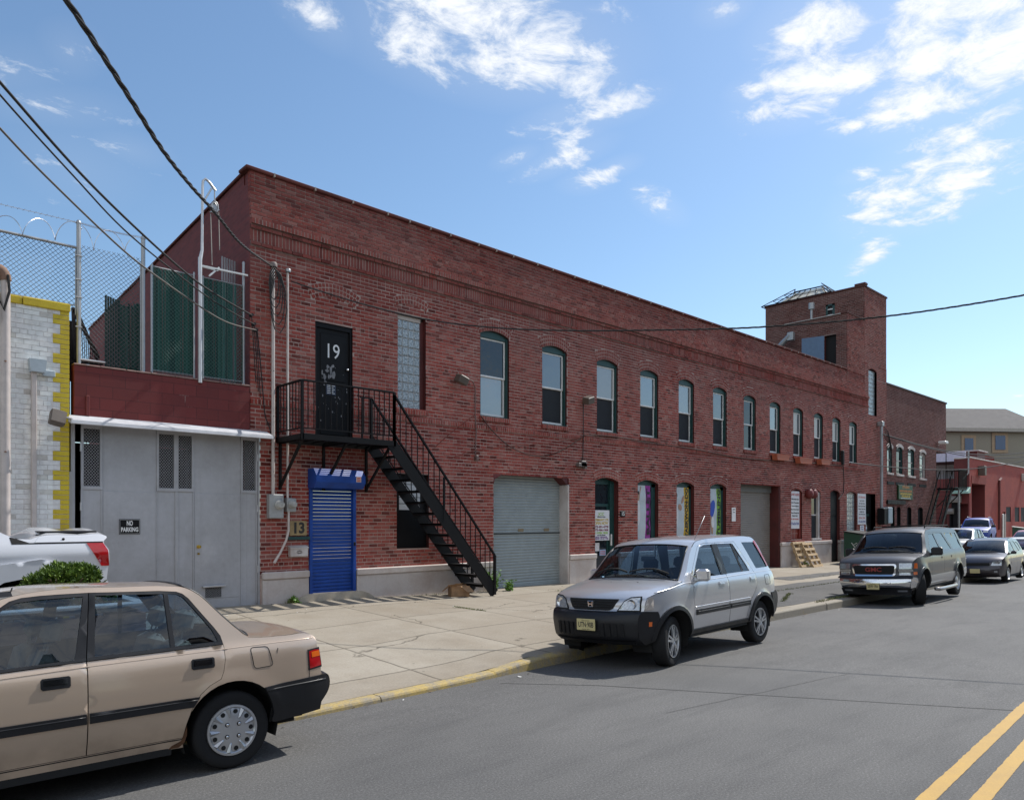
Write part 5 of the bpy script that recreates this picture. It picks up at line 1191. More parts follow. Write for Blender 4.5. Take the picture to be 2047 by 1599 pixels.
# fixtures on the facade
def wall_lamp(px,py,flip,lab):
    c=P(px,py,13.75);E=empty('wall_light',(c.x,YF,c.z));tag(E,lab,'wall light','box lamps on the brick facade')
    g=MB();M=Matrix.Translation((c.x,13.78,c.z))@Matrix.Rotation(R(-18 if flip else 18),4,'Y')@Matrix.Rotation(R(15),4,'X');g.bbox(-.14,.14,-.12,.12,-.11,.09,.02,M=M);wpart('lamp_housing',g,M_bronze,E)
    return c,E
c,E=wall_lamp(925,758,False,'bronze box lamp left of the first green-framed window')
g=MB();g.tube([P(935,757,13.85),P(945,762,13.9),P(950,775,13.95),P(950,830,13.96),P(952,860,13.96),P(950,916,13.96)],.014,8);g.bbox(P(952,914,13.96).x-.04,P(952,914,13.96).x+.04,13.9,13.99,P(950,920,13.96).z,P(950,910,13.96).z,.01);wpart('conduit',g,plain('conduit_brown',(.14,.09,.08),.6),E)
c,E=wall_lamp(1178,799,True,'bronze box lamp between the second and third green-framed windows')
g=MB();g.tube([P(1166,799,13.9),P(1166,870,13.96),P(1165,925,13.96)],.014,8);wpart('conduit',g,M_wire,E)
g=MB();r_=random.Random(2);c=P(1160,928,13.95)
for k in range(7): g.bbox(c.x+r_.uniform(-.16,.14),c.x+r_.uniform(.15,.2),13.86,13.98,c.z+r_.uniform(-.12,-.02),c.z+r_.uniform(0,.1),.01)
tag(obj('junction_box',g,plain('dull_metal',(.16,.14,.13),.6,.3)),'cluster of small junction boxes above the green-framed door','junction box')
# round pair of red lamps
E=empty('alarm_bells',(30.45,YF,2.9));tag(E,'pair of dark red round bells above the ground-floor windows','bells')
for cx in(30.28,30.68):
    g=MB();g.lathe([(0,-.0),(.14,0),(.2,.06),(.2,.2),(.14,.26),(0,.28)],16,Matrix.Translation((cx,YF-.0,3.02))@Matrix.Rotation(R(90),4,'X'));wpart('bell',g,M_redpaint,E,smooth=True,angle=45)
# flower boxes
for i,(l,r,dz) in enumerate(((27.15,28.2,-.02),(29.1,30.25,-.05),(31.1,32.0,.0))):
    g=MB();z=4.50+dz;g.prism([(.06,-.22),(.94,-.22),(1,0),(0,0)],lambda u,v,t:(l+(r-l)*u,YF-.06-t,z+v+.02*u),0,.22);g.box(l,r,YF-.29,YF-.05,z-.001,z+.02)
    tag(obj('window_box',g,plain('terracotta_plastic',(.40,.11,.055),.6,vary=.15)),('empty terracotta planter box, leftmost of the three under upper windows','empty terracotta planter box, middle one of the three, hanging crooked','empty terracotta planter box, rightmost of the three under upper windows')[i],'planter box','terracotta planter boxes')
# signs
def signboard(name,x0,x1,z0,z1,lines,label,Y=YF-.03,cat='sign',bg_=None,inks=None):
    g=MB();g.bbox(x0,x1,Y,Y+.015,z0,z1,.002,0);W_=x1-x0
    for txt,zc,h,wd,m in lines: put_text(g,txt,h,lambda a,b:((x0+x1)/2+a,Y-.004,zc+b),m,bold=.003,width=wd*W_)
    return tag(obj(name,g,inks or [M_paper,M_ink,M_inkb,M_inkr,M_inky,M_inkg,M_inkm,M_inkp]),label,cat)
l,r=16.58,17.67
signboard('door_sign',16.60,17.36,1.32,2.22,[('JCC',2.10,.12,.36,5),('COMMUNITY CENTER',2.02,.03,.5,1),('COMMUNITY CTR',1.93,.085,.86,4),('OPEN NOW',1.83,.12,.84,4),('973-491-4778',1.72,.09,.86,6),('973-466-1666',1.63,.09,.86,6),('1 WEEK FREE',1.54,.08,.78,5),('CALL FOR DETAILS',1.475,.035,.5,1),('BALLET · TAEKWON-DO',1.42,.045,.7,7),('TUMBLING · HIP HOP · YOGA',1.37,.045,.88,7)],'white poster with gold heading and phone numbers on the green-framed door',Y=YF+.1)
lines=[('FOR RENT / ALQUILER',2.96,.12,.86,3),('· Office Studio Suites',2.77,.08,.86,1),('· Artist / Photographers',2.63,.08,.9,1),('· Church & Religious',2.49,.08,.84,1),('· Music Rooms & Studio',2.35,.08,.9,1),('· Shops & Storage Units',2.21,.08,.88,1),('Weekly & Yearly',2.09,.08,.6,1),('ALL SIZES AVAILABLE',1.95,.07,.85,3),('973-650-7304',1.76,.15,.9,2)]
signboard('rent_sign',28.88,29.70,1.56,3.10,lines,'tall white notice with red heading filling the arched recess over red tiles',Y=YF+.03)
lines2=[('STORAGE',2.98,.12,.84,3),('Your Own Unit',2.82,.08,.6,1),('Safe Clean Space',2.69,.08,.75,1),('Music & Dance Studio',2.56,.08,.85,1),('Weekly & Yearly Rates',2.43,.08,.85,1),('Available Now',2.30,.08,.6,1),('Small Office Suites',2.18,.08,.8,1),('SPACES',2.0,.11,.75,3),('973-650-7304',1.83,.13,.85,2)]
signboard('rent_sign',35.57,36.52,1.70,3.15,lines2,'tall white notice with red heading beside the green doorway',Y=YF-.03)
signboard('small_notice',35.85,36.3,1.28,1.66,[('NOTICE',1.58,.06,.6,2),('TENANTS',1.48,.06,.6,2),('OFFICE',1.38,.06,.5,2)],'small pale notice hung directly under the sign beside the green doorway')
signboard('small_notice',24.22,24.49,1.87,2.37,[('NOTICE',2.3,.05,.6,1),('KEEP CLEAR',2.2,.03,.6,1)],'small white notice on brick left of the taupe garage door')
g=MB();g.bbox(17.75,17.98,YF-.02,YF-.002,2.02,2.2,.003,0);put_text(g,'15',.16,lambda a,b:(17.865+a,YF-.024,2.11+b),1,bold=.003);tag(obj('house_number',g,[M_black,M_whitem]),'small black plate with number 15 right of the glazed door','house number')
g=MB();g.bbox(40.75,42.8,YN-.1,YN-.03,2.98,3.72,.01,0)
for txt,zc,h,wd,m in(('STUDIO',3.62,.17,.5,2),('DANCE & MUSIC SCHOOL',3.42,.14,.88,2),('LESSONS RENTALS PARTIES',3.27,.12,.8,1),('973-555-0142',3.14,.13,.6,1)): put_text(g,txt,h,lambda a,b:(41.775+a,YN-.104,zc+b),m,bold=.006,width=wd*2.05)
g.box(41.0,42.5,YN-.107,YN-.101,3.03,3.055,3);tag(obj('green_sign',g,[plain('sign_green',(.01,.06,.02),.5),M_inky,plain('sign_orange',(.55,.2,.04),.6,vary=0),M_whitem]),'dark green sign with gold lettering on the brown brick building','sign')
# three banners
M_ban=plain('banner_pale',(.50,.56,.60),.55,vary=.06,scale=3)
def banner(x0,x1,z0,z1,word,wcol,label,deco):
    Y=YF+.10;g=MB();w=x1-x0;rows=[]
    for k in range(25):
        z=z0+(z1-z0)*k/24;e=.66+.05*math.sin(k/24*math.pi*1.1-.3);d=.006*math.sin(k*.9)
        rows.append((z,x0+w*e,d))
    g.grid([[(x0,Y+d,z),(x0+(xm-x0)*.5,Y-.004+d,z),(xm,Y+d,z)] for z,xm,d in rows],0);g.grid([[(xm,Y+d,z),(x1-.02,Y-.003+d,z),(x1,Y+d,z)] for z,xm,d in rows],1)
    # lettering reads upward
    put_text(g,word,.22,lambda a,b:(x0+w*.85-b*1.0,Y-.016,(z0+z1)/2+.02+a),2,bold=.008,width=(z1-z0)*(.86 if len(word)<7 else .97))
    deco(g,x0,w,z0,z1,Y-.012)
    tag(obj('banner',g,[M_ban,wcol,M_ink,plain('banner_skin',(.42,.25,.17),.6),plain('banner_blue',(.03,.08,.45),.6),plain('banner_cloth',(.68,.69,.7),.6),plain('banner_hair',(.03,.02,.02),.6)]),label,'banner','sport banners in the arched windows')
def blob(g,cx,cz,rx,rz,Y,m,n=14,rot=0,seed=0):
    r=random.Random(seed);g.face([(cx+rx*math.cos(6.283*k/n)*math.cos(rot)-rz*math.sin(6.283*k/n)*math.sin(rot),Y,cz+rx*math.cos(6.283*k/n)*math.sin(rot)+rz*math.sin(6.283*k/n)*math.cos(rot)) for k in range(n)],m)
def d1(g,x0,w,z0,z1,Y): blob(g,x0+.16,2.65,.055,.16,Y,3,rot=-.1);blob(g,x0+.15,2.78,.04,.06,Y-.001,6);blob(g,x0+.14,2.15,.11,.4,Y-.001,5);blob(g,x0+.25,2.86,.02,.15,Y,3,rot=-.3)
def d2(g,x0,w,z0,z1,Y): blob(g,x0+.1,2.75,.07,.10,Y,6);blob(g,x0+.09,2.62,.06,.14,Y-.001,3);blob(g,x0+.1,2.1,.13,.4,Y,5);blob(g,x0+.33,2.35,.10,.12,Y-.002,3,rot=.8);blob(g,x0+.5,2.62,.06,.15,Y-.002,3,rot=-.5)
def d3(g,x0,w,z0,z1,Y): blob(g,x0+.25,2.3,.17,.35,Y,4,rot=-.35);blob(g,x0+.08,2.1,.05,.12,Y-.001,6);blob(g,x0+.22,1.75,.08,.35,Y-.001,3,rot=.2);blob(g,x0+.3,1.85,.1,.2,Y-.002,5)
banner(18.63,19.42,1.3,3.02,'BALLET',plain('banner_purple',(.30,.03,.28),.6),'pale banner with purple edge reading BALLET',d1)
banner(20.75,21.6,1.3,3.02,'TAEKWON-DO',plain('banner_gold',(.60,.38,.03),.6),'pale banner with yellow edge reading TAEKWON-DO',d2)
banner(22.82,23.65,1.3,3.03,'TUMBLING',plain('banner_green',(.20,.42,.03),.6),'pale banner with green edge reading TUMBLING',d3)
# tall pipe and meters near the tower foot, camera, rain things
g=MB();xp=P(1762,900,13.8).x;g.tube([(xp,13.8,P(1762,1037,13.8).z),(xp,13.8,P(1762,850,13.8).z)],.075,10);g.bbox(xp-.12,xp+.12,13.7,13.95,P(1762,850,13.8).z-.05,P(1762,845,13.8).z+.06,.02)
r_=random.Random(3)
for k in range(6):
    g.tube([(xp+.1,13.7,6.45-.1*k),(xp+.2+.08*k,13.55,6.2-.12*k),(xp+.45+.07*k,13.6,5.8-.15*k),(xp+.3+.1*k,13.7,5.6-.1*k)],.018,5,1)
tag(obj('service_conduit',g,[M_grey,M_wire]),'thick grey service pipe with tangled cables right of the tower window','pipe')
wallbox('electric_cabinet',1757,1032,13.9,'dark electrical cabinet at the foot of the grey service pipe',.5,.8,.35,'electric cabinet',M_black);wallbox('electric_cabinet',1766,1030,13.85,'pale blue-grey electrical cabinet right of the dark one',.5,.8,.35,'electric cabinet',plain('cabinet_blue',(.28,.36,.42),.5))
g=MB();c=P(1878,885,13.9);g.bbox(c.x-.25,c.x+.25,13.5,13.9,c.z-.08,c.z+.08,.03);g.tube([(c.x,13.95,c.z-.15),(c.x,13.8,c.z)],.03,6);tag(obj('security_camera',g,M_whitem),'white security camera near the top right corner of the brown brick wall','camera')
g=MB();g.tube([P(1685,905,13.93),P(1685,925,13.93),P(1687,960,13.93),P(1686,985,13.93),P(1676,998,13.93)],.02,6);g.bbox(P(1685,905,13.9).x-.06,P(1685,905,13.9).x+.06,13.85,13.98,4.4,5.05,.02);tag(obj('drop_cable',g,M_wire),'black drop cable with splice box right of the last planter boxes','cable')
# ================================================================ overhead wires
def plan_wire(name,A,Bp,pts,r,label,twist=0,mat=None,group=None):
    A=Vector(A);Bp=Vector(Bp);q=[]
    for px,py in pts:
        rr=ray(px,py);d=Bp-A;den=rr[0]*d.y-rr[1]*d.x;k=(A.x*d.y-A.y*d.x)/den;q.append(Vector((rr[0]*k,rr[1]*k,H+rr[2]*k)))
    # smooth catmull
    s=[]
    for i in range(len(q)-1):
        p0=q[max(0,i-1)];p1=q[i];p2=q[i+1];p3=q[min(len(q)-1,i+2)]
        for j in range(8):
            t=j/8;s.append(.5*((2*p1)+(p2-p0)*t+(2*p0-5*p1+4*p2-p3)*t*t+(3*p1-p0-3*p2+p3)*t**3))
    s.append(q[-1]);g=MB()
    if twist:
        # three strands twisted round each other
        import itertools
        dense=[]
        for a,b in zip(s,s[1:]):
            n=max(2,int((b-a).length/.06))
            for k in range(n): dense.append(a+(b-a)*k/n)
        for st in range(3):
            pp=[];L=0
            for i,p_ in enumerate(dense):
                if i:L+=(p_-dense[i-1]).length
                ph=L*twist+st*2.094;pp.append(p_+Vector((math.cos(ph)*r*.75,math.sin(ph)*r*.3,math.sin(ph)*r*.75)))
            g.tube(pp,r*.62,5)
    else: g.tube(s,r,6)
    return tag(obj(name,g,mat or M_wire,smooth=True),label,'cable',group)
e1=P(544,532,13.86)
plan_wire('power_cable',(1.15,4.9),(e1.x,e1.y),[(-60,-260),(40,-130),(133,0),(205,110),(262,200),(325,300),(382,372),(430,425),(485,490),(544,532)],.017,'thick twisted black power cable coming down to the building corner',twist=9)
e2=P(582,562,13.86)
plan_wire('power_cable',(e2.x,e2.y),(15.8,1.56),[(582,562),(640,582),(740,612),(860,640),(1000,656),(1150,661),(1300,660),(1450,657),(1550,652),(1700,640),(1850,622),(2047,590),(2300,540)],.013,'twisted black cable sagging across the whole facade to the right',twist=11)
for i,(pts,lab) in enumerate((([(-60,95),(0,165),(164,350),(292,475),(388,559),(450,600),(503,630)],'upper of the three thin cables at the left, ending high on the brick corner'),([(-60,110),(0,190),(145,350),(262,472),(403,585),(460,622),(508,648)],'middle of the three thin cables at the left'),([(-60,190),(0,257),(89,350),(225,481),(292,537),(388,605),(453,644),(512,660)],'lowest grey-white cable of the three at the left'))):
    plan_wire('service_cable',(.35,6.4+.5*i),(6.3,13.9),pts,(.014,.010,.012)[i],lab,mat=M_wire if i<2 else plain('cable_grey',(.12,.11,.10),.6,vary=0),group='thin cables at the left')
g=MB()
for px,py in((503,630),(508,648),(512,660)): c=P(px,py,13.93);g.tube([c+Vector((0,-.04,0)),c+Vector((0,.07,0))],.03,8);g.tube([c,c+Vector((.03,-.01,-.5)),c+Vector((.1,.03,-1.3))],.008,4)
tag(obj('cable_anchors',g,M_wire),'small insulators holding the three thin cables at the brick corner','insulators')
# loops of cable at the weatherheads
g=MB();c=e1
for k in range(5):
    w_=.10+.03*k;g.tube([c+Vector((w_*math.sin(t_)+.05*k*(t_/6.2),-.08,-.05-(.35+.09*k)*(1-math.cos(t_))*.9)) for t_ in[.6*j for j in range(11)]],.011,5)
tag(obj('cable_loops',g,M_wire),'looped black drip cables hanging at the tall conduit head','cable loops')
# cables stapled along the facade
def fac(name,pts,lab,r=.013,Y=13.94,mat=None):
    q=[P(a,b,Y) for a,b in pts];s=[]
    for i in range(len(q)-1):
        p0=q[max(0,i-1)];p1=q[i];p2=q[i+1];p3=q[min(len(q)-1,i+2)]
        for j in range(6):
            t=j/6;s.append(.5*((2*p1)+(p2-p0)*t+(2*p0-5*p1+4*p2-p3)*t*t+(3*p1-p0-3*p2+p3)*t**3))
    s.append(q[-1]);g=MB();g.tube(s,r,5);tag(obj(name,g,mat or M_wire),lab,'cable')
M_cb=plain('cable_brown',(.035,.022,.02),.8,vary=0,spec=.15);M_cr=plain('cable_red_painted',(.10,.018,.015),.8,vary=0,spec=.15)
fac('wall_cable',[(962,832),(985,862),(1020,893),(1060,909),(1100,909),(1135,893),(1166,872)],'sagging brown cable hanging in a loop between the two wall lamps',mat=M_cb)
fac('wall_cable',[(1166,870),(1220,872),(1300,885),(1390,898),(1480,915),(1560,921),(1640,927),(1685,932)],'long grey cable running along the facade below the upper windows',.015,mat=M_cb)
fac('wall_cable',[(870,893),(905,862),(950,828)],'red painted cable slanting down from the first wall lamp',.010,mat=M_cr)
fac('wall_cable',[(900,915),(960,898),(1040,890),(1110,884),(1166,872)],'thin red painted cable crossing toward the second wall lamp',.008,mat=M_cr)
fac('wall_cable',[(514,662),(520,720),(526,790),(530,830),(540,860),(545,900)],'thin dark cable dropping down the brick corner beside the canopy',.012)
# distant line wires
for i,(a,b,lab) in enumerate((((1765,868),(2047,905),'upper distant wire by the beige building'),((1775,872),(2060,912),'second distant wire drooping past the brown building'),((1700,925),(2060,918),'low distant wire crossing the brown building'))):
    A=P(a[0],a[1],13.6);Bq=PX(b[0],b[1],60);pts=[]
    g=MB();n=24
    for k in range(n+1): t_=k/n;pts.append(A*(1-t_)+Bq*t_+Vector((0,0,-.5*math.sin(math.pi*t_))))
    g.tube(pts,.026,5);tag(obj('distant_wire',g,M_wire),lab,'cable')
# ================================================================ loose things on the pavement
def pallet(name,px0,base_px,lean,label,x,y,seed,w=1.0,l=1.1):
    E=empty(name,(x,y,walk_z(x,y)));tag(E,label,'pallet','wooden pallets leaning by the brick wall');r=random.Random(seed);M=Matrix.Translation(E.location)@Matrix.Rotation(R(lean[1]),4,'Z')@Matrix.Rotation(R(lean[0]),4,'X')
    Mi=Matrix.Translation(E.location).inverted()@M
    for i in range(3): g=MB();xx=-w/2+.02+i*(w/2-.045);g.box(xx,xx+.05,0,.09,0,l,M=Mi);obj('stringer',g,M_wood,E)
    for side in(0,1):
        for i in range(5 if side==0 else 4): g=MB();zz=i*(l-.11)/(4 if side==0 else 3);y0=-.02 if side==0 else .09;g.box(-w/2,w/2,y0,y0+.02,zz+r.uniform(-.01,.01),zz+.10,M=Mi);obj('deck_board',g,M_wood,E)
    return E
pallet('wooden_pallet',0,0,(-27,3),'front wooden pallet facing the street, leaning on the one behind',29.75,13.25,1)
pallet('wooden_pallet',0,0,(-22,-2),'rear wooden pallet leaning against the white plinth',29.15,13.42,2)
# cardboard box under the stair
E=empty('cardboard_box',(10.9,13.35,walk_z(10.9,13.35)));tag(E,'torn open cardboard box lying beneath the iron stair','box');E.rotation_euler=(0,0,R(-25))
g=MB();g.box(-.22,.22,-.16,.16,0,.012);g.box(-.22,-.21,-.16,.16,0,.26);g.box(.21,.22,-.16,.16,0,.24);g.box(-.22,.22,-.16,-.15,0,.25);g.box(-.22,.22,.15,.16,0,.26);obj('carton',g,M_card,E)
for a,b in(((-.21,-.155,.25),(-.05,-.33,.33)),((.1,-.155,.25),(.22,-.30,.12)),((-.22,.0,.26),(-.38,.05,.12))):
    g=MB();a=Vector(a);b=Vector(b);s=Vector((.18,.02,0)) if abs(a.y)>.1 else Vector((0,.14,0));g.face([a-s*.6,a+s*.6,b+s*.5,b-s*.5]);obj('flap',g,M_card,E)
# dumpsters
def dumpster(x,y,w,d,h,rz,label,cols,tagtxt=None,lid=None):
    E=empty('dumpster',(x,y,walk_z(x,y) if y>7 else road_z(x)),R(rz));tag(E,label,'dumpster');g=MB()
    g.prism([(-d/2,.15),(d/2,.15),(d/2,h),(-d/2*1.15,h*.86)],lambda u,v,t:(t,u,v),-w/2,w/2);obj('bin',g,cols[0],E)
    for k in range(4): g=MB();xx=-w/2+.15+k*(w-.3)/3;g.bbox(xx-.04,xx+.04,-d/2*1.12-.05,-d/2*.9,.2,h*.84,.01);obj('rib',g,cols[0],E)
    g=MB();g.mesh([(-w/2-.04,-d/2*1.2,h*.86),(w/2+.04,-d/2*1.2,h*.86),(w/2+.04,d/2+.03,h+.02),(-w/2-.04,d/2+.03,h+.02),(-w/2-.04,-d/2*1.2,h*.9),(w/2+.04,-d/2*1.2,h*.9),(w/2+.04,d/2+.03,h+.06),(-w/2-.04,d/2+.03,h+.06)],[(0,1,2,3),(4,7,6,5),(0,4,5,1),(1,5,6,2),(2,6,7,3),(3,7,4,0)]);obj('lid',g,cols[1],E)
    for sx in(-1,1): g=MB();g.lathe([(0,-.03),(.08,-.03),(.08,.03),(0,.03)],12,Matrix.Translation((sx*(w/2-.15),-d/2*.8,.08))@Matrix.Rotation(R(90),4,'Y'));obj('caster',g,M_rubber,E)
    if tagtxt:
        g=MB();M=Matrix.Translation((-w/2-.006,-.05,h*.6))
        r=random.Random(4)
        for q in(((-.35,0),(-.2,.12),(-.28,-.1),(-.1,.1)),((-.08,0),(-.02,.13),(.02,-.1),(.1,.08),(.2,-.04)),((.15,.1),(.3,.02),(.22,-.12),(.38,.1))): g.tube([M@Vector((0,a,b)) for a,b in q],.012,5)
        obj('graffiti',g,M_whitem,E)
    return E
M_dg=plain('dumpster_green',(.012,.06,.035),.5)
dumpster(33.5,12.75,1.9,1.3,1.38,2,'dark green dumpster with white scrawl behind the dark grey truck',(M_dg,M_black),'x')
dumpster(55.0,11.4,1.8,1.3,1.5,10,'green dumpster with pale side far right by the red wall',(M_dg,plain('pale_lid',(.4,.42,.38),.6)))
g=MB();g.lathe([(.25,0),(.27,.7),(.29,1.1),(.2,1.18),(0,1.2)],14);o=obj('cream_bin',g,plain('cream_plastic',(.55,.48,.32),.6),smooth=True,angle=40);o.location=(37.9,13.3,walk_z(37.9,13.3));tag(o,'cream round-topped bin beside the dark electrical cabinet','bin')
# planter with evergreen shrub
E=empty('planter',(-1.5,9.3,walk_z(1,9.5)));tag(E,'long board-sided planter with pale cap seen through the beige sedan windows','planter')
M_pb=plain('old_red_boards',(.16,.085,.07),.9,vary=.35,scale=7);zb_=walk_z(1,9.5)
for k in range(6): g=MB();z=zb_-.02+.128*k;g.bbox(-4.,2.83,9.3+.004*(k%2),9.36,z,z+.122,.005);wpart('board',g,M_pb,E)
g=MB()
for k in range(6): z=zb_-.02+.128*k;g.bbox(2.77,2.83,9.37,10.9,z,z+.122,.005)
wpart('end_boards',g,M_pb,E)
g=MB();g.bbox(-4.05,2.87,9.25,9.42,.945,.985,.01);g.bbox(2.72,2.87,9.42,10.95,.945,.985,.01);wpart('cap_rail',g,M_white,E)
g=MB();g.face([(-4,9.36,.88),(2.78,9.36,.88),(2.78,10.9,.90),(-4,10.9,.90)]);wpart('soil',g,plain('dark_soil',(.035,.025,.018),.95,vary=.4),E)
def shrub():
    E=empty('evergreen_shrub',(2.08,9.85,.9));tag(E,'round green evergreen shrub in the planter behind the beige car roof','shrub')
    g=MB();r=random.Random(12)
    for k in range(9): a=r.uniform(0,6.28);g.tube([(0,0,-.02),(.1*math.cos(a),.1*math.sin(a),.15),(.36*math.cos(a),.36*math.sin(a),.38)],[.025,.015,.006],6)
    obj('stem',g,plain('bark',(.09,.06,.04),.9),E)
    g=MB();lob=[(-.1,.05,.44,.07),(.22,.0,.47,.05),(-.33,-.05,.33,.06),(.38,-.1,.3,.07),(0,0,.22,.30),(.18,-.1,.30,.20),(-.22,-.05,.2,.22),(.33,.02,.14,.17),(-.38,.1,.10,.17),(.02,.12,.34,.18),(-.06,-.15,.28,.22),(.2,.12,.36,.15),(-.17,-.1,.32,.15),(.08,-.05,.43,.11),(.45,0,.05,.13),(-.5,.05,.02,.13),(.27,-.1,.40,.09),(-.3,.0,.3,.10)]
    for i in range(1500):
        cx,cy,cz,rr=lob[r.choices(range(len(lob)),[l[3]**2 for l in lob])[0]]
        u=r.uniform(-.6,1);a=r.uniform(0,6.28);q=math.sqrt(1-u*u);rad=rr*(r.uniform(.70,1.08)) ;n=Vector((q*math.cos(a),q*math.sin(a),u))
        p_=Vector((cx,cy,cz))+n*rad;v=r.random()
        up=(n+Vector((0,0,.55))+Vector((r.gauss(0,.35),r.gauss(0,.35),r.gauss(0,.35)))).normalized()
        for s in range(7):
            d=(up+Vector((r.gauss(0,.5),r.gauss(0,.5),r.gauss(0,.4)))).normalized();l=r.uniform(.03,.06);sd_=d.cross(Vector((r.gauss(0,1),r.gauss(0,1),r.gauss(0,1)))).normalized()*r.uniform(.005,.009)
            g.face([p_-sd_,p_+sd_,p_+d*l+sd_*.7,p_+d*l*1.15,p_+d*l-sd_*.7],0,min(.99,max(.01,v*.7+r.random()*.3)))
    t=NT('evergreen_leaf');v=t.attr('v');t.link(t.ramp(v,[(0,(.03,.06,.01)),(.5,(.075,.135,.018)),(.85,(.15,.23,.03)),(1,(.25,.30,.05))]),t.b.inputs['Base Color']);t.set(rough=.6,spec=.3);obj('crown',g,t.m,E)
shrub()
# weeds beside garage door
def weed(name,x,y,h,n,seed,label):
    E=MB();r=random.Random(seed);z0=walk_z(x,y)
    for i in range(n):
        a=r.uniform(0,6.28);l=r.uniform(.1,.8)*h;tip=Vector((math.cos(a)*l*.5,math.sin(a)*l*.4,l));E.tube([(0,0,0),tip*.5+Vector((0,0,.05)),tip],.004,4)
        for k in range(9):
            c=tip*r.uniform(.2,1.1)+Vector((r.gauss(0,.03),r.gauss(0,.03),r.gauss(0,.02)));d=Vector((r.gauss(0,1),r.gauss(0,1),r.gauss(.3,.6))).normalized()*r.uniform(.05,.10);s=d.cross(Vector((r.gauss(0,1),r.gauss(0,1),r.gauss(0,1)))).normalized()*.022
            E.face([c,c+d*.5+s,c+d,c+d*.5-s],0)
    o=obj(name,E,plain('weed_leaf',(.12,.24,.03),.6,vary=.35,scale=30));o.location=(x,y,z0);tag(o,label,'weed')
weed('weed',12.3,13.7,.7,60,1,'tall green weed at the foot of the grey garage door');weed('weed',12.75,13.6,.35,20,2,'low trailing weed in front of the grey garage door');weed('weed',7.05,13.85,.25,8,3,'tiny weed by the white plinth left of the blue door');weed('weed',29.2,13.5,.35,12,4,'weed under the leaning pallets');weed('weed',33.9,13.4,.4,14,5,'weed beside the dark green dumpster')
# ================================================================ vehicles
def inpoly(x,y,P_):
    c=False;j=len(P_)-1
    for i in range(len(P_)):
        xi,yi=P_[i];xj,yj=P_[j]
        if (yi>y)!=(yj>y) and x<(xj-xi)*(y-yi)/(yj-yi)+xi: c=not c
        j=i
    return c
def area(p): return sum(a[0]*b[1]-b[0]*a[1] for a,b in zip(p,p[1:]+p[:1]))/2
def shrink(p,g):
    if area(p)<0: p=p[::-1]
    n=len(p);o=[]
    for i in range(n):
        a,b,c=Vector(p[i-1]),Vector(p[i]),Vector(p[(i+1)%n]);d1=(b-a).normalized();d2=(c-b).normalized()
        n1=Vector((-d1.y,d1.x));n2=Vector((-d2.y,d2.x));m=(n1+n2);l=m.length
        if l<1e-6: m=n1
        else: m=m/l;m=m/max(.35,m.dot(n1))
        q=b+m*g;o.append((q.x,q.y))
    return o
def resample(p,step):
    o=[]
    for a,b in zip(p,p[1:]+p[:1]):
        L=math.hypot(b[0]-a[0],b[1]-a[1]);n=max(1,int(L/step))
        for k in range(n): o.append((a[0]+(b[0]-a[0])*k/n,a[1]+(b[1]-a[1])*k/n))
    return o
def triang(poly,holes,step):
    if area(poly)<0: poly=poly[::-1]
    P0=resample(poly,step*1.2);HS=[resample(h if area(h)>0 else h[::-1],step*1.2) for h in holes]
    vs=[];ed=[]
    for L in [P0]+HS:
        b=len(vs);vs+=L;ed+=[(b+i,b+(i+1)%len(L)) for i in range(len(L))]
    x0=min(p[0] for p in P0);x1=max(p[0] for p in P0);y0=min(p[1] for p in P0);y1=max(p[1] for p in P0)
    ys=y0+step/2;row=0
    while ys<y1:
        xs=x0+(step/2 if row%2 else step*.05)
        while xs<x1:
            if inpoly(xs,ys,P0) and not any(inpoly(xs,ys,h) for h in HS):
                if min(( (xs-q[0])**2+(ys-q[1])**2) for L in [P0]+HS for q in L)>(step*.45)**2: vs.append((xs,ys))
            xs+=step
        ys+=step*.87;row+=1
    r=geometry.delaunay_2d_cdt([Vector(v) for v in vs],ed,[],0,1e-5)
    V=[(v.x,v.y) for v in r[0]];Fs=[]
    for f in r[2]:
        cx=sum(V[i][0] for i in f)/len(f);cy=sum(V[i][1] for i in f)/len(f)
        if inpoly(cx,cy,P0) and not any(inpoly(cx,cy,h) for h in HS):
            f=list(f)
            if area([V[i] for i in f])<0: f=f[::-1]
            Fs.append(f)
    return V,Fs,P0,HS
def crom(pts,n):
    out=[]
    for i in range(len(pts)-1):
        p0=pts[max(0,i-1)];p1=pts[i];p2=pts[i+1];p3=pts[min(len(pts)-1,i+2)]
        def L(a,b): return max(1e-4,math.hypot(a[0]-b[0],a[1]-b[1]))
        l=L(p1,p2);l0=L(p0,p1) if i>0 else l;l2=L(p2,p3) if i<len(pts)-2 else l
        for k in range(n):
            t=k/n;v=[]
            for c in range(4):
                m1=((p2[c]-p1[c])/l*l0+(p1[c]-p0[c])/l0*l)/(l+l0)*l if i>0 else (p2[c]-p1[c])
                m2=((p3[c]-p2[c])/l2*l+(p2[c]-p1[c])/l*l2)/(l+l2)*l if i<len(pts)-2 else (p2[c]-p1[c])
                h00=2*t**3-3*t*t+1;h10=t**3-2*t*t+t;h01=-2*t**3+3*t*t;h11=t**3-t*t
                v.append(h00*p1[c]+h10*m1+h01*p2[c]+h11*m2)
            out.append((tuple(v),p1[4]))
    out.append((tuple(pts[-1][:4]),pts[-2][4]));return out
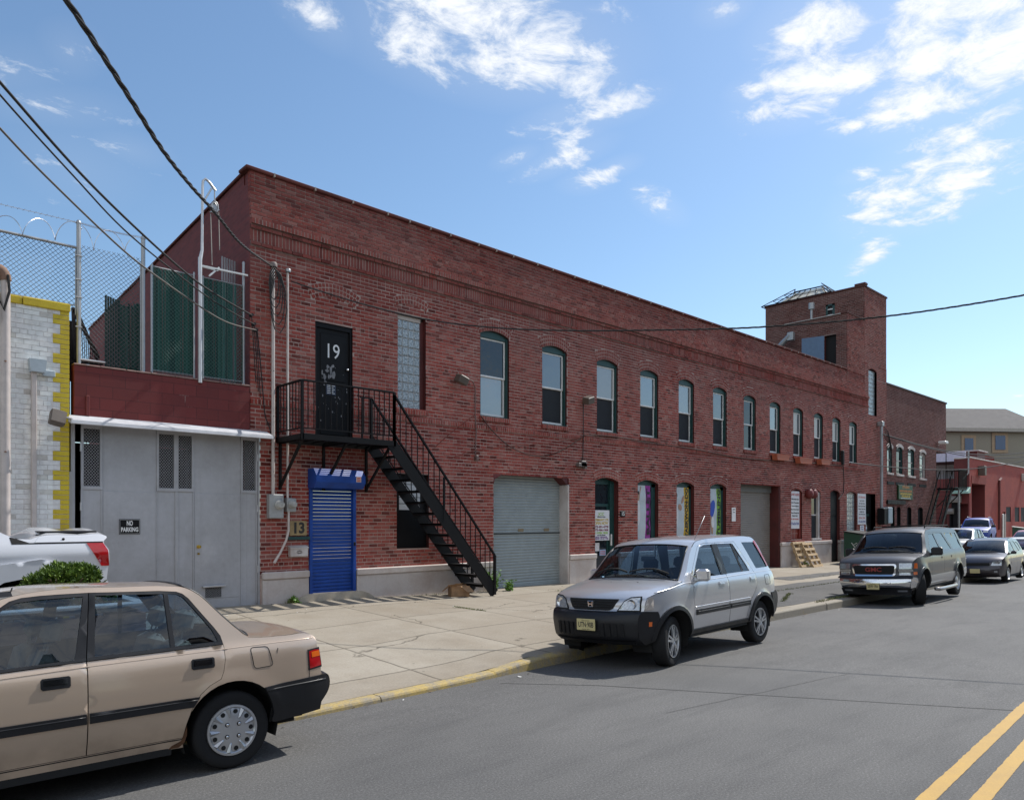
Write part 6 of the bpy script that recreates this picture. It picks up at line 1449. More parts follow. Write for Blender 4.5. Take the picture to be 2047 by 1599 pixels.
class Car:
    def __init__(s,name,loc,yaw,sp,label,paintm,step=.05,scale=1.,detail=True,cat='car',group=None,glass=None):
        s.sp=sp;s.step=step;s.paint=paintm;s.detail=detail;s.glass=glass or M_glass
        roll=-math.atan(CROWN) if loc[1]<9 else 0
        if roll: loc=(loc[0],loc[1],loc[2]+math.sin(roll)*max(w[1] for w in sp['w']))
        s.E=empty(name,loc,yaw);s.E.rotation_euler=(roll,0,yaw);tag(s.E,label,cat,group);s.E.scale=(scale,)*3 if not isinstance(scale,tuple) else scale
        s.samp=crom(sp['prof'],4)
        fs=[(p[1],p[0],p[2],s.S(p[0],p[1])) for p,t in s.samp if t in('valance','bumper_front','nose')];rs=[(p[1],p[0],p[2],s.S(p[0],p[1])) for p,t in s.samp if t in('tail','bumper_rear')]
        s.ft=sorted(fs);s.rt=sorted(rs);s.build()
    def S(s,x,z):
        sp=s.sp;w=interp(sp['w'],z)
        pr=sp['prof'];xf=min(p[0] for p in pr);xr=max(p[0] for p in pr)
        lf,af=sp['ft'];lr,ar=sp['rt']
        t=max(0,1-(x-xf)/lf);w-=af*t**2.2
        t=max(0,1-(xr-x)/lr);w-=ar*t**2.2
        for ax in sp['axles']:
            r=math.hypot(x-ax,z-sp['zc'])
            if z<1.05: w+=sp.get('flare',.012)*math.exp(-((r-sp['arch'])/.06)**2)*(1 if r>sp['arch']-.05 else 0)
        return w
    def fx(s,y,z,rear=False):
        T=s.rt if rear else s.ft
        if z<=T[0][0]: a=T[0]
        elif z>=T[-1][0]: a=T[-1]
        else:
            for p,q in zip(T,T[1:]):
                if p[0]<=z<=q[0]:
                    k=(z-p[0])/max(1e-6,q[0]-p[0]);a=tuple(p[i]+(q[i]-p[i])*k for i in range(4));break
        u=min(1,abs(y)/a[3]);return a[1]+a[2]*(1-u**2.5)
    def add(s,name,mb,mat,parent=None,smooth=True,angle=None): return obj(name,mb,mat,parent or s.E,smooth=smooth,angle=angle)
    def panel(s,name,poly,holes=(),off=0.,thick=0.,mat=None,side=-1,parent=None,step=None,crown=0.):
        V,Fs,P0,HS=triang(poly,list(holes),step or s.step);g=MB()
        def m(x,z,o): return (x,side*(s.S(x,z)+o),z)
        g.mesh([m(x,z,off) for x,z in V],[f if side<0 else f[::-1] for f in Fs])
        if thick:
            for L in [P0]+HS:
                n=len(L);b=len(g.v);g.v+= [m(x,z,off) for x,z in L]+[m(x,z,off-thick) for x,z in L]
                for i in range(n):
                    j=(i+1)%n;f=(i,i+n,j+n,j);g.f.append(tuple(q+b for q in (f if side<0 else f[::-1])));g.m.append(0);g.a.append(.5)
        return s.add(name,g,mat or s.paint,parent)
    def fpanel(s,name,poly,off,thick,mat,rear=False,parent=None,holes=(),step=None):
        V,Fs,P0,HS=triang(poly,list(holes),step or .05);g=MB();sg=1 if rear else -1
        def m(y,z,o): return (s.fx(y,z,rear)+sg*o,y,z)
        g.mesh([m(y,z,off) for y,z in V],[f if rear else f[::-1] for f in Fs])
        for L in [P0]+HS:
            n=len(L);b=len(g.v);g.v+=[m(y,z,off) for y,z in L]+[m(y,z,off-thick) for y,z in L]
            for i in range(n):
                j=(i+1)%n;g.f.append((i+b,i+n+b,j+n+b,j+b));g.m.append(0);g.a.append(.5)
        return s.add(name,g,mat,parent)
    def sweep(s,tagname,u0=-1.,u1=1.,off=0.,n=14,drop=0.,first=None):
        rows=[];S_=s.samp;idx=[i for i,(p,t) in enumerate(S_) if t==tagname]
        if not idx: return None
        idx.append(min(idx[-1]+1,len(S_)-1))
        for i in idx:
            p=S_[i][0];ye=s.S(p[0],p[1])+off;r=[]
            for j in range(n+1):
                u=u0+(u1-u0)*j/n;gq=1-abs(u)**2.5;r.append((p[0]+p[2]*gq,ye*u,p[1]+p[3]*gq-drop))
            rows.append(r)
        return rows
    def outline(s):
        sp=s.sp;top=[(p[0],p[1]) for p,t in s.samp];Ra=sp['arch'];zr=sp['rocker'];out=top[:]
        def arc(ax,za,zb):
            f=lambda z: math.asin(max(-1,min(1,(z-sp['zc'])/Ra)))
            a=f(za);b=math.pi-f(zb);return [(ax+Ra*math.cos(t),sp['zc']+Ra*sp.get('archz',1.)*math.sin(t)) for t in [a+(b-a)*k/18 for k in range(19)]]
        out+=arc(sp['axles'][0],max(zr,top[-1][1]+.015),zr)+arc(sp['axles'][1],zr,max(zr,top[0][1]+.015));return out
    def build(s):
        sp=s.sp;O=s.outline();P_=s.paint
        doors=sp['doors'];wins=sp['wins'];frames=sp.get('frames',[])
        hs=[d for d in doors]+[f for f in frames]+[w for w in wins if not any(inpoly(sum(q[0] for q in w)/len(w),sum(q[1] for q in w)/len(w),h) for h in doors+frames)]
        # body: both sides + painted sweeps
        g=MB()
        V,Fs,P0,HS=triang(O,hs,s.step)
        for sd in(-1,1): g.mesh([(x,sd*s.S(x,z),z) for x,z in V],[f if sd<0 else f[::-1] for f in Fs])
        s.body=None
        for t_ in('nose','tail','valance'):
            if t_ in sp.get('black',()): continue
            r=s.sweep(t_)
            if r: g.grid([q[::-1] for q in r])
        for t_,ua in(('windshield',.915),('rear_glass',sp.get('rg',.90))):
            for a,b in((-1,-ua),(ua,1)):
                r=s.sweep(t_,a,b,n=2);g.grid([q[::-1] for q in r])
        s.body=s.add('body',g,P_,angle=38)
        inner=MB();V2,F2,_,_=triang(O,[w for w in wins],s.step*1.6)
        for sd in(-1,1): inner.mesh([(x,sd*(s.S(x,z)-.022),z) for x,z in V2],[f if sd<0 else f[::-1] for f in F2])
        s.add('inner_trim',inner,M_under)
        for t_ in('hood','roof','trunk_lid'):
            r=s.sweep(t_,-.985,.985,n=18)
            if r: s.add(t_,(lambda m:(m.grid([q[::-1] for q in r]),m)[1])(MB()),P_)
        for t_,nm,ua in(('windshield','windshield',.915),('rear_glass','rear_window',sp.get('rg',.90))):
            r=s.sweep(t_,-ua,ua,n=14,off=-.002);m=MB();m.grid([q[::-1] for q in r]);s.add(nm,m,s.glass)
            if s.detail:
                m=MB();rr=s.sweep(t_,-ua,ua,n=14,off=.002)
                a=[Vector(v)+Vector((0,0,.004)) for v in rr[0]];b=[Vector(v)+Vector((0,0,.004)) for v in rr[-1]];m.tube(a,.010,5);m.tube(b,.010,5);m.tube([Vector(q[0]) for q in rr],.010,5);m.tube([Vector(q[-1]) for q in rr],.010,5);s.add('window_seal',m,M_plastic)
        for t_ in('bumper_front','bumper_rear'):
            r=s.sweep(t_,off=.014,n=18);m=MB();m.grid([q[::-1] for q in r]);
            for poly in sp.get(t_+'_side',[]):
                V,Fs,P0,_=triang(poly,[],s.step)
                for sd in(-1,1):
                    m.mesh([(x,sd*(s.S(x,z)+.014),z) for x,z in V],[f if sd<0 else f[::-1] for f in Fs])
                    n=len(P0);b=len(m.v);m.v+=[(x,sd*(s.S(x,z)+.014),z) for x,z in P0]+[(x,sd*(s.S(x,z)-.01),z) for x,z in P0]
                    for i in range(n): j=(i+1)%n;m.f.append((i+b,i+n+b,j+n+b,j+b));m.m.append(0);m.a.append(.5)
            s.add(t_,m,sp.get('bump_mat',M_plastic),angle=40)
        for sd in(-1,1):
            ds=[]
            for i,d in enumerate(doors): ds.append(s.panel('door',shrink(d,sp.get('gap',.0035)),[w for w in wins if inpoly(w[0][0],w[0][1],d)] if not frames else [],0.,.02,P_,sd))
            for i,f in enumerate(frames): s.panel('window_frame',shrink(f,.003),[w for w in wins if inpoly(sum(q[0] for q in w)/len(w),sum(q[1] for q in w)/len(w),f)],.001,.03,sp.get('frame_mat',M_plastic),sd,ds[min(i,len(ds)-1)],step=.06)
            for w in wins:
                par=None
                for i,d in enumerate(doors):
                    cx=sum(q[0] for q in w)/len(w)
                    if min(q[0] for q in d)<cx<max(q[0] for q in d): par=ds[i]
                s.panel('window_glass',shrink(w,-.004),[],-.010,0,s.glass,sd,par,step=.12)
                if sp.get('pillar_black') and par is None: pass
            for i,(poly,mt) in enumerate(sp.get('mould',[])): s.panel('side_moulding',poly,[],.014,.016,mt,sd,step=.07)
            for i,h in enumerate(sp.get('handles',[])):
                x0,x1,z0,z1=h[:4];m=h[4];par=ds[min(i,len(ds)-1)]
                s.panel('door_handle',[(x0+.012,z0),(x1-.008,z0),(x1,z0+.012),(x1,z1-.01),(x1-.01,z1),(x0+.01,z1),(x0,z1-.012),(x0,z0+.012)],[],.006,.008,m,sd,par,step=.05)
                s.panel('handle_grip',[(x0+.018,z0+.03),(x1-.02,z0+.03),(x1-.02,z1-.012),(x0+.018,z1-.012)],[],.017,.012,M_gloss if m is M_plastic else m,sd,par,step=.05)
        # arch lips / liner
        m=MB()
        for ax in sp['axles']:
            Rr=sp['arch']+.004
            for sd in(-1,1):
                rows=[]
                for k in range(15):
                    t=-.35+ (math.pi+.7)*k/14;x=ax+Rr*math.cos(t);z=sp['zc']+Rr*math.sin(t)*sp.get('archz',1.);y=s.S(x,max(z,.3))-.008;rows.append([(x,sd*y,z),(x,sd*(y-.3),z)])
                m.grid(rows)
        Wm=sp['w'][2][1];xf=min(p[0] for p in sp['prof'])+.25;xr=max(p[0] for p in sp['prof'])-.2;a0,a1=sp['axles']
        zr=sp['rocker']
        m.box(xf,xr,-Wm+.30,Wm-.30,zr-.02,sp['belt']-.28);m.box(a1+.45,a0-.45,-Wm+.05,Wm-.05,zr-.04,zr+.1);m.box(xf,a1-.40,-Wm+.16,Wm-.16,zr+.05,.62);m.box(a0+.4,xr,-Wm+.14,Wm-.14,zr+.05,.6)
        for ax in sp['axles']: m.tube([(ax,-Wm+.2,sp['tyre']),(ax,Wm-.2,sp['tyre'])],.035,8)
        m.tube([(a0-.5,.3,zr+.02),(a0+.6,.35,zr+.02),(xr+.15,.4,zr+.0)],.03,8)
        s.add('underbody',m,M_under,smooth=False)
        # interior
        zb=sp['belt'];fab=sp.get('fab',M_fabd);rows=sp['seats']
        for (x,ys) in rows:
            for y in ys:
                g=MB();h=zb-.02;g.bbox(x-.28,x+.28,y-.24,y+.24,h-.55,h-.38,.05)
                M=Matrix.Translation((x+.22,y,h-.42))@Matrix.Rotation(R(16),4,'Y');g.bbox(-.06,.08,-.23,.23,0,.50,.05,M=M);g.bbox(-.05,.06,-.12,.12,.56,.74,.04,M=M);g.tube([M@Vector((0,-.06,.48)),M@Vector((0,-.06,.6))],.008,5);g.tube([M@Vector((0,.06,.48)),M@Vector((0,.06,.6))],.008,5)
                s.add('seat',g,fab,smooth=False)
        wx=[p for p,t in s.samp if t=='windshield'][0][0]
        g=MB();g.bbox(wx+.05,wx+.62,-Wm+.13,Wm-.13,zb-.35,zb-.0,.05);s.add('dashboard',g,M_fabd,smooth=False)
        if s.detail:
            g=MB();c=Vector((wx+.78,-.36,zb+.02));M=Matrix.Translation(c)@Matrix.Rotation(R(-62),4,'Y');g.tube([M@Vector((.18*math.cos(t),.18*math.sin(t),0)) for t in[R(d) for d in range(0,360,20)]],.014,6,close=True);g.bar(M@Vector((0,-.17,0)),M@Vector((0,.17,0)),.04,.02);g.tube([c,c+Vector((-.3,0,-.16))],.03,6);s.add('steering_wheel',g,M_fabd)
            g=MB();hx=[p for p,t in s.samp if t=='windshield'][-1];g.bbox(hx[0]+.03,hx[0]+.06,-.12,.12,hx[1]-.1,hx[1]-.03,.01);s.add('rear_view_mirror',g,M_plastic)
        # wheels
        for k,ax in enumerate(sp['axles']):
            for sd in(-1,1):
                w=empty('wheel',(ax,sd*(s.S(ax,.62)-sp.get('track',.045)),sp['tyre']),0 if sd<0 else math.pi,s.E)
                if k==1 and sp.get('steer'): w.rotation_euler=(0,0,w.rotation_euler[2]+R(sp['steer']))
                make_wheel(w,sp['tyre'],sp['tw'],sp['rim'],sp['rimtype'],sp.get('whitelet',False))
    def groove(s,name,poly,r,side=-1,close=True,mat=None,o=0.):
        g=MB();L=resample(poly,.03)
        if not close:
            L=[]
            for a,b in zip(poly,poly[1:]):
                n=max(1,int(math.hypot(b[0]-a[0],b[1]-a[1])/.05));L+=[(a[0]+(b[0]-a[0])*k/n,a[1]+(b[1]-a[1])*k/n) for k in range(n)]
            L.append(poly[-1])
        g.tube([(x,side*(s.S(x,z)+.0005+o-(r*.55 if not close else 0)),z) for x,z in L],r,6,close=close);return s.add(name,g,mat or M_under)
    def mirror(s,x,z,w=.2,h=.15,mat=None,d=.10):
        for sd in(-1,1):
            y=s.S(x,z);g=MB();M=Matrix.Translation((x,sd*(y+w*.5+.03),z))@Matrix.Rotation(R(-sd*8),4,'Z');g.bbox(-d/2,d/2,-w/2,w/2,-h/2,h/2,.03,M=M);g.bbox(-.03,.04,-w*.5-.06 if sd>0 else w*.2,-w*.2 if sd>0 else w*.5+.06,-h*.5-.0,-h*.2,.01,M=M);o=s.add('side_mirror',g,mat or s.paint,smooth=False)
            g=MB();g.box(d/2+.001,d/2+.004,-w/2+.02,w/2-.02,-h/2+.02,h/2-.02,M=M);s.add('mirror_glass',g,M_chrome,o,smooth=False)
def make_wheel(w,r,tw,rim,kind,white=False):
    # local: axle along y, outer face at y=0 looking to -y
    M=Matrix.Rotation(R(90),4,'X')   # local z -> -y
    g=MB();n=40
    prof=[(rim-.005,-tw+.02),(r*.93,-tw),(r,-tw+.02),(r,-.028),(r*.985,-.012),(r*.95,-.001),(r*.88,.004),(rim+.03,.003),(rim+.008,-.004),(rim,-.02)]
    g.lathe(prof,n,M);obj('tyre',g,M_rubber,w,smooth=True,angle=45)
    g=MB();mats=[M_alloy,M_dark,M_chrome,M_rubber]
    if kind=='cover':
        g.lathe([(rim+.006,-.005),(rim+.004,.008),(rim-.012,.010),(rim-.024,-.004),(rim*.80,.0),(rim*.45,.010),(rim*.30,.012),(0,.013)],n,M,0)
        for k in range(9):
            a=2*math.pi*k/9+.35
            def q(rr,t,h): return M@Vector((rr*math.cos(t),rr*math.sin(t),h))
            g.mesh([q(rim*.93,a-.13,.001),q(rim*.93,a+.13,.001),q(rim*.52,a+.07,.011),q(rim*.52,a-.07,.011),q(rim*.88,a,.022),q(rim*.60,a,.020)],[(0,1,4),(1,2,5,4),(2,3,5),(3,0,4,5)],0)
            b=a+math.pi/9
            g.face([q(rim*.76+rim*.10*math.cos(t),b+.13*math.sin(t),.0045) for t in[R(d) for d in range(0,360,45)]],1)
        for k in range(4):
            a=math.pi/2*k+.75;c=Vector((rim*.34*math.cos(a),rim*.34*math.sin(a),.012));g.lathe([(.017,0),(.017,.003),(.010,.0035)],12,M@Matrix.Translation(c),1);g.lathe([(.011,0),(.011,.008),(.006,.011),(0,.011)],10,M@Matrix.Translation(c),2)
    elif kind=='alloy':
        g.lathe([(rim+.004,-.004),(rim+.004,.006),(rim-.008,.006),(rim-.016,-.02),(rim-.02,-.12)],n,M,0);g.lathe([(rim-.01,-.10),(0,-.10)],n,M,1);g.lathe([(rim*.62,-.07),(rim*.62,-.09)],24,M,2)
        for k in range(5):
            for s_ in(-1,1):
                a=2*math.pi*k/5+.3;a1=a+s_*.13;a2=a+s_*.17
                p0=M@Vector((rim*.2*math.cos(a+s_*.25),rim*.2*math.sin(a+s_*.25),.0));p1=M@Vector(((rim-.01)*math.cos(a2),(rim-.01)*math.sin(a2),-.006));g.bar(p0,p1,.028,.022,0,up=(0,1,0))
        g.lathe([(rim*.3,-.03),(rim*.30,.004),(rim*.2,.008),(rim*.19,.004),(0,.006)],20,M,0)
        for k in range(5): a=2*math.pi*k/5+.93;g.lathe([(.012,0),(.012,.004),(0,.004)],8,M@Matrix.Translation((rim*.25*math.cos(a),rim*.25*math.sin(a),.002)),1)
    else:
        g.lathe([(rim+.004,-.004),(rim+.004,.006),(rim-.01,.006),(rim-.02,-.03),(rim*.55,-.045),(rim*.45,-.01),(rim*.25,.0),(0,.002)],n,M,0)
        for k in range(6):
            a=2*math.pi*k/6;g.face([M@Vector(((rim*.75+rim*.12*math.cos(t))*math.cos(a+.16*math.sin(t)),(rim*.75+rim*.12*math.cos(t))*math.sin(a+.16*math.sin(t)),-.034)) for t in[R(d) for d in range(0,360,45)]],1)
    obj('rim',g,mats,w,smooth=True,angle=35)
def plate(car,y,z,txt,rear=False,w=.305,h=.152,tilt=0):
    x=car.fx(y,z,rear)+(-.035 if not rear else .03);g=MB();g.bbox(x-.004,x+.004,y-w/2,y+w/2,z-h/2,z+h/2,.003);o=car.add('licence_plate',g,M_plate,smooth=False)
    g=MB();xs=x-.0055;
    if txt:
        put_text(g,txt,.098,lambda a,b:(xs,y-a,z-.004+b),0,bold=.0015,width=w*.82);put_text(g,'New Jersey',.026,lambda a,b:(xs,y-a,z+h/2-.022+b),0,width=w*.42);put_text(g,'Garden State',.02,lambda a,b:(xs,y-a,z-h/2+.016+b),0,width=w*.4);obj('plate_text',g,M_ink,o)
    return o
def smooth_poly(p,n=3):
    # rounded corners by Chaikin
    for _ in range(n):
        q=[]
        for a,b in zip(p,p[1:]+p[:1]): q+=[(a[0]*.75+b[0]*.25,a[1]*.75+b[1]*.25),(a[0]*.25+b[0]*.75,a[1]*.25+b[1]*.75)]
        p=q
    return p
def rrect(p,r,n=4):
    o=[]
    for i in range(len(p)):
        a,b,c=Vector(p[i-1]),Vector(p[i]),Vector(p[(i+1)%len(p)]);u=b+(a-b).normalized()*r;v=b+(c-b).normalized()*r
        for k in range(n+1): t=k/n;q=u*(1-t)**2+b*2*t*(1-t)+v*t*t;o.append((q.x,q.y))
    return o
# ---------------- beige saloon, rear towards +x
P_beige=paint('beige_metallic_paint',(.57,.445,.34),.50,.31,.7)
def side_at(X0,Y0,ang,half): a=R(ang);return (X0-math.sin(a)*half,Y0+math.cos(a)*half)
F_l=[(-1.98,.31),(-1.016,.31),(-1.0095,.966),(-2.02,.935),(-2.04,.7)]
F_f=[(-2.06,.936),(-1.0095,.966),(-.9645,1.438),(-1.154,1.438),(-1.265,1.436),(-1.373,1.429),(-1.443,1.41),(-1.478,1.386)]
F_g=[(-1.96,.962),(-1.078,.982),(-1.0,1.414),(-1.266,1.409),(-1.409,1.396),(-1.479,1.356)]
R_l=[(-1.016,.31),(-.374,.31),(-.353,.416),(-.318,.52),(-.284,.573),(-.255,.621),(-.186,.677),(-.098,.718),(-.073,.772),(-.056,.863),(-.053,.955),(-.056,.977),(-1.0095,.966)]
R_f=[(-1.0095,.966),(-.056,.977),(-.071,1.045),(-.112,1.111),(-.194,1.225),(-.282,1.349),(-.324,1.389),(-.368,1.408),(-.492,1.421),(-.788,1.431),(-.9645,1.438)]
R_g=[(-.956,.99),(-.446,.997),(-.461,1.396),(-.925,1.415)];Q_g=[(-.415,.998),(-.098,1.002),(-.098,1.02),(-.132,1.098),(-.237,1.247),(-.318,1.356),(-.361,1.385),(-.430,1.394)]
SED=dict(prof=[(-3.16,.27,-.12,0,'bumper_front'),(-3.24,.36,-.14,0,'bumper_front'),(-3.27,.5,-.15,0,'bumper_front'),(-3.22,.6,-.15,0,'nose'),(-3.20,.62,-.14,0,'nose'),(-3.17,.72,-.12,0,'hood'),(-3.10,.765,-.1,.03,'hood'),(-2.7,.85,-.03,.05,'hood'),(-2.35,.915,0,.05,'windshield'),(-2.25,.95,-.10,.05,'windshield'),(-1.62,1.375,-.05,.04,'roof'),(-1.48,1.428,-.03,.03,'roof'),(-1.19,1.471,0,.015,'roof'),(-.753,1.464,0,.018,'roof'),(-.42,1.451,0,.018,'roof'),(-.302,1.432,0,.03,'rear_glass'),(-.25,1.405,.03,.03,'rear_glass'),(-.053,1.204,.07,.02,'rear_glass'),(.07,1.075,.09,.02,'rear_glass'),(.145,1.012,.10,.02,'trunk_lid'),(.18,1.006,.09,.02,'trunk_lid'),(.461,.993,.02,.035,'trunk_lid'),(.68,.980,.02,.03,'tail'),(.722,.95,.04,.015,'tail'),(.732,.857,.06,0,'tail'),(.755,.71,.06,0,'tail'),(.765,.64,.06,0,'bumper_rear'),(.825,.622,.10,0,'bumper_rear'),(.842,.58,.10,0,'bumper_rear'),(.832,.49,.10,0,'bumper_rear'),(.79,.43,.07,0,'bumper_rear'),(.765,.40,.06,0,'bumper_rear'),(.76,.335,.06,0,'bumper_rear')],
 w=[(.22,.765),(.31,.788),(.42,.822),(.55,.843),(.72,.845),(.86,.834),(.925,.818),(.955,.797),(.985,.785),(1.40,.672),(1.47,.63)],ft=(.7,.16),rt=(.35,.05),axles=(0,-2.5),arch=.375,zc=.315,archz=1.0,tyre=.30,tw=.19,rim=.192,rimtype='cover',rocker=.235,belt=.97,flare=.012,
 doors=[F_l,R_l],frames=[F_f,R_f],wins=[F_g,R_g,Q_g],seats=[(-1.55,(-.36,.36)),(-.62,(-.36,.36))],fab=M_fab,
 mould=[([(-1.98,.538),(-1.022,.538),(-1.022,.608),(-1.98,.608)],M_plastic),([(-1.004,.538),(-.31,.537),(-.285,.575),(-.262,.608),(-1.004,.609)],M_plastic)],
 handles=[(-1.292,-1.115,.806,.884,M_plastic),(-.315,-.142,.814,.893,M_plastic)],
 bumper_rear_side=[[(.765,.632),(.643,.629),(.40,.616),(.245,.603),(.262,.565),(.305,.475),(.330,.39),(.322,.315),(.338,.303),(.458,.310),(.76,.334),(.765,.40),(.79,.43),(.828,.49),(.84,.58),(.82,.622)]],
 bumper_front_side=[[(-3.2,.30),(-2.93,.30),(-2.86,.45),(-2.82,.57),(-3.2,.6),(-3.25,.5)]])
cx_,cy_=side_at(2.378,5.67,-1.9,.845)
c1=Car('beige_sedan',(cx_,cy_,0),R(-1.9),SED,'beige four-door sedan, rear end showing, parked nearest the camera',P_beige,step=.045)
# tail lamps, fuel flap, trims
for sd in(-1,1):
    L=c1.panel('tail_light',[(.645,.70),(.757,.715),(.738,.85),(.70,.852),(.645,.842)],[],.006,.01,M_red,sd);c1.panel('turn_lens',[(.668,.79),(.748,.795),(.742,.842),(.668,.836)],[],.0085,.004,M_orange,sd,L)
    c1.panel('lamp_seal',[(.632,.685),(.765,.70),(.745,.868),(.632,.856)],[[(.645,.70),(.757,.715),(.738,.85),(.645,.842)]],.004,.006,M_plastic,sd,L);c1.fpanel('tail_lens',[(sd*.45,.70),(sd*.76,.70),(sd*.76,.86),(sd*.45,.86)],.008,.012,M_red,True,parent=L)
    c1.panel('headlight',[(-3.19,.63),(-3.02,.64),(-3.02,.74),(-3.15,.73)],[],.005,.008,M_orange,sd);c1.fpanel('headlight',[(sd*.40,.62),(sd*.68,.62),(sd*.68,.72),(sd*.40,.72)],.01,.015,M_lens)
fp=rrect([(.145,.93),(.292,.925),(.326,.768),(.169,.762)],.03)
c1.groove('fuel_door_gap',fp,.0032);c1.groove('body_crease',[(-2.03,.898),(-1.013,.928),(-1.006,.928),(-.058,.940),(-.050,.9402),(.30,.945),(.70,.947)],.006,close=False,mat=P_beige);c1.groove('moulding_ridge',[(-1.98,.585),(-1.03,.586)],.006,close=False,mat=M_plastic,o=.014);c1.groove('moulding_ridge',[(-1.0,.586),(-.28,.586)],.006,close=False,mat=M_plastic,o=.014);c1.groove('bumper_ridge',[(.27,.575),(.5,.585),(.80,.59)],.010,close=False,mat=M_plastic,o=.014);
c1.panel('panel_gap',[(.640,.62),(.644,.62),(.644,.69),(.640,.69)],[],.002,.003,M_under,-1,step=.1);c1.panel('sill_strip',[(-1.98,.297),(-.38,.297),(-.38,.304),(-1.98,.304)],[],.002,.003,M_under,-1,step=.1)
c1.panel('belt_strip',[(-2.0,.940),(-1.012,.968),(-1.012,.985),(-2.0,.957)],[],.010,.01,M_plastic,-1,step=.1);c1.panel('belt_strip',[(-1.006,.968),(-.06,.979),(-.066,.995),(-1.006,.984)],[],.010,.01,M_plastic,-1,step=.1)
c1.panel('scratch',[(.365,.86),(.378,.90),(.372,.905),(.36,.88)],[],.002,.002,plain('primer_chip',(.1,.08,.07),.8),-1,step=.1)
g=MB();g.tube([(.4,-.5,.27),(.86,-.55,.30)],.022,10);c1.add('exhaust_pipe',g,M_grey)
g=MB();x=-1.47;y=-(c1.S(x,1.43)-.03);g.mesh([(x-.08,y-.02,1.432),(x+.05,y-.02,1.445),(x+.05,y+.02,1.452),(x-.08,y+.02,1.44),(x-.03,y,1.475),(x+.04,y,1.478)],[(0,1,5,4),(1,2,5),(2,3,4,5),(3,0,4)]);g.tube([(x+.04,y,1.47),(x+.05,y,1.50)],.005,5);c1.add('antenna_base',g,M_plastic,smooth=False)
c1.panel('mud_flap',[(.315,.30),(.375,.30),(.37,.42),(.33,.42)],[],-.03,.02,M_rubber,-1,step=.1);c1.mirror(-1.95,1.03)
M_rust=plain('rusty_sill',(.10,.045,.02),.9,vary=.4,scale=25);c1.panel('rust_patch',[(-.40,.24),(-.36,.27),(-.345,.33),(-.352,.40),(-.372,.33),(-.385,.29),(-.45,.26),(-.47,.238)],[],.002,.003,M_rust,-1,step=.1)
# ---------------- silver compact four-wheel drive
P_silver=paint('silver_metallic_paint',(.60,.60,.615),.58,.29,.5)
CRV=dict(prof=[(-3.10,.33,-.13,0,'bumper_front'),(-3.22,.42,-.155,0,'bumper_front'),(-3.25,.56,-.16,0,'bumper_front'),(-3.25,.68,-.16,0,'bumper_front'),(-3.22,.745,-.155,0,'bumper_front'),(-3.16,.775,-.15,0,'nose'),(-3.15,.80,-.14,0,'nose'),(-3.14,.87,-.14,0,'nose'),(-3.10,.935,-.14,0,'hood'),(-3.02,.965,-.13,.03,'hood'),(-2.75,1.03,-.06,.05,'hood'),(-2.45,1.09,-.02,.05,'hood'),(-2.32,1.115,-.06,.05,'windshield'),(-2.24,1.16,-.14,.05,'windshield'),(-1.80,1.57,-.09,.05,'roof'),(-1.68,1.635,-.07,.05,'roof'),(-1.45,1.672,-.02,.045,'roof'),(-1.1,1.688,0,.045,'roof'),(-.4,1.697,0,.045,'roof'),(.0,1.692,0,.04,'roof'),(.17,1.665,.02,.03,'rear_glass'),(.235,1.61,.05,.0,'rear_glass'),(.42,1.22,.06,0,'tail'),(.50,1.12,.06,0,'tail'),(.535,.98,.06,0,'tail'),(.53,.80,.06,0,'bumper_rear'),(.60,.775,.07,0,'bumper_rear'),(.66,.72,.07,0,'bumper_rear'),(.655,.56,.07,0,'bumper_rear'),(.61,.47,.06,0,'bumper_rear'),(.5,.42,.05,0,'bumper_rear')],
 w=[(.33,.80),(.42,.845),(.62,.872),(.88,.875),(1.02,.862),(1.09,.845),(1.13,.825),(1.2,.80),(1.6,.69),(1.70,.65)],ft=(.75,.17),rt=(.4,.05),axles=(0,-2.6),arch=.405,zc=.36,tyre=.335,tw=.21,rim=.215,rimtype='alloy',rocker=.375,belt=1.12,flare=.02,steer=12,gap=.0055,
 doors=[[(-2.12,.44),(-1.06,.44),(-1.05,1.1),(-1.12,1.622),(-1.45,1.622),(-1.64,1.585),(-2.10,1.13),(-2.09,.8)],[(-1.06,.44),(-.50,.44),(-.44,.60),(-.36,.72),(-.24,.82),(-.14,.93),(-.12,1.10),(-.19,1.22),(-.50,1.625),(-1.12,1.622),(-1.05,1.1)]],
 wins=[[(-2.02,1.135),(-1.16,1.145),(-1.22,1.597),(-1.46,1.593),(-1.60,1.56)],[(-1.03,1.15),(-.50,1.156),(-.62,1.598),(-1.07,1.60)],[(-.47,1.156),(-.27,1.158),(-.31,1.24),(-.56,1.585),(-.59,1.59)],[(-.02,1.185),(.385,1.19),(.20,1.60),(-.26,1.605)]],
 seats=[(-1.62,(-.38,.38)),(-.72,(-.38,.38))],fab=plain('seat_fabric_blue',(.03,.045,.08),.9),
 mould=[([(-2.05,.633),(-1.068,.637),(-1.064,.712),(-2.05,.706)],M_plastic),([(-1.045,.637),(-.42,.64),(-.40,.713),(-1.045,.712)],M_plastic),([(-2.21,.375),(-.36,.375),(-.38,.435),(-2.19,.435)],M_plastic)],
 handles=[(-1.36,-1.18,.985,1.055,None),(-.36,-.18,1.0,1.07,None)],
 bumper_front_side=[[(-3.10,.33),(-2.995,.37),(-2.985,.50),(-2.95,.60),(-2.93,.70),(-2.95,.758),(-3.16,.775),(-3.22,.745),(-3.25,.68),(-3.25,.56),(-3.22,.42)]],bumper_rear_side=[[(.53,.79),(.34,.78),(.39,.66),(.41,.5),(.40,.44),(.5,.42),(.61,.47),(.64,.56),(.64,.72),(.6,.775)]])
CRV['handles']=[h[:4]+(P_silver,) for h in CRV['handles']]
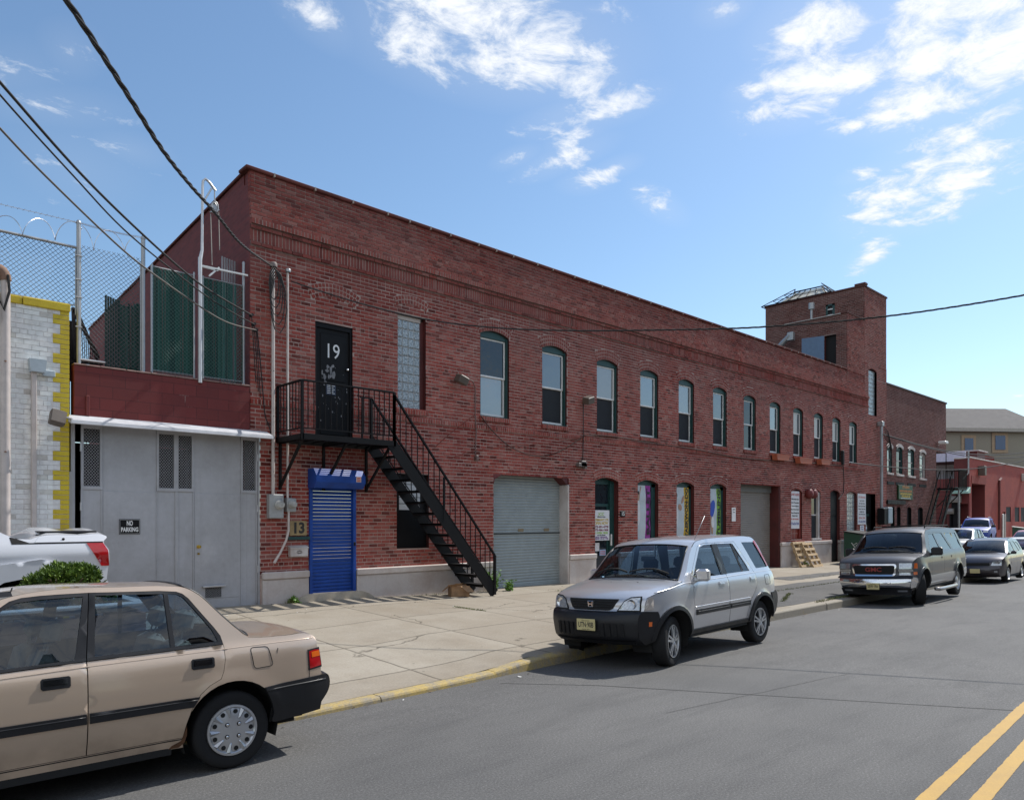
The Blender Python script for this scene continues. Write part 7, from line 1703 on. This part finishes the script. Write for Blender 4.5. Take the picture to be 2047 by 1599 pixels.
cx_,cy_=side_at(10.93,5.742,3.,.875)
rz_=road_z(9.5)
c2=Car('silver_suv',(cx_,cy_,rz_),R(3.),CRV,'silver compact SUV with black bumpers parked facing the camera mid-street',P_silver,step=.05)
def arch_trim(c,Ra,wd,off,mat,a0=-.25,a1=math.pi+.25,zs=1.):
    for sd in(-1,1):
        for ax in c.sp['axles']:
            n=20;zc=c.sp['zc'];o=[(ax+(Ra+wd)*math.cos(a0+(a1-a0)*k/n),zc+(Ra+wd)*zs*math.sin(a0+(a1-a0)*k/n)) for k in range(n+1)];i=[(ax+Ra*math.cos(a0+(a1-a0)*k/n),zc+Ra*zs*math.sin(a0+(a1-a0)*k/n)) for k in range(n,-1,-1)]
            c.panel('arch_flare',o+i,[],off,.03,mat,sd,step=.08)
arch_trim(c2,.395,.055,.026,M_plastic,.05,math.pi-.05)
for sd in(-1,1):
    hl_=c2.fpanel('headlight',[(sd*.43,.79),(sd*.50,.90),(sd*.58,.945),(sd*.70,.955),(sd*.70,.79)],.012,.02,M_lens);c2.panel('turn_lens',[(-3.15,.79),(-3.02,.79),(-3.01,.945),(-3.09,.945)],[],.007,.01,plain('corner_lens',(.55,.50,.46),.15,.3,vary=.1,coat=1.),sd,hl_)
    c2.fpanel('lamp_surround',shrink([(sd*.43,.79),(sd*.50,.90),(sd*.58,.945),(sd*.70,.955),(sd*.70,.79)],-.014),.006,.012,M_under,parent=hl_)
    c2.panel('marker_lamp',[(-3.10,.575),(-3.055,.575),(-3.055,.635),(-3.10,.635)],[],.018,.006,M_orange,sd)
    g=MB();r=.065;M=Matrix.Translation((c2.fx(sd*.60,.865)-.018,sd*.60,.865))@Matrix.Rotation(R(-90),4,'Y');g.lathe([(r,0),(r*.8,-.012),(r*.3,-.02),(0,-.02)],20,M);c2.add('reflector',g,M_chrome,hl_)
    q=[(.235,1.6),(.42,1.21),(.44,1.21),(.262,1.60)];L=c2.panel('tail_light',[(.155,1.62),(.215,1.63),(.43,1.205),(.395,1.20)],[],.004,.006,M_red,sd,step=.1)
gr=c2.fpanel('grille',[(-.41,.93),(-.40,.90),(-.34,.81),(-.29,.785),(.29,.785),(.34,.81),(.40,.90),(.41,.93)],.008,.02,M_dark)
for z in(.83,.865,.90):
    g=MB();n=10;w_=.30+(z-.83)*.7;g.tube([(c2.fx(y,z)-.014,y,z) for y in[-w_+2*w_*k/n for k in range(n+1)]],.005,5);c2.add('grille_bar',g,M_plastic,gr)
g=MB();cxx=c2.fx(0,.86)-.026
for sy in(-1,1): g.bar((cxx,sy*.026,.83),(cxx,sy*.032,.895),.015,.012,up=(0,1,0))
g.bar((cxx,-.03,.862),(cxx,.03,.862),.012,.016)
g.tube([(cxx,y,z) for y,z in((-.045,.90),(-.038,.825),(.038,.825),(.045,.90))],.005,5,close=True);c2.add('emblem',g,M_chrome,gr,smooth=False)
pl_=plate(c2,-.02,.60,'UTN·90B')
for k,y in enumerate((-.52,-.43,-.34,-.25,.25,.34,.43,.52)): c2.fpanel('bumper_slot',shrink([(y-.028,.45),(y+.028,.45),(y+.028,.62),(y-.028,.62)],0),.018,.004,M_dark,step=.08)
c2.fpanel('bumper_intake',[(-.22,.44),(.22,.44),(.22,.52),(-.22,.52)],.018,.004,M_dark,step=.08);c2.fpanel('lip_spoiler',[(-.62,.335),(.62,.335),(.66,.39),(-.66,.39)],.03,.03,M_plastic,step=.08)
for y0,y1 in((-.62,-.02),(.02,.62)):
    g=MB();pts=[]
    for k in range(9):
        t=k/8;y=y0+(y1-y0)*t;zz=1.165+.05*math.sin(math.pi*t)+.02;u=abs(y)/.8;pts.append((-2.28-.14*(1-u**2.5)+ (zz-1.16)*1.07-.01,y,zz+.05*(1-u**2.5)+.008))
    g.tube(pts,[.014]*4+[.010]*5,5);c2.add('wiper',g,M_under)
g=MB();g.tube([(-1.66,-.66,1.67),(-1.40,-.70,2.02)],.005,5);c2.add('antenna',g,M_grey)
c2.mirror(-1.93,1.18,.19,.17)
g=MB()
for y in(-.3,.15): g.bbox(-2.62,-2.60,y-.012,y+.012,1.10,1.115,.003)
c2.add('washer_nozzle',g,M_under,smooth=False)
for i,(a,b) in enumerate(((-.50,-.19),(-1.0,-.8))): pass
c2.groove('body_crease',[(-2.98,1.0),(-2.3,1.085),(-1.06,1.105),(.0,1.125),(.49,1.13)],.007,close=False,mat=P_silver);c2.groove('body_crease',[(-2.08,.745),(-.40,.752)],.008,close=False,mat=P_silver);c2.groove('moulding_ridge',[(-2.03,.675),(-1.075,.678)],.006,close=False,mat=M_plastic,o=.014);c2.groove('moulding_ridge',[(-1.04,.678),(-.42,.68)],.006,close=False,mat=M_plastic,o=.014);c2.groove('fuel_door_gap',rrect([(.16,1.07),(.33,1.07),(.34,.92),(.17,.92)],.03),.003)
c2.panel('mud_flap',[(.40,.30),(.47,.28),(.475,.46),(.42,.5)],[],-.04,.03,M_rubber,-1,step=.1)
for sd in(-1,1):
    c2.panel('pillar_cover',[(-1.17,1.148),(-1.02,1.152),(-1.06,1.603),(-1.228,1.60)],[],.006,.004,M_plastic,sd,step=.1);c2.panel('pillar_cover',[(-.495,1.16),(-.475,1.16),(-.595,1.595),(-.615,1.597)],[],.003,.002,M_plastic,sd,step=.1)
# ---------------- long dark grey truck-based wagon
P_taupe=paint('dark_pewter_paint',(.075,.076,.082),.45,.38,.6,.35);P_tlow=paint('silver_lower_paint',(.36,.35,.345),.5,.4,.5)
def _w(p): return p
SUB=dict(prof=[(-3.92,.30,-.10,0,'valance'),(-3.95,.40,-.13,0,'bumper_front'),(-4.02,.46,-.16,0,'bumper_front'),(-4.03,.60,-.16,0,'bumper_front'),(-3.98,.69,-.16,0,'nose'),(-3.93,.71,-.14,0,'nose'),(-3.92,.88,-.13,0,'nose'),(-3.89,1.02,-.12,0,'hood'),(-3.80,1.075,-.1,.03,'hood'),(-3.4,1.14,-.04,.05,'hood'),(-3.0,1.19,0,.05,'windshield'),(-2.88,1.24,-.12,.05,'windshield'),(-2.36,1.67,-.07,.05,'roof'),(-2.22,1.735,-.05,.05,'roof'),(-1.9,1.775,0,.05,'roof'),(-.5,1.79,0,.05,'roof'),(.5,1.775,0,.05,'roof'),(.72,1.74,.03,.03,'rear_glass'),(.80,1.68,.05,0,'rear_glass'),(.93,1.28,.05,0,'tail'),(.98,1.15,.05,0,'tail'),(1.0,.75,.05,0,'bumper_rear'),(1.08,.72,.05,0,'bumper_rear'),(1.09,.55,.05,0,'bumper_rear'),(1.0,.45,.04,0,'bumper_rear')],
 w=[(.30,.86),(.42,.93),(.55,.985),(.95,1.0),(1.12,.985),(1.2,.955),(1.26,.925),(1.72,.77),(1.80,.74)],ft=(.8,.13),rt=(.4,.05),axles=(0,-3.3),arch=.45,zc=.42,tyre=.385,tw=.25,rim=.235,rimtype='steel',rocker=.40,belt=1.22,flare=.03,steer=24,track=.035,
 doors=[[(-2.62,.42),(-1.46,.42),(-1.42,1.2),(-1.60,1.70),(-2.10,1.70),(-2.55,1.25),(-2.60,.9)],[(-1.46,.42),(-.58,.42),(-.50,.70),(-.34,.88),(-.25,1.0),(-.25,1.22),(-.78,1.705),(-1.60,1.70),(-1.42,1.2)]],
 wins=[[(-2.46,1.255),(-1.52,1.25),(-1.66,1.66),(-2.08,1.66)],[(-1.38,1.25),(-.42,1.25),(-.80,1.67),(-1.54,1.665)],[(-.20,1.25),(.72,1.25),(.62,1.66),(-.58,1.67)]],
 seats=[(-2.05,(-.42,.42)),(-1.05,(-.42,.42)),(-.1,(-.42,.42))],mould=[([(-2.75,.42),(-.52,.42),(-.47,.55),(-.44,.66),(-2.79,.66),(-2.77,.55)],P_tlow),([(.50,.5),(.96,.5),(.98,.66),(.46,.66)],P_tlow)],
 handles=[(-1.66,-1.52,1.03,1.09,P_taupe),(-.70,-.56,1.03,1.09,P_taupe)],bump_mat=M_chrome,
 bumper_front_side=[[(-3.95,.42),(-3.78,.44),(-3.76,.66),(-3.97,.68),(-4.02,.6),(-4.01,.48)]],bumper_rear_side=[[(1.0,.72),(.55,.70),(.5,.5),(1.0,.46),(1.07,.55),(1.07,.7)]])
cx_,cy_=side_at(22.86,6.24,2.6,.95)
c3=Car('dark_grey_wagon',(cx_,cy_,-.125),R(2.6),SUB,'long dark grey wagon with chrome bumper parked facing the camera beyond the silver SUV',P_taupe,step=.07,glass=M_glassd,scale=(.965,.95,1.03))
gr=c3.fpanel('grille_surround',rrect([(-.51,.705),(.51,.705),(.55,.99),(-.55,.99)],.07),.02,.03,M_chrome,holes=[rrect([(-.475,.74),(.475,.74),(.51,.955),(-.51,.955)],.06)])
c3.fpanel('grille',[(-.49,.73),(.49,.73),(.52,.97),(-.52,.97)],.008,.01,M_dark,parent=gr)
g=MB();put_text(g,'GMC',.14,lambda a,b:(c3.fx(-a,.855)-.03,-a,.855+b),0,bold=.004,width=.40);c3.add('badge_letters',g,plain('badge_red',(.26,.03,.03),.35,vary=0),gr,smooth=False)
for sd in(-1,1):
    hl_=c3.fpanel('headlight',[(sd*.60,.87),(sd*.88,.87),(sd*.88,1.005),(sd*.60,1.005)],.012,.02,M_lens);c3.fpanel('turn_lens',[(sd*.60,.725),(sd*.86,.725),(sd*.86,.80),(sd*.60,.80)],.012,.02,M_lens,parent=hl_);c3.panel('side_lens',[(-3.90,.88),(-3.74,.88),(-3.75,1.0),(-3.86,1.0)],[],.008,.01,M_orange,sd,hl_);c3.panel('side_lens',[(-3.91,.73),(-3.76,.73),(-3.76,.80),(-3.91,.80)],[],.008,.01,M_orange,sd,hl_);c3.fpanel('lamp_divider',[(sd*.585,.81),(sd*.90,.81),(sd*.90,.855),(sd*.585,.855)],.016,.02,P_tlow,parent=hl_)
    c3.fpanel('fog_lamp',[(sd*.55,.335),(sd*.76,.335),(sd*.76,.375),(sd*.55,.375)],.03,.02,M_lens)
    g=MB();y=sd*1.03;g.tube([(-2.55,y,.33),(-2.4,y+sd*.06,.31),(-.75,y+sd*.06,.31),(-.6,y,.33)],.045,8);c3.add('running_board',g,P_tlow)
    g=MB();yr=sd*.66;g.tube([(-1.9,yr,1.82),(-1.8,yr,1.87),(.4,yr,1.87),(.5,yr,1.82)],.018,6);c3.add('roof_rail',g,M_under)
for x in(-1.2,-.1): g=MB();g.tube([(x,-.66,1.875),(x,0,1.89),(x,.66,1.875)],.016,6);c3.add('roof_bar',g,M_under)
c3.fpanel('bumper_top_pad',[(-.92,.655),(.92,.655),(.90,.70),(-.90,.70)],.035,.03,M_plastic,step=.1);c3.fpanel('front_valance',[(-.82,.26),(.82,.26),(.86,.41),(-.86,.41)],.02,.03,M_plastic,step=.1)
plate(c3,-.02,.47,'SEW·19A');c3.mirror(-2.52,1.24,.27,.2,M_plastic)
for y0,y1 in((-.7,-.05),(.0,.65)):
    g=MB();g.tube([(-2.88-.12*(1-abs(y)**2.5)+.04+.03*math.sin(3.1*k/6)-.02,y,1.26+.05*(1-abs(y)**2.5)+.03*math.sin(3.1*k/6)+.035) for k,y in enumerate([y0+(y1-y0)*q/6 for q in range(7)])],.012,5);c3.add('wiper',g,M_under)
g=MB();g.tube([(-3.1,.62,1.22),(-3.05,.64,1.75)],.005,5);c3.add('antenna',g,M_under)
arch_trim(c3,.44,.05,.022,P_taupe,-.05,math.pi+.05)
# ---------------- white pickup at the left
P_white=paint('white_truck_paint',(.66,.67,.70),.15,.35,.3)
PK=dict(prof=[(-4.1,.45,-.1,0,'bumper_front'),(-4.15,.6,-.12,0,'bumper_front'),(-4.1,.75,-.12,0,'nose'),(-4.08,1.1,-.1,0,'hood'),(-3.9,1.18,-.06,.04,'hood'),(-2.9,1.30,0,.05,'windshield'),(-2.8,1.34,-.1,.05,'windshield'),(-2.2,1.84,-.05,.04,'roof'),(-2.0,1.90,0,.04,'roof'),(-1.2,1.92,0,.04,'roof'),(-.85,1.88,0,.03,'rear_glass'),(-.5,1.74,0,.0,'rear_glass'),(.12,1.47,0,-.02,'trunk_lid'),(.2,1.50,0,.05,'trunk_lid'),(.7,1.515,0,.05,'trunk_lid'),(1.02,1.51,.01,.05,'tail'),(1.05,1.49,.02,.03,'tail'),(1.0,1.42,.02,.0,'tail'),(1.06,1.30,.03,0,'tail'),(1.08,.80,.03,0,'bumper_rear'),(1.2,.78,.03,0,'bumper_rear'),(1.22,.6,.03,0,'bumper_rear'),(1.1,.5,.03,0,'bumper_rear')],
 w=[(.4,.95),(.5,.98),(.8,1.0),(1.15,.985),(1.25,1.0),(1.36,.97),(1.41,.95),(1.50,.90),(1.9,.72)],ft=(.7,.12),rt=(.25,.03),axles=(.0,-3.3),arch=.50,zc=.44,tyre=.40,tw=.26,rim=.22,rimtype='steel',rocker=.45,belt=1.3,flare=.0,
 doors=[[(-2.5,.5),(-1.5,.5),(-1.5,1.82),(-2.2,1.8),(-2.55,1.35)],[(-1.5,.5),(-.62,.5),(-.6,1.3),(-.85,1.82),(-1.5,1.82)]],wins=[[(-2.45,1.38),(-1.56,1.38),(-1.56,1.78),(-2.15,1.76)],[(-1.44,1.38),(-.72,1.38),(-.92,1.78),(-1.44,1.78)]],
 seats=[(-2.0,(-.42,.42)),(-1.1,(-.42,.42))],handles=[],bump_mat=M_plastic)
xr_=1.97;yr_=11.58
c4=Car('white_pickup',(xr_,yr_+1.0,walk_z(2,12)-.0),0,PK,'white pickup truck with sloping bed sides and red tail lamp at the left edge',P_white,step=.07,cat='pickup')
for sd in(-1,1):
    L=c4.panel('tail_light',[(.78,1.405),(.99,1.405),(1.045,1.30),(1.06,1.08),(.96,1.08)],[],.010,.02,M_red,sd,step=.06)
    c4.panel('bed_rail_gap',[(-.1,1.405),(.99,1.405),(.99,1.42),(.1,1.42),(-.1,1.50),(-.12,1.495)],[],.004,.004,M_under,sd,step=.1)
    c4.panel('arch_cladding',[(-.62,.5),(-.55,.85),(-.40,1.12),(.22,1.20),(.36,1.16),(.44,1.05),(.60,.62),(.62,.5),(.50,.5),(.47,.62),(.36,.80),(.2,.91),(0,.945),(-.2,.91),(-.36,.80),(-.47,.62),(-.5,.5)],[],.06,.065,P_white,sd,step=.06)
    c4.panel('rail_cap',[(.16,1.425),(1.0,1.425),(1.04,1.49),(1.02,1.505),(.22,1.505)],[],.012,.02,P_white,sd,step=.08)
g=MB();g.lathe([(0,0),(.018,0),(.018,.006),(0,.006)],10,Matrix.Translation((.50,-c4.S(.5,1.46)-.016,1.465))@Matrix.Rotation(R(90),4,'X'));c4.add('cap_plug',g,M_under)
g=MB();g.face([(.2,-.82,1.530),(1.0,-.82,1.525),(1.0,.82,1.525),(.2,.82,1.53)]);g.bbox(.25,.95,-.8,-.1,1.54,1.575,.01);c4.add('bed_cover',g,M_plastic,smooth=False)
fp=smooth_poly([(.58,1.06),(.74,1.06),(.74,.90),(.58,.90)],2);c4.groove('fuel_door_gap',fp,.003)
# ---------------- the line of cars beyond
HAT=dict(SED);HAT.update(prof=[(-3.02,.22,-.12,0,'bumper_front'),(-3.12,.34,-.16,0,'bumper_front'),(-3.12,.5,-.17,0,'bumper_front'),(-3.06,.6,-.17,0,'nose'),(-3.03,.70,-.16,0,'hood'),(-2.92,.80,-.12,.03,'hood'),(-2.6,.91,-.04,.06,'hood'),(-2.28,.99,0,.06,'windshield'),(-2.15,1.05,-.12,.05,'windshield'),(-1.45,1.42,-.06,.04,'roof'),(-1.2,1.49,0,.035,'roof'),(-.7,1.515,0,.035,'roof'),(-.1,1.49,0,.03,'roof'),(.15,1.45,.03,.02,'rear_glass'),(.22,1.41,.05,.0,'rear_glass'),(.45,1.02,.07,0,'tail'),(.52,.93,.07,0,'tail'),(.56,.66,.07,0,'bumper_rear'),(.62,.62,.08,0,'bumper_rear'),(.62,.4,.08,0,'bumper_rear'),(.55,.25,.06,0,'bumper_rear')],
 axles=(0,-2.37),frames=[],doors=[[(-1.92,.28),(-.98,.28),(-.96,.95),(-1.0,1.43),(-1.25,1.43),(-1.95,1.03),(-1.95,.7)],[(-.98,.28),(-.42,.28),(-.36,.5),(-.2,.7),(-.12,.95),(-.3,1.3),(-.45,1.43),(-1.0,1.43),(-.96,.95)]],wins=[[(-1.85,1.03),(-1.02,1.02),(-1.04,1.40),(-1.25,1.395)],[(-.94,1.02),(-.2,1.03),(-.42,1.37),(-.55,1.40),(-.97,1.40)],[(-.08,1.05),(.22,1.1),(.1,1.33),(-.25,1.37)]],seats=[(-1.5,(-.36,.36)),(-.5,(-.36,.36))],fab=M_fabd,mould=[],handles=[],arch=.34,zc=.30,tyre=.29,rim=.2,rimtype='steel',rocker=.2,belt=1.0,rg=.88,
 w=[(.2,.78),(.31,.81),(.45,.84),(.65,.85),(.85,.845),(.97,.82),(1.02,.80),(1.42,.66),(1.5,.62)],bumper_rear_side=[],bumper_front_side=[])
def front_kit(c,yl=(.42,.74),zl=(.62,.74),grz=(.60,.70),grw=.36,pz=.45,gm=M_dark,pt=''):
    c.fpanel('grille',[(-grw,grz[0]),(grw,grz[0]),(grw,grz[1]),(-grw,grz[1])],.012,.02,gm)
    for sd in(-1,1): c.fpanel('headlight',[(sd*yl[0],zl[0]),(sd*yl[1],zl[0]),(sd*yl[1],zl[1]),(sd*(yl[0]+.08),zl[1])],.014,.02,M_lens)
    plate(c,0,pz,pt)
P_dark=paint('dark_plum_grey_paint',(.035,.032,.042),.45,.3,.5)
H2=dict(HAT);H2['bump_mat']=P_dark
def put(X,Y,ang,half): return side_at(X,Y,ang,half)
cx_,cy_=put(32.9,6.88,2.4,.85);c5=Car('dark_hatchback',(cx_,cy_,-.25),R(2.4),H2,'dark plum-grey hatchback parked directly behind the long grey wagon',P_dark,step=.09,detail=False,glass=M_glassd)
front_kit(c5,(.45,.76),(.60,.76),(.60,.70),.42,.42);c5.mirror(-1.85,1.02,.17,.12)
for sd in(-1,1): c5.fpanel('fog_lamp',[(sd*.55,.36),(sd*.64,.36),(sd*.64,.42),(sd*.55,.42)],.012,.01,M_lens)
P_sv=paint('pale_silver_paint',(.45,.46,.48),.5,.35,.3);S2_=dict(SED);S2_['bump_mat']=P_sv;S2_['fab']=M_fabd;S2_['frame_mat']=M_plastic
c6=Car('silver_sedan',(44.8,11.9,.0),R(2),S2_,'pale silver sedan mostly hidden behind the long grey wagon',P_sv,step=.12,detail=False);front_kit(c6,zl=(.60,.70))
P_blue=paint('bright_blue_paint',(.012,.05,.30),.0,.5,.1,.15);B_=dict(CRV);B_['bump_mat']=P_blue;B_['steer']=0;B_['handles']=[];B_['mould']=CRV['mould'][2:]
c7=Car('blue_suv',(63.9,16.1,.10),R(8),B_,'bright blue SUV with roof rails in front of the red building',P_blue,step=.12,detail=False,scale=1.12,glass=M_glassd);front_kit(c7,(.45,.76),(.80,.92),(.80,.90),.40,.58,M_chrome);c7.mirror(-1.95,1.2,.22,.17,M_plastic)
for sd in(-1,1): g=MB();g.tube([(-1.3,sd*.6,1.75),(-1.2,sd*.6,1.79),(.0,sd*.6,1.79),(.1,sd*.6,1.74)],.02,6);c7.add('roof_rail',g,M_grey)
P_w2=paint('plain_white_paint',(.62,.62,.63),.1,.35,.2);W_=dict(SED);W_['bump_mat']=P_w2;W_['fab']=M_fabd
cx_,cy_=put(39.3,7.35,2.4,.845);c8=Car('white_sedan',(cx_,cy_,-.28),R(2.4),W_,'white sedan at the right edge just beyond the dark hatchback',P_w2,step=.12,detail=False);front_kit(c8,zl=(.60,.70));c8.mirror(-1.95,1.03)
P_r=paint('dark_red_car_paint',(.30,.02,.03),.3,.3,.2);R_=dict(HAT);R_['bump_mat']=P_r
cx_,cy_=put(46.8,8.3,2.4,.85);c9=Car('red_car',(cx_,cy_,-.22),R(2.4),R_,'red hatchback cut off by the right edge beyond the white sedan',P_r,step=.12,detail=False,scale=1.05,glass=M_glassd);front_kit(c9)
P_w3=paint('cool_white_paint',(.60,.62,.66),.1,.35,.2);T_=dict(SUB);T_['mould']=[];T_['handles']=[];T_['steer']=0;T_['bump_mat']=P_w3
cx_,cy_=put(61.0,10.2,2.4,1.0);c10=Car('white_truck_wagon',(cx_,cy_,-.05),R(2.4),T_,'white truck-like wagon farthest down the street by the green dumpster',P_w3,step=.14,detail=False,glass=M_glassd);front_kit(c10,(.6,.88),(.87,1.0),(.74,.97),.52,.5,M_dark);c10.mirror(-2.5,1.25,.25,.2,M_plastic)

# ---------------- gabled houses on the camera's side of the street (seen only mirrored in glass and paint)
M_sid=[plain('clapboard_grey',(.22,.22,.22),.8),plain('clapboard_tan',(.28,.24,.18),.8),plain('brick_far',(.16,.06,.05),.9),plain('clapboard_blue',(.14,.17,.21),.8)]
for i,(x,w,h) in enumerate(((-14,9,6.4),(-3,8,6.0),(7,8.5,6.6),(18,9,6.2),(29.5,9,6.8),(41,10,6.3),(53,10,6.6))):
    E=empty('house',(x+w/2,-13,0));tag(E,('grey','tan','brick','blue','second grey','second tan','second brick')[i]+' gabled house across the street behind the camera, seen only in reflections','house')
    g=MB();hw=w/2-.4;pk=h+2.6;L=[(-hw,-.3),(hw,-.3),(hw,h),(0,pk),(-hw,h)];g.prism(L,lambda u,v,t:(u,t,v),-9,0);obj('wall',g,M_sid[i%4],E)
    for s_ in(-1,1): g=MB();g.mesh([(s_*(hw+.4),.4,h-.35),(0,.4,pk+.06),(0,-9.4,pk+.06),(s_*(hw+.4),-9.4,h-.35)],[(0,1,2,3)]);obj('roof',g,plain('dark_roof',(.06,.055,.05),.9),E)
    for zz in(1.4,4.2):
        for xx in(-2.3,0,2.3):
            if zz<2 and xx==0: continue
            g=MB();g.box(xx-.5,xx+.5,0,.05,zz,zz+1.5);obj('window',g,M_paned,E)
    g=MB();g.box(-.5,.5,0,.05,0,2.1);obj('door',g,M_white,E)
